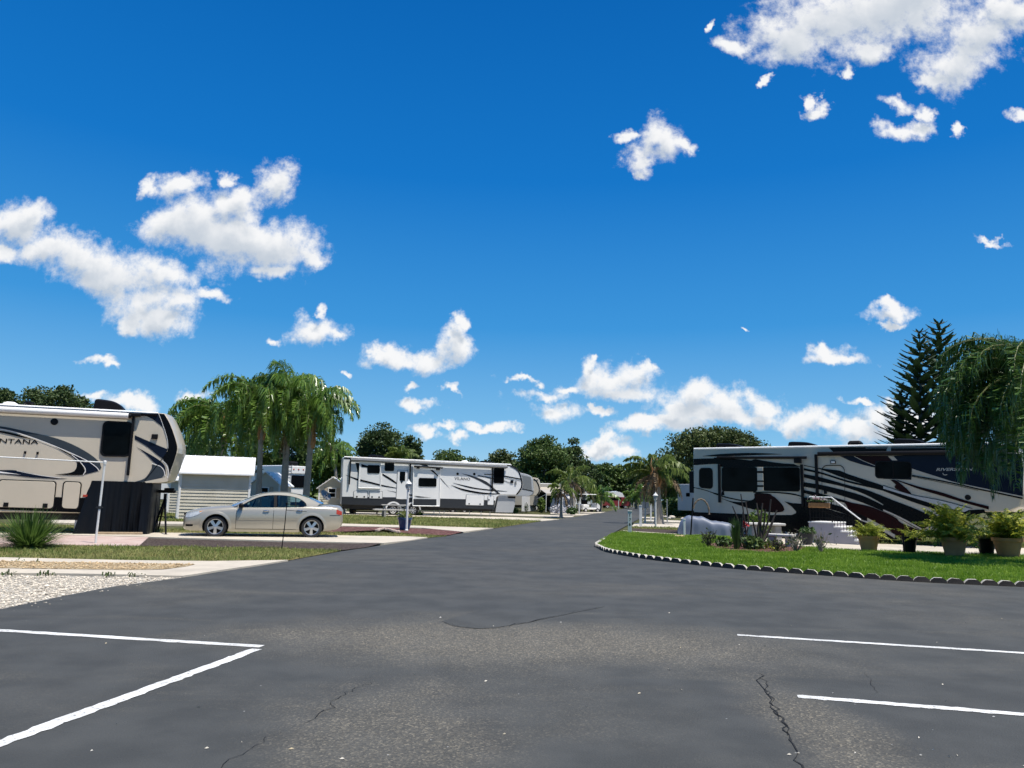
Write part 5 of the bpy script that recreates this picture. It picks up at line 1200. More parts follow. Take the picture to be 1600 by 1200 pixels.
q = MB(); a0, a1 = z_(*M_((420, 236), (0, 0))[0]), z_(*N_((285, 236), (0, 0))[0]); q.tube([g.P(a0[0], -.22, a0[1]), g.P(a1[0], -.22, a1[1])], .055, 8); g.fbox(q, a1[0] - .5, a1[0] - .25, -.3, -.05, a1[1] - .22, a1[1] - .03); q.build('slide_awning', M['black'], aw)
ql = MB(); g.fbox(ql, s_r - .22, s_r - .02, .05, .30, z_(1083, 770)[1], z_(1083, 736)[1], 0, .02); ql.build('rear_bracket', M['black'], g.root)
for c in (M_((385, 85), (660, 128)), N_((68, 66), (378, 122)), O_((85, 28), (375, 80))): g.ac(c[0], c[1], .75, 1.6)
v = MB(); q0, q1 = g.sz(*N_((705, 62), (0, 0))[0], 1), g.sz(*N_((850, 108), (0, 0))[0], 1); v.box(g.P((q0[0] + q1[0]) / 2, 1, (q0[1] + q1[1]) / 2 - .05), (q1[0] - q0[0], .5, q0[1] - q1[1] + .1), 0, g.ax, .08); v.build('roof_vent', M['black'], g.root)
g.disc(*O_((722, 530), (0, 0))[0], .10, 'speaker', 'black'); q = MB(); g.pxbox(q, *O_((602, 660), (634, 678)), -.03, 0); q.build('marker_light', M['red_lens'], g.root)
for a in (z_(1237, 833)[0], z_(1237, 833)[0] - .95, z_(1237, 833)[0] - 1.9): g.wheel(a, .04, .43, spokes=9, rr=.68)
q = MB(); g.fbox(q, s_r + .4, up[0] - .6, .2, 2.25, .34, .62); q.build('chassis', M['underbody'], g.root)
for px, m_ in ((1466, 'wood'), (1524, 'underbody')):
    q = MB(); a = z_(px, 855)[0]; g.fbox(q, a - .06, a + .06, .25, .37, .0, .75); g.fbox(q, a - .16, a + .16, .16, .46, .0, .05); q.build('landing_leg', M['underbody'], g.root)
# ------------------------------------------------------------------ trees
M['bark'] = mat('oak bark', (0.10, 0.085, 0.07), 0.9, 0.25, 5, bump=0.6, bscale=18)
M['palm_bark'] = mat('palm trunk', (0.27, 0.24, 0.20), 0.9, 0.25, 4, bump=0.6, bscale=14)
M['palm_boot'] = mat('old frond sheath', (0.36, 0.19, 0.085), 0.85, 0.3, 5, bump=0.5, bscale=12)
M['oak_dark'] = leafmat('dark oak leaves', (0.024, 0.050, 0.014), (0.085, 0.125, 0.036), 0.30, 0.5, 0.18)
M['oak_mid'] = leafmat('oak leaves', (0.036, 0.074, 0.014), (0.12, 0.175, 0.042), 0.30, 0.5, 0.2)
M['oak_olive'] = leafmat('olive leaves', (0.036, 0.060, 0.014), (0.12, 0.15, 0.042), 0.25, 0.5, 0.2)
M['lime'] = leafmat('yellow green leaves', (0.05, 0.10, 0.012), (0.16, 0.23, 0.035), 0.35, 0.5, 0.3)
M['palm_green'] = leafmat('palm leaflets', (0.058, 0.135, 0.018), (0.22, 0.34, 0.06), 0.6, 0.30, 0.38, 0.8)
M['palm_dark'] = leafmat('dark palm leaflets', (0.026, 0.070, 0.012), (0.105, 0.19, 0.034), 0.6, 0.30, 0.25, 0.7)  # deeper greens than the other palm leaflets
M['palm_brown'] = leafmat('dry palm leaflets', (0.13, 0.085, 0.045), (0.30, 0.22, 0.13), 0.8, 0.7, 0.15)
M['palm_lime'] = leafmat('pale palm leaflets', (0.055, 0.105, 0.015), (0.19, 0.24, 0.045), 0.8, 0.45, 0.35)
M['pine'] = leafmat('pine needles', (0.015, 0.040, 0.016), (0.050, 0.092, 0.034), 0.4, 0.6, 0.08)
M['croton'] = leafmat('yellow potted leaves', (0.13, 0.20, 0.018), (0.52, 0.50, 0.07), 2.0, 0.4, 0.35)
M['shrub'] = leafmat('shrub leaves', (0.02, 0.05, 0.010), (0.07, 0.13, 0.03), 1.0, 0.5, 0.2)
M['twig'] = mat('dry twig', (0.19, 0.16, 0.13), 0.9, 0.2, 8, island=0.3)

def leaf_mesh(C, size, jit=0.45, up=0.25, aspect=1.5):
    """leaf spray quads (bent kites) at C"""
    n = len(C); nv = rng.normal(0, 1, (n, 3)); nv[:, 2] += up * 2; nv /= np.linalg.norm(nv, axis=1)[:, None]
    u = np.cross(nv, rng.normal(0, 1, (n, 3))); u /= np.linalg.norm(u, axis=1)[:, None]; w = np.cross(nv, u)
    s = (size * rng.uniform(1 - jit, 1 + jit, n))[:, None]
    V = np.stack([C - u * s * aspect * .5, C + w * s * .5 + nv * s * .12, C + u * s * aspect * .5, C - w * s * .5 + nv * s * .12], 1).reshape(-1, 3)
    return V, np.arange(n)[:, None] * 4 + np.arange(4)[None]
def crown_points(c, rad, nclump, nleaf, clump, low=-0.75):
    """leaf positions gathered in clumps spread through an ellipsoid, denser outside"""
    d = rng.normal(0, 1, (nclump * 3, 3)); d /= np.linalg.norm(d, axis=1)[:, None]; d = d[d[:, 2] > low][:nclump]
    r = rng.uniform(0.35, 1.0, len(d)) ** 0.6; K = d * r[:, None] * np.asarray(rad) * (0.88 + .24 * rng.random((len(d), 1)))
    per = rng.integers(int(nleaf * .6), int(nleaf * 1.4), len(d)); out = []
    for k, m in zip(K, per):
        q = rng.normal(0, 1, (m, 3)); q /= np.linalg.norm(q, axis=1)[:, None]; rr = clump * rng.uniform(.6, 1.35)
        q *= (rng.random((m, 1)) ** .45) * rr * np.array([1.15, 1.15, .72]); out.append(k + q)
    return np.concatenate(out) + np.asarray(c), K + np.asarray(c)
def oak(name, label, cx, top, halfw, Y, bottom, m='oak_dark', leaf=0.34, nclump=80, nleaf=80, group=None, ratio=None, bark='bark', lobes=None, clump=None, depth=0.8):
    """broad tree: crown fills photograph box centre cx, top row, half width, lower row, at distance Y"""
    T = at(cx, top, Y); B = at(cx, bottom, Y); hw = halfw / FPX * Y; h = max(T[2] - B[2], 1.0)
    base = np.array([T[0], Y, 0.0]); c = np.array([T[0], Y, (T[2] + B[2]) / 2]); rad = np.array([hw, hw * depth, h / 2])
    rt = root(name, base, label, 'tree', group)
    cl = clump or min(hw, h / 2) * .30
    rad = np.maximum(rad - cl * .75, .3)
    P, K = crown_points(c, rad, nclump, nleaf, cl)
    b = MB(); V, F = leaf_mesh(P, leaf); b.bulk(V, F); b.build('crown', M[m], rt)
    t = MB(); fork = np.array([base[0], base[1], max(c[2] - h * .35, .8)]); r0 = max(.12, h * .035)
    t.tube([base - [0, 0, .1], base * .6 + fork * .4 + [rng.normal(0, .1), 0, 0], fork], [r0 * 1.25, r0, r0 * .85], 8)
    for k in K[rng.choice(len(K), min(7, len(K)), False)]:
        mid = fork * .5 + k * .5 + rng.normal(0, .2, 3) + [0, 0, .2]; t.tube([fork, mid, k], [r0 * .6, r0 * .35, r0 * .12], 6)
    t.build('trunk', M[bark], rt)
    return rt
def frond(V, F, base, az, e0, L, droop, ll, nl=46, wl=0.035, tip=0.55, hang=0.75, rach=None, twist=0.0):
    """one feather frond: rachis arc plus leaflets that hang from it; arrays appended to V, F"""
    k = 26; e = e0; p = np.array(base, float); P = [p.copy()]; ds = L / (k - 1)
    h = np.array([math.sin(az), math.cos(az), 0]); E = []
    for i in range(k - 1):
        t = i / (k - 1); e = max(e0 - droop * (t ** 1.25), -1.53); p = p + ds * (math.cos(e) * h + math.sin(e) * np.array([0, 0, 1.0])); P.append(p.copy()); E.append(e)
    P = np.array(P); T = np.gradient(P, axis=0); T /= np.linalg.norm(T, axis=1)[:, None]
    s = np.array([h[1], -h[0], 0]); out = []
    t = np.linspace(.14, .995, nl); tj = np.clip(t + rng.normal(0, .004, nl), 0, 1) * (k - 1); i0 = np.minimum(tj.astype(int), k - 2); fr = (tj - i0)[:, None]
    B = P[i0] * (1 - fr) + P[i0 + 1] * fr; TT = T[i0] * (1 - fr) + T[i0 + 1] * fr
    l = ll * (np.sin(np.pi * (.16 + .80 * t ** .9)) ** .75 * (1 - tip * t * .3)) * rng.uniform(.8, 1.15, nl)
    for sg in (-1, 1):
        side = sg * s[None] * (1.0) + TT * .55 + rng.normal(0, .34, (nl, 3)) + np.array([0, 0, .18]); side /= np.linalg.norm(side, axis=1)[:, None]
        m = B + side * (l * .34)[:, None]
        d2 = side * (1 - hang) + np.array([0, 0, -1.0]) * hang + rng.normal(0, .10, (nl, 3)); d2 /= np.linalg.norm(d2, axis=1)[:, None]
        e_ = m + d2 * (l * .66)[:, None]
        wv = np.cross(side, d2 + rng.normal(0, .3, (nl, 3))); wv /= np.linalg.norm(wv, axis=1)[:, None] + 1e-9; wv = wv * .5 + TT * .5; w = wl * (0.7 + .6 * rng.random((nl, 1)))
        q = np.stack([B - wv * w * .5, B + wv * w * .5, m + wv * w, m - wv * w, e_], 1).reshape(-1, 3)
        n0 = sum(len(x) for x in V); i5 = n0 + np.arange(nl)[:, None] * 5
        V.append(q); F += (i5 + np.array([[0, 1, 2, 3]])).tolist() + (i5 + np.array([[3, 2, 4]])).tolist()
    return P
def rach_tube(mb, P, r): mb.tube(P[::3] if len(P) > 9 else P, np.linspace(r, r * .25, len(P[::3] if len(P) > 9 else P)), 5, 0, False)
def palm(name, label, base, top, r0, fronds, m='palm_green', boot=None, dead=0, ll=0.75, nl=46, wl=.035, group=None, lean=None, hang=.80, shaft=0, cat='palm tree', boots=0):
    """feather palm; fronds = list of (azimuth deg, start elevation deg, length, droop rad)"""
    rt = root(name, base, label, cat, group); base = np.asarray(base, float); top = np.asarray(top, float)
    t = MB(); mid = base * .5 + top * .5 + (np.array(lean) if lean is not None else 0); n = 15
    pts = [base * (1 - u) ** 2 + mid * 2 * u * (1 - u) + top * u * u for u in np.linspace(0, 1, n)]
    rr = [r0 * (1.25 - .4 * u + .06 * math.sin(u * 40)) * (1 + .35 * math.exp(-u * 14)) for u in np.linspace(0, 1, n)]
    t.tube([p - [0, 0, .05 if i == 0 else 0] for i, p in enumerate(pts)], rr, 12); t.build('trunk', M['palm_bark'], rt)
    if boots:
        bt = MB()
        for i in range(boots):
            a = rng.uniform(0, 6.28); u = rng.uniform(.62, 1.0); p = top * u + base * (1 - u); d = np.array([math.sin(a), math.cos(a), 0])
            bt.tube([p + d * r0 * .8, p + d * r0 * 1.4 + [0, 0, .35], p + d * r0 * 1.2 + [0, 0, .8]], [.10, .07, .02], 5)
        bt.build('old_sheaths', M['palm_boot'], rt)
    V, F = [], []; rc = MB()
    for (a, e, L, dr, *dz) in fronds:
        P = frond(V, F, top + np.array([math.sin(R(a)) * .08, math.cos(R(a)) * .08, rng.uniform(-.15, .15) + (dz[0] if dz else 0)]), R(a), R(e), L, dr, ll * rng.uniform(.85, 1.15), nl, wl, hang=hang * (1.0 if e < 25 else .84)); rach_tube(rc, P, .035)
    mb = MB(); mb.v = V; mb.n = sum(len(x) for x in V); mb.f = F; mb.m = [0] * len(F); mb.sm = [False] * len(F)
    mb.bulk(np.concatenate(rc.v), np.zeros((0, 4), int)) if False else None
    n0 = mb.n; mb.v += rc.v; mb.f += [[i + n0 for i in f] for f in rc.f]; mb.m += [1] * len(rc.f); mb.sm += [True] * len(rc.f); mb.n += rc.n
    mb.build('crown', [M[m], M['palm_rachis']], rt)
    if dead:
        V, F = [], []
        for i in range(dead):
            frond(V, F, top + [0, 0, -.25], rng.uniform(0, 6.28), R(rng.uniform(-35, 15)), rng.uniform(1.6, 2.4) * ll / .75, rng.uniform(1.3, 2.2), ll * .6, 34, wl * .8, hang=.9)
        mb = MB(); mb.v = V; mb.n = sum(len(x) for x in V); mb.f = F; mb.m = [0] * len(F); mb.sm = [False] * len(F); mb.build('dead_fronds', M['palm_brown'], rt)
    return rt
M['palm_rachis'] = mat('frond stalk', (0.16, 0.17, 0.06), 0.6, 0.2)
def fan(n, e_lo, e_hi, L, dr, a0=0, jit=14):
    out = []
    for i in range(n):
        u = (i + .5) / n; e = e_hi - (e_hi - e_lo) * u
        out.append((a0 + i * 137.5 + rng.uniform(-jit, jit), e + rng.uniform(-6, 6), L * rng.uniform(.85, 1.1), dr * rng.uniform(.85, 1.15) * (1.12 - .3 * u)))
    return out

# queen palms behind the car
def pbase(px, py_ref, Y): q = at(px, py_ref, Y); return np.array([q[0], Y, 0.0])
palm('queen_palm', 'queen palm with a bare dark trunk, first beside the white shed', pbase(404, 790, 44), at(410, 622, 44), .145, fan(28, -38, 72, 3.4, 2.2) + [(-82, 50, 4.2, 2.3), (-100, 62, 4.2, 2.3), (-60, 40, 3.9, 2.2)], ll=1.35, nl=62, wl=.055, boots=18)
palm('queen_palm', 'tallest queen palm with orange old sheaths on its trunk', pbase(443, 790, 44.6), at(452, 612, 44.6), .18, fan(30, -42, 76, 3.4, 2.2, 40), ll=1.35, nl=62, wl=.055, boots=60, dead=1)
palm('queen_palm', 'queen palm with a hanging brown frond, nearest the white trailer', pbase(476, 800, 44.2), at(490, 636, 44.2), .17, fan(27, -42, 70, 3.0, 2.15, 80) + [(88, 48, 3.3, 2.2), (70, 35, 3.2, 2.0)], ll=1.2, nl=58, wl=.052, boots=34, dead=3)
palm('queen_palm', 'low queen palm whose fronds droop over the white shed roof', pbase(350, 790, 48), at(350, 652, 48), .19, fan(22, -38, 60, 3.6, 2.1, 20) + [(-80, 45, 4.3, 2.2), (-95, 30, 4.0, 2.0), (95, 40, 3.4, 2.4), (-120, 50, 4.0, 2.2), (-70, 18, 3.6, 1.8), (-88, 55, 4.6, 2.4), (-105, 20, 4.2, 1.9), (-76, 34, 4.4, 2.1), (-92, 8, 3.9, 1.6), (80, 20, 3.4, 1.9)], ll=1.45, nl=62, wl=.058, boots=16)
# near palm just off the east edge of the frame
pb = np.array([14.40, 19.6, 0.05]); pt = np.array([14.22, 19.7, 4.90])
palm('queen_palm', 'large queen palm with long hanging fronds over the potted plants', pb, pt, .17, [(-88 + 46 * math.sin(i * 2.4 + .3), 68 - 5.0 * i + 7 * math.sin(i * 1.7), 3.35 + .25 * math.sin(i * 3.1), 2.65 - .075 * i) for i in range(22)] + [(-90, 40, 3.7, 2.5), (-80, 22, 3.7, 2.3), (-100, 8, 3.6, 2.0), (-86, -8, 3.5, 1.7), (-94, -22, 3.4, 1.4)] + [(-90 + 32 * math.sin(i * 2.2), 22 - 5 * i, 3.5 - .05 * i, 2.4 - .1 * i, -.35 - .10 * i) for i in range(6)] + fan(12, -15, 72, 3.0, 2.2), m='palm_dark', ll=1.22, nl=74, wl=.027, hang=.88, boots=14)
# palms by the far side of the road
palm('queen_palm', 'ragged palm with many dry brown fronds beside the lamp post', pbase(1030, 790, 46.5), at(1024, 735, 46.5), .22, fan(12, -15, 75, 2.2, 1.6, 10) + [(95, 40, 2.5, 1.8), (80, 25, 2.5, 1.7), (-85, 25, 2.3, 1.4), (-95, 45, 2.0, 1.3)], m='palm_lime', ll=.8, wl=.06, dead=16, boots=20)
palm('queen_palm', 'pale green palm rising behind the clipped hedge, nearest the silver trailer', pbase(1066, 790, 76), at(1064, 748, 76), .2, fan(18, -20, 75, 3.4, 1.8, 0), m='palm_lime', ll=1.2, wl=.09)
palm('young_palm', 'low pale green palm behind the clipped hedge, next to the ragged palm', pbase(1050, 790, 77), at(1049, 765, 77), .15, fan(14, -25, 75, 2.7, 1.7, 0), m='palm_lime', ll=1.0, wl=.09)
palm('young_palm', 'small palm with yellowing fronds at the corner of the white covered trailer', pbase(877, 790, 57), at(877, 764, 57), .09, fan(8, -25, 70, 1.3, 1.8, 30), m='palm_lime', ll=.5, wl=.06, dead=6)
palm('queen_palm', 'palm with reddish dry fronds above the nose of the black and white trailer', pbase(893, 795, 72), at(893, 748, 72), .17, fan(9, -20, 70, 2.9, 1.6, 0), m='palm_lime', ll=.8, wl=.09, dead=8)
palm('queen_palm', 'leaning palm with brown tips, next beyond the reddish palm', pbase(914, 795, 84), at(912, 762, 84), .15, fan(9, -20, 70, 2.6, 1.5, 0), m='palm_lime', ll=.8, wl=.10, dead=6)
palm('young_palm', 'round palm beside the white golf cart', pbase(938, 795, 88), at(939, 776, 88), .13, fan(14, -25, 75, 2.5, 1.5, 0), m='palm_green', ll=.8, wl=.10, dead=1)
for px, top, Y, lab in ((994, 775, 118, 'distant palm where the road meets the trees, first of two'), (1006, 769, 112, 'distant palm where the road meets the trees, beside the ragged palm')):
    palm('queen_palm', lab, pbase(px, 795, Y), at(px, top, Y), .16, fan(12, -25, 70, 3.0, 1.6, 0), m='palm_green', ll=.9, wl=.12)
palm('young_palm', 'small palm between the grey car port and the white trailer', pbase(552, 790, 66), at(553, 760, 66), .14, fan(10, -25, 70, 2.0, 1.6), m='palm_green', ll=.7, wl=.09)
palm('sabal_palm', 'fan topped palm rising just behind the roof of the white trailer', pbase(625, 790, 76), at(627, 712, 76), .17, fan(12, -10, 75, 1.7, 1.2), m='palm_lime', ll=.9, wl=.10)
palm('queen_palm', 'palm with hanging fronds in the wood behind the sheds, left of the white trailer', pbase(530, 790, 80), at(521, 705, 80), .18, fan(13, -30, 65, 3.0, 1.8), m='palm_green', ll=1.0, wl=.10)

# broad trees: box given in photograph measures
for nm, lab, cx, top, hw, Y, bot, m, nc, nl_ in (
    ('oak_tree', 'dark oak showing above the cream trailer at its rear end', 8, 598, 32, 52, 660, 'oak_dark', 36, 70),
    ('oak_tree', 'dark oak showing above the cream trailer, next to its black roof unit', 92, 597, 60, 54, 670, 'oak_dark', 70, 70),
    ('oak_tree', 'dark tree low behind the nose of the cream trailer', 272, 640, 24, 70, 720, 'oak_dark', 30, 60),
    ('oak_tree', 'mid green oak behind the low palm and the shed', 318, 662, 52, 84, 772, 'oak_mid', 70, 70),
    ('oak_tree', 'yellow green tree behind the trunks of the queen palms', 405, 660, 44, 88, 780, 'lime', 60, 70),
    ('oak_tree', 'bushy tree filling the gap behind the second and third palm trunk', 462, 655, 40, 86, 780, 'oak_mid', 60, 70),
    ('oak_tree', 'light green tree between the palms and the white trailer', 522, 684, 40, 82, 785, 'lime', 60, 70),
    ('oak_tree', 'tall dark oak with a ragged top behind the rear of the white trailer', 598, 654, 40, 92, 760, 'oak_dark', 80, 80),
    ('oak_tree', 'dark oak next to the tall ragged one behind the white trailer', 640, 678, 26, 94, 760, 'oak_dark', 46, 70),
    ('oak_tree', 'broad low oak behind the middle of the white trailer roof', 702, 699, 38, 120, 775, 'oak_mid', 60, 70),
    ('oak_tree', 'small round oak behind the middle of the white trailer roof', 742, 710, 24, 125, 775, 'oak_dark', 36, 70),
    ('oak_tree', 'oak above the nose of the white trailer', 783, 698, 32, 104, 785, 'oak_olive', 56, 70),
    ('oak_tree', 'largest oak, hung with grey moss, beyond the trailer noses', 848, 674, 50, 100, 792, 'oak_mid', 120, 85),
    ('oak_tree', 'dark oak just past the largest oak', 888, 684, 32, 108, 792, 'oak_dark', 66, 80),
    ('oak_tree', 'dark oak over the palm with reddish fronds', 917, 712, 28, 122, 792, 'oak_dark', 50, 70),
    ('oak_tree', 'rounded oak closing the end of the road, nearest the tall oaks', 944, 720, 24, 150, 792, 'oak_mid', 46, 70),
    ('oak_tree', 'rounded oak closing the end of the road, the middle one', 972, 719, 30, 152, 794, 'oak_mid', 60, 70),
    ('oak_tree', 'rounded oak closing the end of the road, beside the ragged palm', 1006, 722, 30, 146, 796, 'oak_olive', 60, 70),
    ('oak_tree', 'dark oak behind the ragged palm', 1046, 694, 40, 96, 792, 'oak_dark', 70, 70),
    ('oak_tree', 'great round oak rising behind the rear of the silver trailer', 1118, 661, 77, 74, 745, 'oak_olive', 150, 85),
    ('oak_tree', 'yellowish tree behind the front of the silver trailer', 1592, 640, 34, 44, 740, 'lime', 50, 70)):
    sz = max(.12, Y * .0021)
    oak(nm, lab, cx, top, hw, Y, bot, m, sz, int(nc * 1.3), int(nl_ * 1.7))
# understorey along the back, one mass
pts = []
for (x0, x1, yb, Y) in ((240, 560, 715, 96), (560, 780, 728, 130), (780, 1060, 732, 160), (1040, 1110, 742, 118), (1110, 1700, 735, 110), (-200, 240, 700, 90)):
    n = int((x1 - x0) * 9); px = rng.uniform(x0, x1, n); hz = rng.random(n) ** .8
    for a, u in zip(px, hz):
        Yj = Y + rng.uniform(-3, 9); tp = at(a, yb + 9 * math.sin(a * .06) + 6 * math.sin(a * .17 + 1), Yj); pts.append([tp[0], Yj, tp[2] * u])
for a in rng.uniform(math.pi * .62, math.pi * 2.38 - .0, 5200):      # the wood goes on round the back of the car park
    if math.pi * .62 < a < math.pi * 2.38 and not (math.pi * 2.30 < a): rr_ = 62 + rng.uniform(-3, 6); pts.append([math.sin(a) * rr_ * 1.1, math.cos(a) * rr_ if math.cos(a) < .4 else -30, (rng.random() ** .8) * (8.5 + 2 * math.sin(a * 9) + 1.5 * math.sin(a * 23))])
V, F = leaf_mesh(np.array(pts), .62); tag(MB().bulk(V, F).build('woods', M['oak_mid']), 'dense far woods along the back of the park', None, None, 'stuff')

# araucaria pines
def pine(label, px, top, Y, hw, n_wh, seed):
    b0 = pbase(px, 790, Y); T = at(px, top, Y); H = T[2]; rt = root('norfolk_pine', b0, label, 'pine tree', None); lr = hw / FPX * Y
    t = MB(); t.tube([b0, b0 * .5 + T * np.array([.5, .5, .5]), T], [.22, .13, .03], 8); t.build('trunk', M['bark'], rt)
    V, F = [], []; z = H - .15; i = 0
    br = MB()
    while z > 1.5:
        u = (H - z) / H; L = lr * min(1, (.13 + 1.38 * u ** .75)) * rng.uniform(.88, 1.08); nb = 6
        for j in range(nb):
            a = j * 2 * math.pi / nb + i * .5 + rng.normal(0, .1); d = np.array([math.sin(a), math.cos(a), 0]); s = np.array([d[1], -d[0], 0]); k = max(6, int(L / .06)); up = (.30 - .28 * u) + rng.normal(0, .04)
            c0 = np.array([b0[0] + (T[0] - b0[0]) * z / H, b0[1], z]); LL = L * rng.uniform(.82, 1.08)
            q = np.linspace(.08, 1, k)[:, None]; C = c0 + d * LL * q + np.array([0, 0, 1.0]) * (LL * (up * q + .20 * q ** 2.5))
            br.tube([c0, C[len(C) // 2], C[-1]], [.03, .02, .008], 4, 0, False)
            for sg in (-1, 1):
                l = (.13 + .29 * np.sin(np.pi * np.clip(q * .86 + .1, 0, 1))) * min(1.0, LL / 1.6) * rng.uniform(.7, 1.2, (k, 1)); D = s * sg * .62 + d * .62 + np.array([0, 0, .30]); E = C + D * l; w = d * .034 + np.array([0, 0, .030])
                n0 = sum(len(x) for x in V); V.append(np.stack([C - w, C + w, E + w * .9, E - w * .9], 1).reshape(-1, 3)); F += (n0 + np.arange(k)[:, None] * 4 + np.arange(4)[None]).tolist()
        z -= max(.28, H * .031) * rng.uniform(.85, 1.1); i += 1
    mb = MB(); mb.v = V; mb.n = sum(len(x) for x in V); mb.f = F; mb.m = [0] * len(F); mb.sm = [False] * len(F); n0 = mb.n; mb.v += br.v; mb.f += [[i_ + n0 for i_ in q_] for q_ in br.f]; mb.m += [1] * len(br.f); mb.sm += [False] * len(br.f); mb.n += br.n; mb.build('crown', [M['pine'], M['bark']], rt)
pine('taller norfolk pine with a pointed tip behind the silver trailer', 1468, 504, 56, 72, 0, 1)
pine('norfolk pine with tiered branches beside the taller one', 1437, 517, 54, 62, 0, 2)
pine('smallest norfolk pine, its tip below the two tall ones', 1408, 598, 57, 40, 0, 3)

# clipped hedge
h0, h1 = gp(1037, 806), gp(1092, 809); n = 5200; u = rng.random(n); d = h1 - h0; L = np.linalg.norm(d); nn = np.array([-d[1], d[0], 0]) / L
side = rng.random(n); C = h0 + d * u[:, None] + nn * (rng.random(n) * 1.3)[:, None]; C[:, 2] = rng.random(n) ** .8 * (1.55 + .14 * np.sin(u * 25) + .1 * np.sin(u * 61))
rt = root('hedge', (h0 + h1) / 2, 'clipped dark green hedge behind the covered car', 'hedge')
V, F = leaf_mesh(C, .15); MB().bulk(V, F).build('foliage', M['shrub'], rt)
sb = MB()
for i in range(8): p = h0 + d * (i + .5) / 8 + nn * .6; sb.tube([p, p + [0, 0, .9]], [.03, .015], 5)
sb.build('stems', M['bark'], rt)

# spiky clump on the west verge
def clump(name, label, base, n, h, w, m, wb=.012, lean=(.2, 1.0), cat='shrub', group=None, droop=.5, parent=None, part='leaves'):
    """tuft of long arching blades"""
    rt = parent or root(name, base, label, cat, group); V = []; F = []
    for i in range(n):
        a = rng.uniform(0, 6.28); e = rng.uniform(*lean); d = np.array([math.sin(a), math.cos(a), 0]); L = h * rng.uniform(.7, 1.15); b0 = np.asarray(base) + d * rng.uniform(0, .12) * w; s = np.array([d[1], -d[0], 0]); P = []
        for j in range(5):
            t = j / 4; P.append(b0 + d * (w * .5 * math.sin(e * 1.2) * t * L / h) + np.array([0, 0, L * math.cos(e * .9) * t - droop * L * math.sin(e) * t * t]))
        ww = [wb * .8, wb, wb * .9, wb * .6, 0.0]; n0 = len(V)
        for p, q in zip(P, ww): V += [p - s * q, p + s * q]
        F += [[n0 + 2 * j, n0 + 2 * j + 1, n0 + 2 * j + 3, n0 + 2 * j + 2] for j in range(4)]
    return MB().bulk(np.array(V), np.array(F)).build(part, M[m], rt), rt
M['spiky'] = leafmat('spiky leaves', (0.035, 0.08, 0.015), (0.16, 0.25, 0.055), 2.0, 0.4, 0.3)
clump('spiky_shrub', 'low round shrub of spiky narrow leaves on the verge by the cream trailer', gp(46, 856), 900, 0.95, 2.0, 'spiky', .011, (.05, 1.62), droop=.22)
# ------------------------------------------------------------------ sheds
def siding_mat(name, c):
    m, nt, b = newmat(name); co = nt.new('ShaderNodeTexCoord').outputs['Object']; s = nt.new('ShaderNodeSeparateXYZ'); nt.link(co, s.inputs[0])
    n = nt.noise(co, 1.2, 4).outputs[0]; colr = nt.mix(nt.ramp(n, .3, .75), c4(c), (c[0] * .86, c[1] * .85, c[2] * .82, 1)); nt.link(colr, b.inputs['Base Color']); b.inputs['Roughness'].default_value = .5; return m
M['siding'] = siding_mat('cream vinyl siding', (0.52, 0.485, 0.395))
M['siding2'] = siding_mat('grey siding', (0.36, 0.36, 0.34))
M['metal_roof'] = mat('white metal roof', (0.72, 0.72, 0.71), 0.4, 0.05, 1.0)
M['trim'] = mat('white trim', (0.70, 0.70, 0.69), 0.5, 0.05)
M['white_pvc'] = mat('white pvc post', (0.64, 0.64, 0.62), 0.45, 0.06, 4)
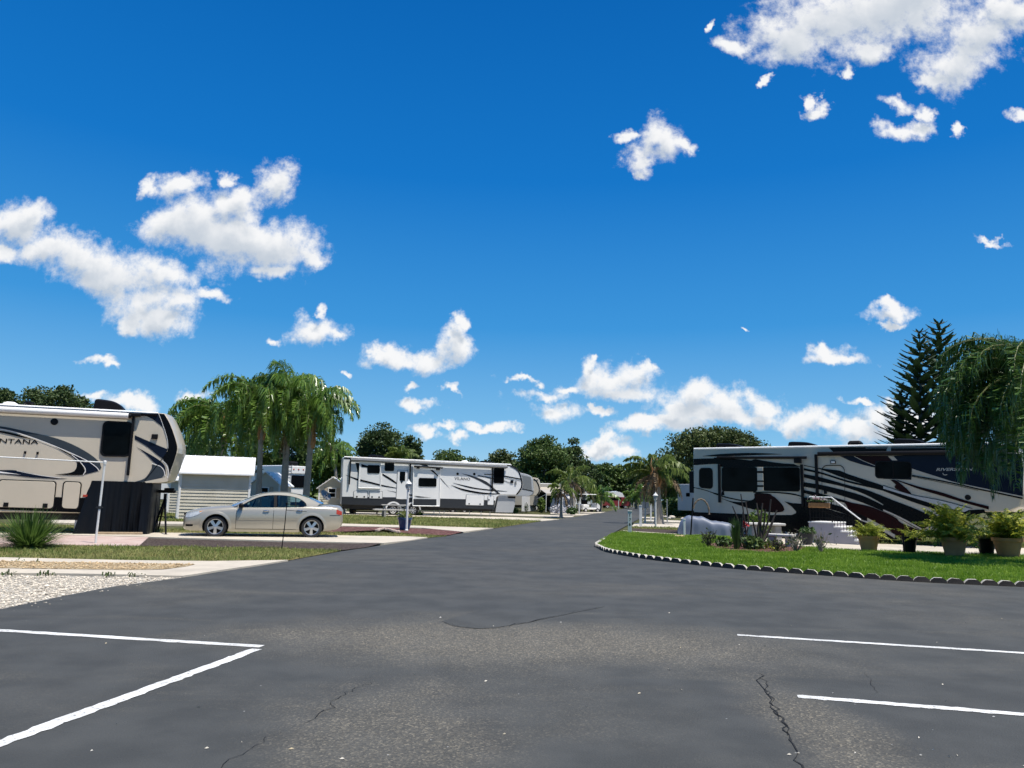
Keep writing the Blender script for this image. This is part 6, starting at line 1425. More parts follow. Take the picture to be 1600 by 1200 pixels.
def shed(label, p0, ax_deg, L, Dp, eave, ridge, gable=False, over=.22, name='shed', m='siding', win=None, pitch_axis='long', boards=.155):
    """lap sided hut; p0 near left ground corner, wall runs along azimuth ax_deg for L, depth Dp away"""
    a = R(ax_deg); f = np.array([math.sin(a), math.cos(a), 0]); n = np.array([math.cos(a), -math.sin(a), 0]); n = n if n @ p0 > 0 else -n
    P = lambda x, y, z: np.asarray(p0) * [1, 1, 0] + f * x + n * y + np.array([0, 0, z])
    rt = root(name, P(L / 2, Dp / 2, 0), label, 'shed'); b = MB()
    b.prism([P(.02, .02, 0), P(L - .02, .02, 0), P(L - .02, Dp - .02, 0), P(.02, Dp - .02, 0)], (0, 0, eave), 0)
    top = ridge if gable else eave; k = int(eave / boards)
    def lap(A, B, out, zmax):
        i = 0
        while i * boards < zmax(0) - .01:
            z = .05 + i * boards; i += 1; t0, t1 = 0, 1
            if z > eave:
                u = (z - eave) / (ridge - eave); t0, t1 = .5 * u, 1 - .5 * u
            q0, q1 = A * (1 - t0) + B * t0, A * (1 - t1) + B * t1
            if t1 - t0 < .05: break
            b.add([q0 + out * .034 + [0, 0, z], q1 + out * .034 + [0, 0, z], q1 + out * .003 + [0, 0, z + boards], q0 + out * .003 + [0, 0, z + boards], q0 + [0, 0, z], q1 + [0, 0, z]], [(0, 1, 2, 3), (4, 5, 1, 0)])
    lap(P(0, 0, 0), P(L, 0, 0), -n, lambda t: ridge if gable else eave); lap(P(L, 0, 0), P(L, Dp, 0), f, lambda t: eave); lap(P(0, 0, 0), P(0, Dp, 0), -f, lambda t: eave)
    if gable:
        for y in (0.02, Dp - .02): b.prism([P(0, y, eave - .01), P(L, y, eave - .01), P(L / 2, y, ridge - .02)], n * .02 if y < .1 else -n * .02)
    b.build('wall', M[m], rt)
    r = MB(); th = np.array([0, 0, .06])
    if gable:
        for q in ([P(-over, -over, eave - .10), P(L / 2, -over, ridge), P(L / 2, Dp + over, ridge), P(-over, Dp + over, eave - .10)], [P(L / 2, -over, ridge), P(L + over, -over, eave - .10), P(L + over, Dp + over, eave - .10), P(L / 2, Dp + over, ridge)]): r.prism(q, th)
    else:
        for q in ([P(-over, -over, eave - .06), P(L + over, -over, eave - .06), P(L + over, Dp / 2, ridge), P(-over, Dp / 2, ridge)], [P(-over, Dp / 2, ridge), P(L + over, Dp / 2, ridge), P(L + over, Dp + over, eave - .06), P(-over, Dp + over, eave - .06)]): r.prism(q, th)
        x = 0.0
        while x < L + over: r.tube([P(x, -over, eave + .015), P(x, Dp / 2, ridge + .075)], .018, 5); x += .45
    r.build('roof', M['metal_roof'], rt)
    for (x, y) in ((0, 0), (L, 0)):
        c = MB(); c.box(P(x, y, eave / 2), (.10, .10, eave), 0, np.array([f, n, [0, 0, 1]]), .01); c.build('corner_post', M['trim'], rt)
    if not gable:
        c = MB(); c.box(P(L / 2, -over - .04, eave - .07), (L + 2 * over, .09, .10), 0, np.array([f, n, [0, 0, 1]]), .02); c.tube([P(-.05, -over, eave - .1), P(-.05, -.06, eave - .3), P(-.05, -.06, .1)], .04, 6); c.build('gutter', M['trim'], rt)
    if win:
        x, z, w, h = win; c = MB()
        for (dx, dz, sw, sh) in ((0, h / 2, w + .1, .06), (0, -h / 2, w + .1, .06), (-w / 2, 0, .06, h), (w / 2, 0, .06, h)): c.box(P(x + dx, -.04, z + dz), (sw, .06, sh), 0, np.array([f, n, [0, 0, 1]]))
        c.box(P(x, -.04, z), (w, .05, .04), 0, np.array([f, n, [0, 0, 1]])); wn = c.build('window', M['trim'], rt)
        c = MB(); c.box(P(x, -.025, z), (w, .02, h), 0, np.array([f, n, [0, 0, 1]])); c.build('pane', M['glass'], wn)
        for dx in (-w / 2 - .16, w / 2 + .16): c = MB(); c.box(P(x + dx, -.035, z), (.22, .04, h + .1), 0, np.array([f, n, [0, 0, 1]]), .01); c.build('shutter', M['wood_light'], rt)
    return rt
M['wood_light'] = mat('tan shutter', (0.42, 0.36, 0.27), .6, .1)
c0 = gp(277, 812); c1 = at(386, 800, c0[1] + .6); az0 = 72.0; hd = np.array([math.sin(R(az0)), math.cos(R(az0))]); d1 = ray(387, 800); d1 = d1[:2] / d1[1]; L0 = (c0[1] * d1[0] - c0[0]) / (hd[0] - hd[1] * d1[0])
shed('white metal roofed shed with cream lap siding behind the gold car', c0, az0, L0, 2.6, at(330, 738, c0[1])[2], at(330, 713, c0[1] + 1.4)[2] - .04, over=.18)
c0 = at(389, 800, 46); shed('small gabled shed peeping out beside the first palm trunk', c0 * [1, 1, 0], 88, 1.72, 2.8, at(400, 757, 46)[2], at(409, 738, 46)[2], True, .16, win=(.86, 1.35, .45, .62))
c0 = at(497, 800, 52); shed('small gabled shed with a shuttered window next to the white trailer', c0 * [1, 1, 0], 80, 1.75, 3.0, at(510, 762, 52)[2], at(514, 746, 52)[2], True, .2, m='siding', win=(.85, 1.42, .50, .62))
# white lean to seen at the side of the cream trailer nose
q0 = at(262, 800, 44); shed('white hut with a grey door behind the tripod stand', q0 * [1, 1, 0], 84, 1.0, 2.0, 2.0, 2.35, False, .1, win=None)

# caravan seen from behind between the palm trunks
c = at(441, 800, 60); g = Rig((c[0], 60.0, 0), -50, 'travel_trailer', 'white travel trailer with a rear ladder and black back window behind the palm trunks', 'trailer')
hh = at(441, 727, 60)[2]
b = g.body([(0, .6), (0, hh - .12), (.12, hh), (7.6, hh), (8.2, hh - .9), (8.2, .6)])
g.decal([(428, 741), (398, 737), (398, 760), (428, 764)], 1, 1); g.decal([(412, 733), (402, 732), (396, 739), (404, 739)], 2, 2)
b.build('body', [M['white_gel'], M['grey_gel'], M['black_gloss']], g.root)
g.window([(430, 740), (434.6, 740), (434.3, 765), (429.8, 765)], .05)
q = MB(); g.fbox(q, -.06, .0, .62, 2.05, 1.75, hh - .75, 0, .02); q.build('rear_window', M['black_gloss'], g.root)
q = MB(); g.fbox(q, -.08, .02, .10, 2.35, hh - .62, hh - .02, 0, .03); q.build('rear_cap', M['white_gel'], g.root)
for w in (.75, 1.2, 1.65): q = MB(); q.lathe(g.P(-.08, w, hh - .28), [(.07, 0), (.05, .03), (0, .03)], 10, 0, -g.h); q.build('marker_light', M['red_lens'], g.root)
q = MB()
for w in (.22, .52): q.tube([g.P(-.12, w, .8), g.P(-.12, w, hh + .05)], .022, 6)
for z in np.arange(.9, hh, .32): q.tube([g.P(-.12, .22, z), g.P(-.12, .52, z)], .018, 6)
q.build('ladder', M['steel'], g.root)
for a in (3.6, 4.5): g.wheel(a, .08, .36, rim='awning')
q = MB(); g.fbox(q, 1.0, 4.6, .4, 1.9, hh, hh + .05); q.build('roof_rail', M['roof_white'], g.root)
q = MB(); c2 = g.P(1.2, 1.3, hh + .2); q.box(c2, (1.0, .8, .36), 0, g.ax, .1); q.build('air_conditioner', M['black'], g.root)
q = MB(); g.fbox(q, .05, 8.0, .25, 2.2, .35, .62); q.build('chassis', M['underbody'], g.root)
# pale trailer glimpsed at the left of the shed, behind the tripod
c = at(268, 800, 58); g = Rig((c[0], 58.0, 0), 74, 'travel_trailer', 'pale trailer behind the white shed, only a corner with a roof box showing', 'trailer')
b = g.body([(-7.5, .6), (-7.5, 3.2), (.9, 3.25), (1.2, 2.9), (1.25, .6)]); b.build('body', [M['white_gel']], g.root); g.window([(262, 742), (268, 742), (268, 756), (262, 756)], .08)
q = MB(); q.box(g.P(.2, .8, 3.42), (1.0, .7, .36), 0, g.ax, .08); q.build('air_conditioner', M['roof_white'], g.root)
for a in (-3.6, -4.5): g.wheel(a, .08, .36, rim='awning')

# ------------------------------------------------------------------ far sites on the west side
c = at(846, 800, 78); g = Rig((c[0], 78.0, 0), 70, 'travel_trailer', 'tan trailer with its cream awning stretched out over a dark porch', 'trailer')
hh = at(846, 755.5, 78)[2]
b = g.body([(-4, .6), (-4, hh), (3.4, hh), (3.9, hh - .9), (3.9, .6)]); g.decal([(845, 765), (874, 767), (874, 770), (845, 768)], 1, 1)
b.build('body', [mat('tan gelcoat', (.36, .34, .30), .35, .05), M['black']], g.root)
q = MB(); q.add([g.P(-.6, -.05, hh - .35), g.P(2.6, -.05, hh - .35), g.P(2.6, -2.6, hh - 1.0), g.P(-.6, -2.6, hh - 1.0), g.P(-.6, -2.6, hh - 1.2), g.P(2.6, -2.6, hh - 1.2)], [(0, 1, 2, 3), (3, 2, 5, 4)]); aw = q.build('awning', M['cream'], g.root)
for a in (-.6, 2.6): q = MB(); q.tube([g.P(a, -2.6, hh - 1.0), g.P(a, -2.6, .0)], .05, 6); q.tube([g.P(a, -2.6, hh - 1.1), g.P(a, -.05, hh - 1.6)], .03, 5); q.build('awning_post', M['white_pvc'], aw)
q = MB(); g.fbox(q, -.4, 2.5, -.06, -.01, .5, hh - .9); q.build('screen_panel', M['black'], g.root); g.wheel(1.0, .05, .36, rim='awning'); g.wheel(2.0, .05, .36, rim='awning')
# white covered trailer, a draped box
def draped(name, label, cat, corner, f, n, L, D, H, m, rnd=.35, nose=0.0):
    """long object under a fitted cover: rounded box with soft folds"""
    G = []; ks = 26; kt = 22
    for i in range(ks + 1):
        u = i / ks; x = u * L; e = min(1, (min(u, 1 - u) * L / rnd)) ; hh_ = H(u) * math.sqrt(max(0.0, 1 - (1 - e) ** 2) * .92 + .08) if e < 1 else H(u); row = []
        for j in range(kt + 1):
            v = j / kt; a = math.pi * v; y = D / 2 - D / 2 * np.sign(math.cos(a)) * abs(math.cos(a)) ** .45 * (.80 + .2 * (e)); z = hh_ * abs(math.sin(a)) ** .42
            fo = .02 * math.sin(u * 31 + 3 * v) + .015 * math.sin(u * 57 - 4 * v); z = z * (1 + fo * .8); y += fo * (1 - abs(math.sin(a)))
            row.append(np.asarray(corner) * [1, 1, 0] + f * x + n * y + np.array([0, 0, max(.02, z + .0)]))
        G.append(row)
    b = MB(); b.grid(G, 0)
    for e in (0, -1): b.add(G[e], [tuple(range(kt + 1))], 0)
    c = np.asarray(corner) * [1, 1, 0] + f * L / 2 + n * D / 2
    return b.solo(name, M[m], c, label, cat)
M['cover_white'] = mat('white cover cloth', (.46, .46, .49), .6, .06, 1.5); M['cover_silver'] = mat('silver blue cover cloth', (.13, .155, .215), .5, .08, 1.5)
f = np.array([math.sin(R(76)), math.cos(R(76)), 0]); n = np.array([-f[1], f[0], 0])
draped('covered_trailer', 'boxy trailer under a white fitted cover near the yellowing palm', 'covered trailer', at(868, 800, 72), f, n, 1.85, 1.9, lambda u: 1.72 + .05 * math.sin(u * 9), 'cover_white', .22)
# black and white nose
c = at(884, 800, 84); g = Rig((c[0], 84.0, 0), 75, 'fifth_wheel_trailer', 'white fifth wheel trailer with a bold black sweep over its nose, above the golf cart', 'trailer')
Z = lambda x, y: tuple(g.sz(x, y)); fr = [Z(898, 756.5), Z(905, 758), Z(910, 763), Z(914, 770), Z(917, 777)]
b = g.body([(-7, .6), (-7, fr[0][1])] + fr + [(fr[-1][0] - 2, fr[-1][1] - .05), (fr[-1][0] - 2.5, .6)], front=range(2, 7), bulge=.3)
g.band([(892, 756.5), (903, 758), (911, 765), (916, 775)], [(892, 759), (900, 763), (906, 770), (911, 778)], 1, 1); g.decal([(896, 763), (902.5, 763.5), (903, 768), (898, 767)], 1, 2); g.decal([(903, 770), (909, 773), (907, 777), (902, 775)], 1, 2)
b.build('body', [M['white_gel'], M['black_gloss']], g.root); q = MB(); g.fbox(q, -6, Z(912, 777)[0] - 2, .2, 2.2, .3, .7); q.build('chassis', M['underbody'], g.root)
for a in (-3.4, -4.4): g.wheel(a, .08, .36, rim='awning')
g.window([(887, 762), (893, 762), (893, 768), (887, 768)], .1)
# golf cart
def golf_cart(label, c, az):
    rt = root('golf_cart', c, label, 'golf cart'); f = np.array([math.sin(R(az)), math.cos(R(az)), 0]); n = np.array([f[1], -f[0], 0]); ax = np.array([f, n, [0, 0, 1]])
    P = lambda x, y, z: np.asarray(c) + f * x + n * y + np.array([0, 0, z])
    b = MB(); b.box(P(0, 0, .38), (2.2, 1.15, .20), 0, ax, .05); b.box(P(-.65, 0, .62), (.85, 1.15, .40), 0, ax, .08)
    b.prism([P(.72, -.55, .45), P(1.15, -.55, .45), P(1.12, -.55, .75), P(.78, -.55, .98)], n * 1.1); b.build('body', M['white_gel'], rt)
    b = MB(); b.box(P(-.15, 0, 1.86), (1.75, 1.2, .07), 0, ax, .03); r = b.build('roof', M['roof_white'], rt)
    for x, xt, y in ((.72, .55, -.5), (.72, .55, .5), (-.95, -.85, -.5), (-.95, -.85, .5)): b = MB(); b.tube([P(x, y, .8), P(xt, y, 1.85)], .025, 6); b.build('roof_post', M['black'], rt)
    b = MB(); b.box(P(-.25, 0, .78), (.5, 1.05, .12), 0, ax, .04); b.box(P(-.50, 0, 1.05), (.10, 1.05, .45), 0, ax, .04); b.build('seat', M['black'], rt)
    b = MB(); b.add([P(.73, -.5, 1.0), P(.73, .5, 1.0), P(.57, .5, 1.8), P(.57, -.5, 1.8)], [(0, 1, 2, 3)]); b.build('windscreen', M['carglass'], rt)
    for x in (-.72, .80):
        for s in (-1, 1): wheel_at(P(x, s * .60, .23), n * s, .23, .18, rt, 5, 'awning', .55)
    return rt
golf_cart('white golf cart with a flat roof parked on the grass by the round palm', at(919, 800, 80) * [1, 1, 0], 60)
# red van with white top far down the road
def camper_van(c, az, label):
    rt = root('camper_van', c, label, 'van'); f = np.array([math.sin(R(az)), math.cos(R(az)), 0]); n = np.array([f[1], -f[0], 0]); ax = np.array([f, n, [0, 0, 1]]); P = lambda x, y, z: np.asarray(c) + f * x + n * y + np.array([0, 0, z])
    b = MB(); pr = [(-2.3, .4), (2.3, .4), (2.35, 1.0), (1.7, 1.15), (1.3, 1.75), (-2.3, 1.75)]; b.prism([P(x, -.95, z) for x, z in pr], n * 1.9); b.build('body', mat('red paint', (.22, .03, .035), .35, .05, coat=.3), rt)
    b = MB(); pr = [(-2.35, 1.75), (1.35, 1.75), (1.0, 2.35), (.5, 2.55), (-1.9, 2.55), (-2.3, 2.3)]; b.prism([P(x, -.9, z) for x, z in pr], n * 1.8); b.build('roof', M['roof_white'], rt)
    for s in (-1, 1): b = MB(); b.box(P(-.5, s * .96, 1.45), (2.6, .03, .4), 0, ax); b.build('window', M['glass'], rt)
    for x in (-1.4, 1.45):
        for s in (-1, 1): wheel_at(P(x, s * .93, .34), n * s, .34, .2, rt, 5, 'awning')
camper_van(at(960, 800, 118) * [1, 1, 0], 80, 'red van with a rounded white roof far along the road')
c = at(978, 800, 124); g = Rig((c[0], 124.0, 0), 78, 'travel_trailer', 'pale blue white trailer end beyond the red van', 'trailer')
b = g.body([(-2.6, .7), (-2.6, 2.3), (-1.6, 2.7), (-.5, 2.3), (-.4, 1.2), (-1.0, .7)]); b.build('body', [mat('pale blue gelcoat', (.50, .58, .60), .4, .05)], g.root); g.wheel(-1.8, .08, .34, rim='awning'); g.window([(963, 781), (966, 781), (966, 784), (963, 784)], .06)
c = at(926, 800, 104); g = Rig((c[0], 104.0, 0), 75, 'fifth_wheel_trailer', 'white trailer with a rounded nose between the round palm and the red van', 'trailer')
Z = lambda x, y: tuple(g.sz(x, y)); fr = [Z(942, 766), Z(946, 767.5), Z(949, 772), Z(949.5, 777)]
b = g.body([(-7, .6), (-7, fr[0][1])] + fr + [(fr[-1][0] - 2, fr[-1][1] - .1), (fr[-1][0] - 2.4, .6)], front=range(2, 6), bulge=.3); g.decal([(941, 769), (947, 771), (947, 774), (941, 772)], 1, 1); b.build('body', [M['white_gel'], M['black_gloss']], g.root); g.wheel(-3.6, .08, .36, rim='awning'); g.window([(932, 768), (937, 768), (937, 773), (932, 773)], .1)
c = at(1086, 800, 66); g = Rig((c[0], 66.0, 0), 126, 'travel_trailer', 'grey trailer whose end shows over the hedge, left of the silver trailer', 'trailer')
b = g.body([(-1.6, .6), (-1.6, 2.9), (6, 3.0), (6, .6)]); b.build('body', [M['grey_gel']], g.root); g.wheel(3, .08, .36); g.window([(1072, 770), (1078, 770), (1078, 776), (1072, 776)], .06)

# ------------------------------------------------------------------ posts, lamps, small things
def lamp_post(label, foot, top_py, group='white garden lamp posts', dx=0.0, name='lamp_post'):
    p = gp(*foot); T = at(foot[0] + dx, top_py, p[1]); H = T[2]; rt = root(name, p, label, 'lamp post', group)
    b = MB(); b.lathe(p, [(.075, 0), (.075, .05), (.05, .07), (.045, H - .42)], 12); b.build('post', M['white_pvc'], rt)
    b = MB(); t = p + [0, 0, H - .42]; b.lathe(t, [(.05, 0), (.09, .03), (.085, .06), (.115, .22), (.115, .24), (.15, .245), (.04, .36), (.02, .42), (0, .43)], 8, 0, None, False); ln = b.build('lantern', M['white_pvc'], rt)
    b = MB()
    for i in range(8): a = (i + .5) * math.pi / 4; d = np.array([math.cos(a), math.sin(a), 0]); b.box(t + d * .098 + [0, 0, .14], (.045, .008, .12), 0, np.array([[-d[1], d[0], 0], d, [0, 0, 1]]))
    b.build('pane', mat('frosted lamp glass', (.30, .30, .28), .3, .05), ln); return rt
lamp_post('white lamp post in the red mulch bed beside the blue pot', (635, 830), 749, dx=2.5)
lamp_post('tallest white lamp post on the east side, in front of the ragged palm', (1024.5, 825), 769)
lamp_post('white lamp post at the corner of the white covered trailer', (878.5, 803.5), 768)
def post(label, foot, top_py, w=.11, m='white_pvc', group=None, name='marker_post', digits=None, cap=True, cat='post'):
    p = gp(*foot); H = at(foot[0], top_py, p[1])[2]; d = p[:2] / np.linalg.norm(p[:2]); ax = np.array([[d[1], -d[0], 0], [d[0], d[1], 0], [0, 0, 1]])
    rt = root(name, p, label, cat, group); b = MB(); b.box(p + [0, 0, H / 2], (w, w, H), 0, ax, .008); b.build('shaft', M[m], rt)
    if cap: b = MB(); b.box(p + [0, 0, H + .015], (w * 1.25, w * 1.25, .03), 0, ax, .008); b.build('cap', M[m], rt)
    if digits:
        V, F = text_mesh(digits, .15, 0, .004); b = MB(); z = H - .16
        for ch in digits:
            V, F = text_mesh(ch, .17, 0, .004); V[:, 0] -= V[:, 0].mean(); b.add([p + ax[0] * (v[0]) - ax[1] * (w / 2 + .004) + np.array([0, 0, z + v[1] - .06]) for v in V], F); z -= .19
        b.build('house_number', M['black'], rt)
    return rt
M['post_pale'] = mat('pale green painted post', (.42, .47, .45), .6, .1, 5)
pg = 'white site posts along the road'
post('thick pale green site post with dark numerals at the lawn corner', (984, 835), 799, .16, 'post_pale', digits='176')
post('white site post with a flat cap, next to the pale green numbered post', (1001, 823.5), 790, .15, 'white_pvc', pg)
post('slim white post between the signboard and the tallest lamp post', (1017, 814.5), 788, .11, 'white_pvc', pg)
post('slim grey white post in front of the clipped hedge', (1042.5, 818), 781, .07, 'steel', pg)
post('short white pipe post beside the covered low vehicle', (1069.5, 839.5), 812, .085, 'white_pvc', None, 'pipe_post')
post('white post at the road edge by the golf cart', (905, 803), 787, .11, 'white_pvc', pg)
post('pale timber post in front of the round palm', (941, 796.5), 775, .13, 'wood', pg)
post('pinkish post in front of the red van', (957.7, 796), 783, .13, 'siding', pg)
post('white post at the end of the red van', (966.5, 795), 780, .12, 'white_pvc', pg)
post('thin far post on the verge, nearest the red van of three', (982, 794.5), 785, .14, 'wood', pg); post('thin far post on the verge, middle one of three', (986.5, 794.6), 786, .12, 'white_pvc', pg); post('thin far post on the verge, nearest the road of three', (990, 794.7), 784, .12, 'white_pvc', pg)
# signboard
p = gp(1008, 818); rt = root('signboard', p, 'grey signboard with two panels on a post by the road edge', 'sign'); b = MB(); b.tube([p, p + [0, 0, 1.0]], .06, 8); b.build('post', M['steel'], rt)
z1, z0 = at(1008, 784, p[1])[2], at(1008, 794, p[1])[2]; b = MB(); b.box(p + [0, -.04, (z0 + z1) / 2], (.48, .05, z1 - z0), 0, None, .01); b.build('board', M['grey_gel'], rt)
b = MB(); b.box(p + [0, -.07, (z0 + z1) / 2], (.025, .02, z1 - z0)); b.build('divider', M['darkgrey'], rt)
# white rocks by the hedge
for i, (px, py, r) in enumerate(((1033, 808, .24), (1040, 808.6, .18), (1050, 810, .28), (1046, 810.5, .14), (1067, 812, .2))):
    p = gp(px, py); b = MB(); b.blob(p + [0, 0, r * .3], (r, r * .8, r * .55), 0, 9, 6, None, .9); o = b.solo('rock', M['stone'], p, ['white rock at the foot of the ragged palm', 'smaller white rock next to the rock under the ragged palm', 'largest white rock in front of the clipped hedge', 'smallest white rock in front of the clipped hedge', 'white rock between hedge and covered low vehicle'][i], 'rock', 'white rocks by the hedge')
# covered low vehicle
f = np.array([math.sin(R(100)), math.cos(R(100)), 0]); n = np.array([-f[1], f[0], 0]); n = n if n[1] > 0 else -n
draped('covered_motorcycle', 'low vehicle under a silver blue cover at the rear of the silver trailer', 'covered vehicle', gp(1060, 838), f, n, 2.55, 1.0, lambda u: .88 - .26 * min(1, max(0, u - .25) / .45) + .03 * math.sin(u * 20), 'cover_silver', .55)
# shepherd hook with vine arch
p = gp(1079, 840); T = at(1083, 778, p[1]); rt = root('garden_hook', p, 'black garden hook with a brown vine arch beside the covered low vehicle', 'garden hook')
b = MB(); b.tube([p, T], .03, 8); b.build('pole', M['black'], rt)
P = [at(x, y, p[1]) for x, y in ((1083, 795), (1086, 786), (1092, 780.5), (1098, 780.5), (1103, 785), (1107, 793), (1108, 804))]; b = MB(); b.tube(smooth(P, 4), [.035 + .012 * math.sin(i * 1.9) for i in range(25)], 7); b.build('arch', mat('dry vine', (.16, .12, .085), .9, .3, 12, bump=.6), rt)
for i, px in enumerate((1058, 1062, 1066)):
    q = gp(px, 841.5); MB().blob(q + [0, 0, .06], (.13, .10, .08), 0, 8, 6).solo('rock', M['tan_stone'], q, ['stone at the foot of the short pipe post, far end of three', 'stone at the foot of the short pipe post, middle of three', 'stone at the foot of the short pipe post, nearest the post'][i], 'rock', 'stones round the pipe post')

# west side small things
p = gp(149, 850); T = at(164, 721.5, p[1]); rt = root('pipe_stand', p, 'thin white pipe frame with a long crossbar in front of the cream trailer', 'pipe stand')
b = MB(); b.tube([p, T], .028, 10); b.build('upright', M['white_pvc'], rt)
E0 = at(-60, 711, p[1] - 1.4); b = MB(); b.tube([T + [0, 0, -.02], E0], .018, 8); b.build('crossbar', M['white_pvc'], rt); b = MB(); b.lathe(T - [0, 0, .07], [(.04, 0), (.045, .08), (.03, .1)], 10); b.build('elbow', M['white_pvc'], rt)
E1 = E0 * [1, 1, 0]; b = MB(); b.tube([E1, E0], .028, 10); b.build('upright', M['white_pvc'], rt)
k = p + (T - p) * .44; b = MB(); b.box(k, (.17, .03, .035)); b.lathe(k - [0, 0, .04], [(.042, 0), (.042, .08)], 10); b.build('clamp', M['darkgrey'], rt)
p = gp(440, 859); T = at(448, 788, p[1]); rt = root('garden_stake', p, 'thin black stake with a short side arm standing in the brown mulch', 'garden stake'); b = MB(); b.tube([p, p * .45 + T * .55 + [.01, 0, 0], T], [.014, .012, .010], 6); b.lathe(T, [(.028, 0), (.03, .04), (0, .06)], 8); b.build('rod', M['black'], rt)
A = at(447.5, 797, p[1]); b = MB(); b.tube([A, A + [.22, .05, -.015], A + [.50, .10, -.03]], .008, 5); b.build('arm', M['darkgrey'], rt)
# blue glazed pot with plant
M['blue_glaze'] = mat('blue glaze', (.012, .075, .17), .2, .15, 5, coat=.5); M['soil'] = mat('potting soil', (.03, .022, .016), .95, .2)
M['terracotta'] = mat('terracotta', (.52, .235, .10), .85, .14, 5, bump=.2, dirt=((.45, .30, .19), .2))
def pot(label, foot, r, h, m, group=None, fol=None, name='potted_plant'):
    p = gp(*foot); p[2] = .05; rt = root(name, p, label, 'potted plant', group); b = MB()
    b.lathe(p, [(r * .66, 0), (r * .70, h * .1), (r * .93, h * .80), (r * 1.02, h * .82), (r * 1.05, h), (r * .93, h), (r * .90, h * .88)], 22); b.lathe(p, [(r * .91, h * .88), (0, h * .92)], 22, 1); b.build('pot', [M[m], M['soil']], rt)
    if fol: fol(rt, p + [0, 0, h * .9])
    return rt
def feathery(nf, L, m, ll=.22, e=(15, 85), wl=.014, nl=26, droop=1.3, hang=.45, sk=None):
    def fn(rt, c):
        V, F = [], []
        for i in range(nf):
            a = rng.uniform(0, 6.28) if sk is None else R(sk[0] + rng.normal(0, sk[1])); frond(V, F, c + np.append(rng.normal(0, .05, 2), 0), a, R(rng.uniform(*e)), L * rng.uniform(.65, 1.1), droop * rng.uniform(.7, 1.2), ll, nl, wl, hang=hang)
        mb = MB(); mb.v = V; mb.n = sum(len(x) for x in V); mb.f = F; mb.m = [0] * len(F); mb.sm = [False] * len(F); mb.build('foliage', M[m], rt)
        s = MB()
        for i in range(6): s.tube([c + np.append(rng.normal(0, .05, 2), -.05), c + np.append(rng.normal(0, .10, 2), L * .35)], [.012, .006], 5)
        s.build('stems', M['palm_rachis'], rt)
    return fn
def leafy(n, rad, m, size=.07, up=.6):
    def fn(rt, c):
        q = rng.normal(0, 1, (n, 3)); q /= np.linalg.norm(q, axis=1)[:, None]; q *= (rng.random((n, 1)) ** .4) * np.array(rad); V, F = leaf_mesh(c + q + [0, 0, rad[2] * up], size, aspect=2.2); MB().bulk(V, F).build('foliage', M[m], rt)
        s = MB()
        for i in range(7): a = c + np.append(rng.normal(0, .03, 2), -.03); s.tube([a, a + np.append(rng.normal(0, rad[0] * .4, 2), rad[2] * 1.1)], [.012, .005], 5)
        s.build('stems', M['twig'], rt)
    return fn
pot('cobalt blue glazed pot with a small weedy plant in the red mulch', (632, 829), .30, .48, 'blue_glaze', None, leafy(170, (.34, .3, .22), 'grass_dry', .06))
# pale stones edging the red mulch bed
pr_ = None; Lp = np.array([gp(*q)[:2] for q in ((589, 831.5), (594, 829.2), (600, 828.6), (608, 830), (616, 832.2), (624, 834))]); dd = np.concatenate([[0], np.cumsum(np.linalg.norm(np.diff(Lp, axis=0), axis=1))])
for i, t in enumerate(np.arange(0, dd[-1], .24)):
    q = np.array([np.interp(t, dd, Lp[:, 0]), np.interp(t, dd, Lp[:, 1]), .03])
    if pr_ is None: bb_ = MB(); bb_.box((0, 0, .035), (.17, .10, .10), 0, None, .025); pr_ = bb_.solo('edging_stone', M['paver'], (0, 0, 0), 'small pinkish edging stone along the red mulch bed', 'edging stone', 'pinkish stones edging the red mulch bed'); o_ = pr_
    else: o_ = pr_.copy(); COL.objects.link(o_)
    o_.location = q; o_.rotation_euler = (rng.normal(0, .1), rng.normal(0, .1), rng.uniform(0, 3))
# picnic table of concrete
c = gp(613, 807); f = g = None
az = R(76); f = np.array([math.sin(az), math.cos(az), 0]); n = np.array([-f[1], f[0], 0]); ax = np.array([f, n, [0, 0, 1]]); c = gp(612, 808.5)
rt = root('picnic_table', c, 'concrete picnic table with a bench on the grass beside the white trailer', 'picnic table'); M['cast'] = mat('cast concrete', (.34, .325, .30), .85, .15, 5, bump=.3)
P = lambda x, y, z: c + f * x + n * y + np.array([0, 0, z])
b = MB(); b.box(P(.2, 0, .76), (1.75, .75, .07), 0, ax, .015); b.build('tabletop', M['cast'], rt)
for y in (-.72, .72): b = MB(); b.box(P(.0, y, .46), (2.3, .30, .06), 0, ax, .015); b.build('bench', M['cast'], rt)
for x in (-.55, .75): b = MB(); b.prism([P(x, -.85, 0), P(x, -.5, 0), P(x, -.35, .42), P(x, -.25, .72), P(x, .25, .72), P(x, .35, .42), P(x, .5, 0), P(x, .85, 0), P(x, .85, .42), P(x, .55, .42), P(x, -.55, .42), P(x, -.85, .42)], f * .12); b.build('leg', M['cast'], rt)
c = gp(572, 803); rt = root('bench', c, 'slatted timber bench under the rear end of the white trailer', 'bench'); P = lambda x, y, z: c + f * x + n * y + np.array([0, 0, z])
for z, y in ((.44, 0), (.30, -.15), (.16, -.17)): b = MB(); b.box(P(0, y, z), (1.75, .05 if z < .4 else .34, .10 if z < .4 else .05), 0, ax, .01); b.build('slat', M['wood'], rt)
for x in (-.75, .75): b = MB(); b.box(P(x, 0, .21), (.08, .3, .42), 0, ax, .01); b.build('leg', M['wood'], rt)
c = gp(550, 802.5); MB().lathe(c, [(.15, 0), (.20, .12), (.21, .25), (.20, .38), (.15, .48), (0, .48)], 14).solo('barrel', mat('brown barrel', (.11, .075, .055), .7, .15), c, 'small brown barrel at the end of the timber bench', 'barrel')
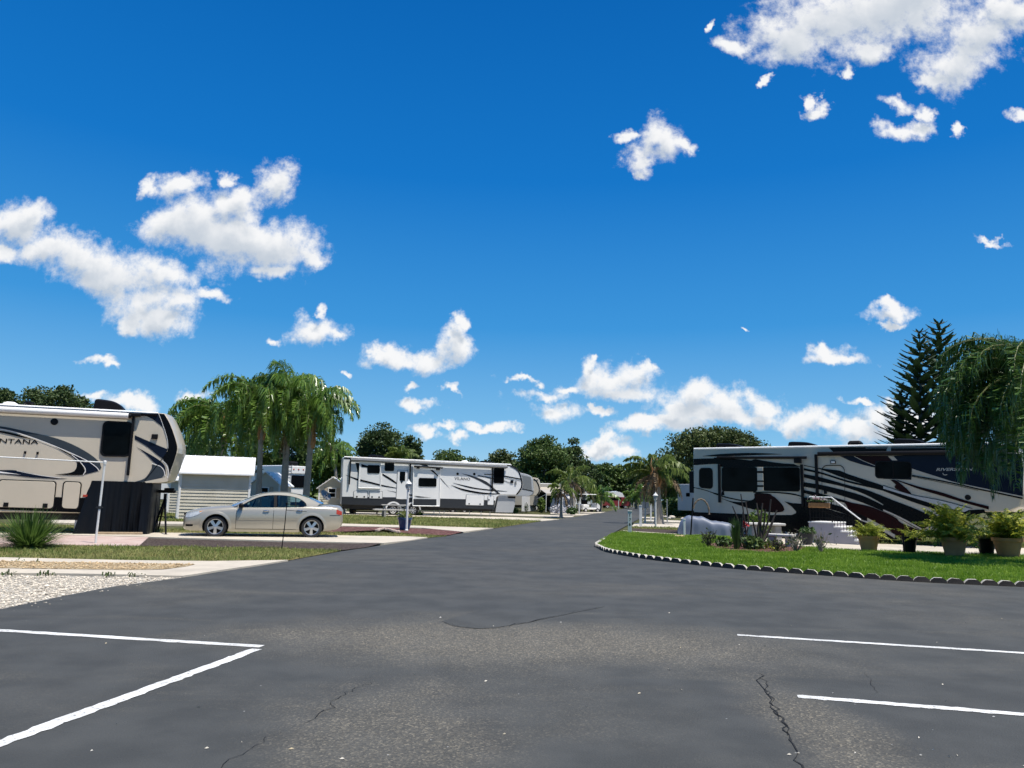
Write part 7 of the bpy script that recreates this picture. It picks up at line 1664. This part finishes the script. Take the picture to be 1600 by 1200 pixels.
# satellite dish
c = gp(503, 805); c = at(503, 800, 46) * [1, 1, 0]; rt = root('satellite_dish', c, 'grey satellite dish tilted on a tripod in front of the small shuttered shed', 'satellite dish'); top = at(503, 781, 46)
for q in ((-.35, -.2), (.35, -.2), (0, .4)): b = MB(); b.tube([c + [q[0], q[1], 0], top], .018, 6); b.build('leg', M['darkgrey'], rt)
b = MB(); d = np.array([.62, -.35, .55]); d /= np.linalg.norm(d); b.lathe(top + d * .1 + [.1, 0, .18], [(0, 0), (.12, .012), (.26, .05), (.36, .11), (.37, .11), (.26, .03), (0, -.02)], 20, 0, d); b.build('dish', M['midgrey'], rt); b = MB(); b.tube([top + [.05, 0, .05], top + d * .55], .012, 5); b.box(top + d * .58, (.07, .07, .1), 0, None, .01); b.build('arm', M['darkgrey'], rt)
# plants round the west pads
def bush(label, px, py, r, h, m, n=260, size=None, name='shrub', group=None):
    p = gp(px, py); rt = root(name, p, label, 'shrub', group); q = rng.normal(0, 1, (n, 3)); q /= np.linalg.norm(q, axis=1)[:, None]; q *= (rng.random((n, 1)) ** .4) * np.array([r, r, h / 2])
    q[:, 2] = np.maximum(q[:, 2], -h / 2 + .02); V, F = leaf_mesh(p + q + [0, 0, h / 2], size or r * .28, aspect=1.8); MB().bulk(V, F).build('foliage', M[m], rt); s = MB()
    for i in range(5): s.tube([p, p + np.append(rng.normal(0, r * .4, 2), h * .7)], [.02, .006], 5)
    s.build('stems', M['twig'], rt); return rt
bush('round yellow green shrub beside the white hitch cloth', 846, 801, .42, 1.5, 'lime', 420)
bush('low shrub at the foot of the grey hitch cover', 783, 801.5, .55, .5, 'grass_dry', 220); bush('low pale shrub next to the grey hitch cover', 802, 802, .5, .45, 'lime', 200)
bush('low dark shrub on the strip before the white hitch cloth', 822, 802, .22, .95, 'oak_dark', 140); bush('low green shrub near the white covered trailer', 894, 804.5, .5, .7, 'shrub', 220); bush('small clump on the grass in front of the awning trailer', 863, 799, .8, .5, 'shrub', 220)
bush('shrubs with white flowers in front of the white covered trailer', 871, 803, .75, .85, 'cover_white', 260, .09); bush('white flowering shrub at the rear of the white covered trailer', 888, 803, .75, .8, 'cover_white', 240, .09)
bush('weedy tuft beside the tyre of the white trailer', 655, 806, .3, .35, 'shrub', 90)
# ------------------------------------------------------------------ patio on the east side
c0 = gp(1237, 843); SR = R(126); f = np.array([math.sin(SR), math.cos(SR), 0]); n = np.array([-f[1], f[0], 0]); n = n if n @ np.append(c0[:2], 0) > 0 else -n
ax = np.array([f, n, [0, 0, 1]])
def on(px, py, w):
    """(s, z) on the wall plane moved w metres from the silver trailer's side"""
    d = ray(px, py); q = np.append(c0[:2], 0) + n * w; t = (n @ q) / (n @ d); X = np.array([0, 0, CAMH]) + t * d
    return (X - np.append(c0[:2], 0)) @ f, X[2]
P = lambda s, w, z: np.append(c0[:2], 0) + f * s + n * w + np.array([0, 0, z])
wn = -2.1
M['stucco'] = mat('lavender grey stucco', (.34, .325, .355), .85, .08, 3, bump=.3, bscale=90)
s0, zt = on(1263.5, 816.5, wn); s1, _ = on(1303, 818, wn); zt = max(.55, zt)
rt = root('entry_stairs', P((s0 + s1) / 2, wn / 2, 0), 'stucco stair block with white treads and black handrail at the silver trailer door', 'stairs')
b = MB(); b.box(P((s0 + s1) / 2, wn / 2 - .05, zt / 2), (s1 - s0, abs(wn) - .1, zt), 0, ax, .015)
k = 4; sE = on(1346, 850, wn)[0]; st = (sE - s1) / k
for i in range(k): z = zt * (1 - (i + 1) / (k + 1)); b.box(P(s1 + st * (i + .5), wn / 2 - .05, z / 2), (st, abs(wn) - .1, z), 0, ax)
b.build('base', M['stucco'], rt)
for i in range(k): t = MB(); z = zt * (1 - (i + 1) / (k + 1)); t.box(P(s1 + st * (i + .5) + .01, wn / 2 - .05, z + .022), (st + .04, abs(wn) - .06, .045), 0, ax, .008); t.build('tread', M['trim'], rt)
t = MB(); t.box(P((s0 + s1) / 2, wn / 2 - .05, zt + .022), (s1 - s0 + .04, abs(wn) - .06, .045), 0, ax, .008); t.build('landing', M['trim'], rt)
r = MB(); zr = zt + .95; sp = on(1298.5, 780, wn)[0]
r.tube([P(sp, wn + .06, zt - .25), P(sp, wn + .06, zr)], .022, 6); r.tube([P(s0 + .05, wn + .06, zt), P(s0 + .05, wn + .06, zr)], .022, 6)
for z in (.2, .45, .70): r.tube([P(s0 + .05, wn + .06, zt + z), P(sp, wn + .06, zt + z)], .012, 5)
for x in np.linspace(s0 + .05, sp, 8): r.tube([P(x, wn + .06, zt + .08), P(x, wn + .06, zr)], .009, 5)
e0 = np.array([sE - .05, .92]); e1 = np.array([sE - .05, .10])
for z0, z1 in ((zt - .18, .05), (zt + .45, .50)): r.tube([P(sp, wn + .06, z0), P(sE, wn + .06, z1)], .016, 6)
r.tube([P(sE, wn + .06, 0.03), P(sE, wn + .06, .92)], .022, 6)
for u in np.linspace(.08, .92, 9): r.tube([P(sp + (sE - sp) * u, wn + .06, (zt - .18) * (1 - u) + .05 * u), P(sp + (sE - sp) * u, wn + .06, zr * (1 - u) + .92 * u)], .009, 5)
rl = r.build('handrail', M['black'], rt)
t = MB(); t.tube([P(s0 + .05, wn + .06, zr + .02), P(sp, wn + .06, zr + .02), P(sE, wn + .06, .94)], .026, 8); t.build('grab_rail', M['trim'], rt)
# coir trough with flowers hung on the rail
a0, z0 = on(1264, 789, wn - .1); a1, _ = on(1296.5, 791, wn - .1); c = P((a0 + a1) / 2, wn - .12, z0)
tr = root('flower_trough', c, 'brown coir flower trough hanging on the black stair railing', 'flower trough')
b = MB(); L = a1 - a0; prof = [(-.10, .09), (-.085, -.05), (-.04, -.10), (.04, -.10), (.085, -.05), (.10, .09)]; b.prism([P(a0, wn - .12 + y, z0 + z) for y, z in prof], f * L); b.build('trough', mat('coir liner', (.26, .14, .06), .95, .35, 14, bump=.8, bscale=60), tr)
q = rng.normal(0, 1, (150, 3)) * [L * .27, .07, .06]; V, F = leaf_mesh(np.array([P((a0 + a1) / 2 + x, wn - .12 + y, z0 + .14 + abs(z)) for x, y, z in q]), .05); MB().bulk(V, F).build('foliage', M['shrub'], tr)
q = rng.normal(0, 1, (36, 3)) * [L * .26, .07, .05]; V, F = leaf_mesh(np.array([P((a0 + a1) / 2 + x, wn - .14 + y, z0 + .20 + abs(z)) for x, y, z in q]), .05); MB().bulk(V, F).build('flowers', leafmat('pink petals', (.45, .25, .28), (.65, .55, .55), 2), tr)
# stone table with bench
M['slab'] = mat('white cast slab', (.50, .485, .45), .8, .1, 5)
def slab_seat(label, p0, p1, zc, name, cat, wdt, leg='cast'):
    a, c_ = gp(*p0), gp(*p1); d = c_ - a; L = np.linalg.norm(d); d /= L; m = np.array([-d[1], d[0], 0]); cc = (a + c_) / 2; X = np.array([d, m, [0, 0, 1]])
    r_ = root(name, cc, label, cat); b = MB(); b.box(cc + [0, 0, zc], (L, wdt, .085), 0, X, .02); b.build('top', M['slab'], r_)
    for u in (-.32, .32): b = MB(); b.box(cc + d * L * u + [0, 0, (zc - .04) / 2], (.24, wdt * .7, zc - .04), 0, X, .03); b.build('leg', M[leg], r_)
slab_seat('white stone garden table behind the bare stemmed plants', (1166, 848), (1224, 849.5), .70, 'garden_table', 'table', .7)
slab_seat('low white stone bench on brown legs beside the stair block', (1199, 855), (1242, 857.5), .42, 'garden_bench', 'bench', .40)
# bare stemmed plants with a red flower
def stems_plant(label, foot, tips, r=.022, name='bare_stemmed_plant', flower=None):
    p = gp(*foot); p[2] = .06; r_ = root(name, p, label, 'plant'); b = MB()
    for (x, y) in tips: T = at(x, y, p[1] + rng.uniform(-.15, .15)); m = p * .5 + T * .5 + np.array([rng.normal(0, .05), 0, .05]); b.tube(smooth([p + np.append(rng.normal(0, .06, 2), 0), m, T], 4), np.linspace(r * 1.25, r * .8, 9), 6)
    b.build('stems', M['stem'], r_)
    if flower: T = at(*flower, p[1]); V, F = leaf_mesh(T + rng.normal(0, .045, (26, 3)), .07); MB().bulk(V, F).build('flower', M['petal'], r_)
    q = p + rng.normal(0, 1, (60, 3)) * [.22, .16, .08] + [0, 0, .2]; V, F = leaf_mesh(q, .09, aspect=2.5); MB().bulk(V, F).build('foliage', M['oak_dark'], r_)
M['stem'] = mat('dark plant stem', (.035, .026, .022), .8, .3, 10); M['petal'] = leafmat('red petals', (.35, .01, .015), (.55, .03, .03), 2)
stems_plant('tall bare stemmed plant with one red flower in the flower bed', (1166, 858), [(1144.5, 791), (1157.5, 772), (1165, 784), (1161, 800), (1149, 818)], flower=(1164.5, 820))
stems_plant('dark bare stemmed plant with forked tips, right beside the red flowered one', (1186, 860), [(1182, 786), (1191.5, 786), (1204.5, 780), (1214, 797), (1196, 796), (1176, 812), (1209, 812), (1188, 806)], r=.028)
clump('grassy_plant', 'upright grassy green plant at the foot of the red flowered stems', gp(1151, 861) + [0, 0, .05], 150, .98, .8, 'shrub', .012, (.02, .6), cat='plant', droop=.15)
def twiggy(label, px, py, r, h, m='twig', leaves=40):
    p = gp(px, py); p[2] = .05; r_ = root('twiggy_shrub', p, label, 'shrub', 'twiggy shrubs in the flower bed'); b = MB()
    for i in range(26):
        a = rng.uniform(0, 6.28); e = rng.uniform(.1, .75); T = p + np.array([math.sin(a) * math.sin(e) * r * 1.5, math.cos(a) * math.sin(e) * r * 1.5, h * rng.uniform(.6, 1.05)]); m1 = p * .45 + T * .55 + rng.normal(0, .03, 3); b.tube([p, m1, T], [.012, .008, .004], 4, 0, False)
        for k in range(2): b.tube([m1, m1 + (T - m1) * .7 + rng.normal(0, .07, 3)], [.006, .003], 4, 0, False)
    b.build('twigs', M[m], r_); q = p + rng.normal(0, 1, (leaves, 3)) * [r * .5, r * .5, h * .25] + [0, 0, h * .55]; V, F = leaf_mesh(q, .05, aspect=2); MB().bulk(V, F).build('foliage', M['oak_olive'], r_)
twiggy('dark twiggy shrub at the end of the bed next to the green lawn', 1107, 858, .26, .52, 'stem', 90); twiggy('grey twiggy shrub in front of the dark square pot', 1243, 866, .36, .55, leaves=50); twiggy('grey twiggy shrub at the foot of the stair block', 1283, 867, .36, .62, leaves=30)
bush('light green shrub behind the stone garden table', 1187, 846, .45, 1.25, 'lime', 420, .08)
bush('leafy dark shrub among the bare stems in the flower bed', 1176, 861, .34, .5, 'oak_mid', 200, .08); bush('small green shrub at the edge of the flower bed mulch', 1130, 857, .28, .38, 'shrub', 130, .07); bush('low reddish shrub between the bare stems and the stone bench', 1205, 861, .3, .35, 'croton', 90, .05)
twiggy('low twiggy shrub between the two bare stemmed plants and the bench', 1215, 864, .2, .35, 'stem', 60)
# potted plants in a row
pgp = 'potted plants along the patio edge'
pot('dark square pot with a clipped green bush beside the stair block', (1262, 852.5), .24, .42, 'darkgrey', None, leafy(260, (.30, .30, .16), 'shrub', .06, .5))
pot('terracotta pot with a feathery green fern at the foot of the stairs', (1358, 864), .32, .48, 'terracotta', pgp, feathery(44, .72, 'croton', .22, (25, 88), .012, 26))
pot('black plastic pot with a thin pale grassy plant', (1422, 867), .22, .50, 'black', pgp, feathery(20, .55, 'croton', .14, (30, 88), .010, 20))
pot('largest terracotta pot with a wide spreading yellow green palm', (1492, 872.5), .36, .56, 'terracotta', pgp, lambda rt_, c_: (feathery(64, 1.25, 'croton', .32, (15, 88), .026, 34, 1.0)(rt_, c_)))
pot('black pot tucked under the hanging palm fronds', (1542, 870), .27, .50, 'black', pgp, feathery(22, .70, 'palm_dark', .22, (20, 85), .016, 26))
pot('terracotta pot with bright yellow leaves, last in the row', (1576, 874), .40, .58, 'terracotta', pgp, feathery(54, 1.0, 'croton', .30, (20, 88), .030, 30, 1.0))
p = gp(1413, 868); MB().tube([p, at(1411, 833, p[1])], .028, 6).solo('garden_stake', M['black'], p, 'short black stake beside the black plastic pot', 'garden stake')
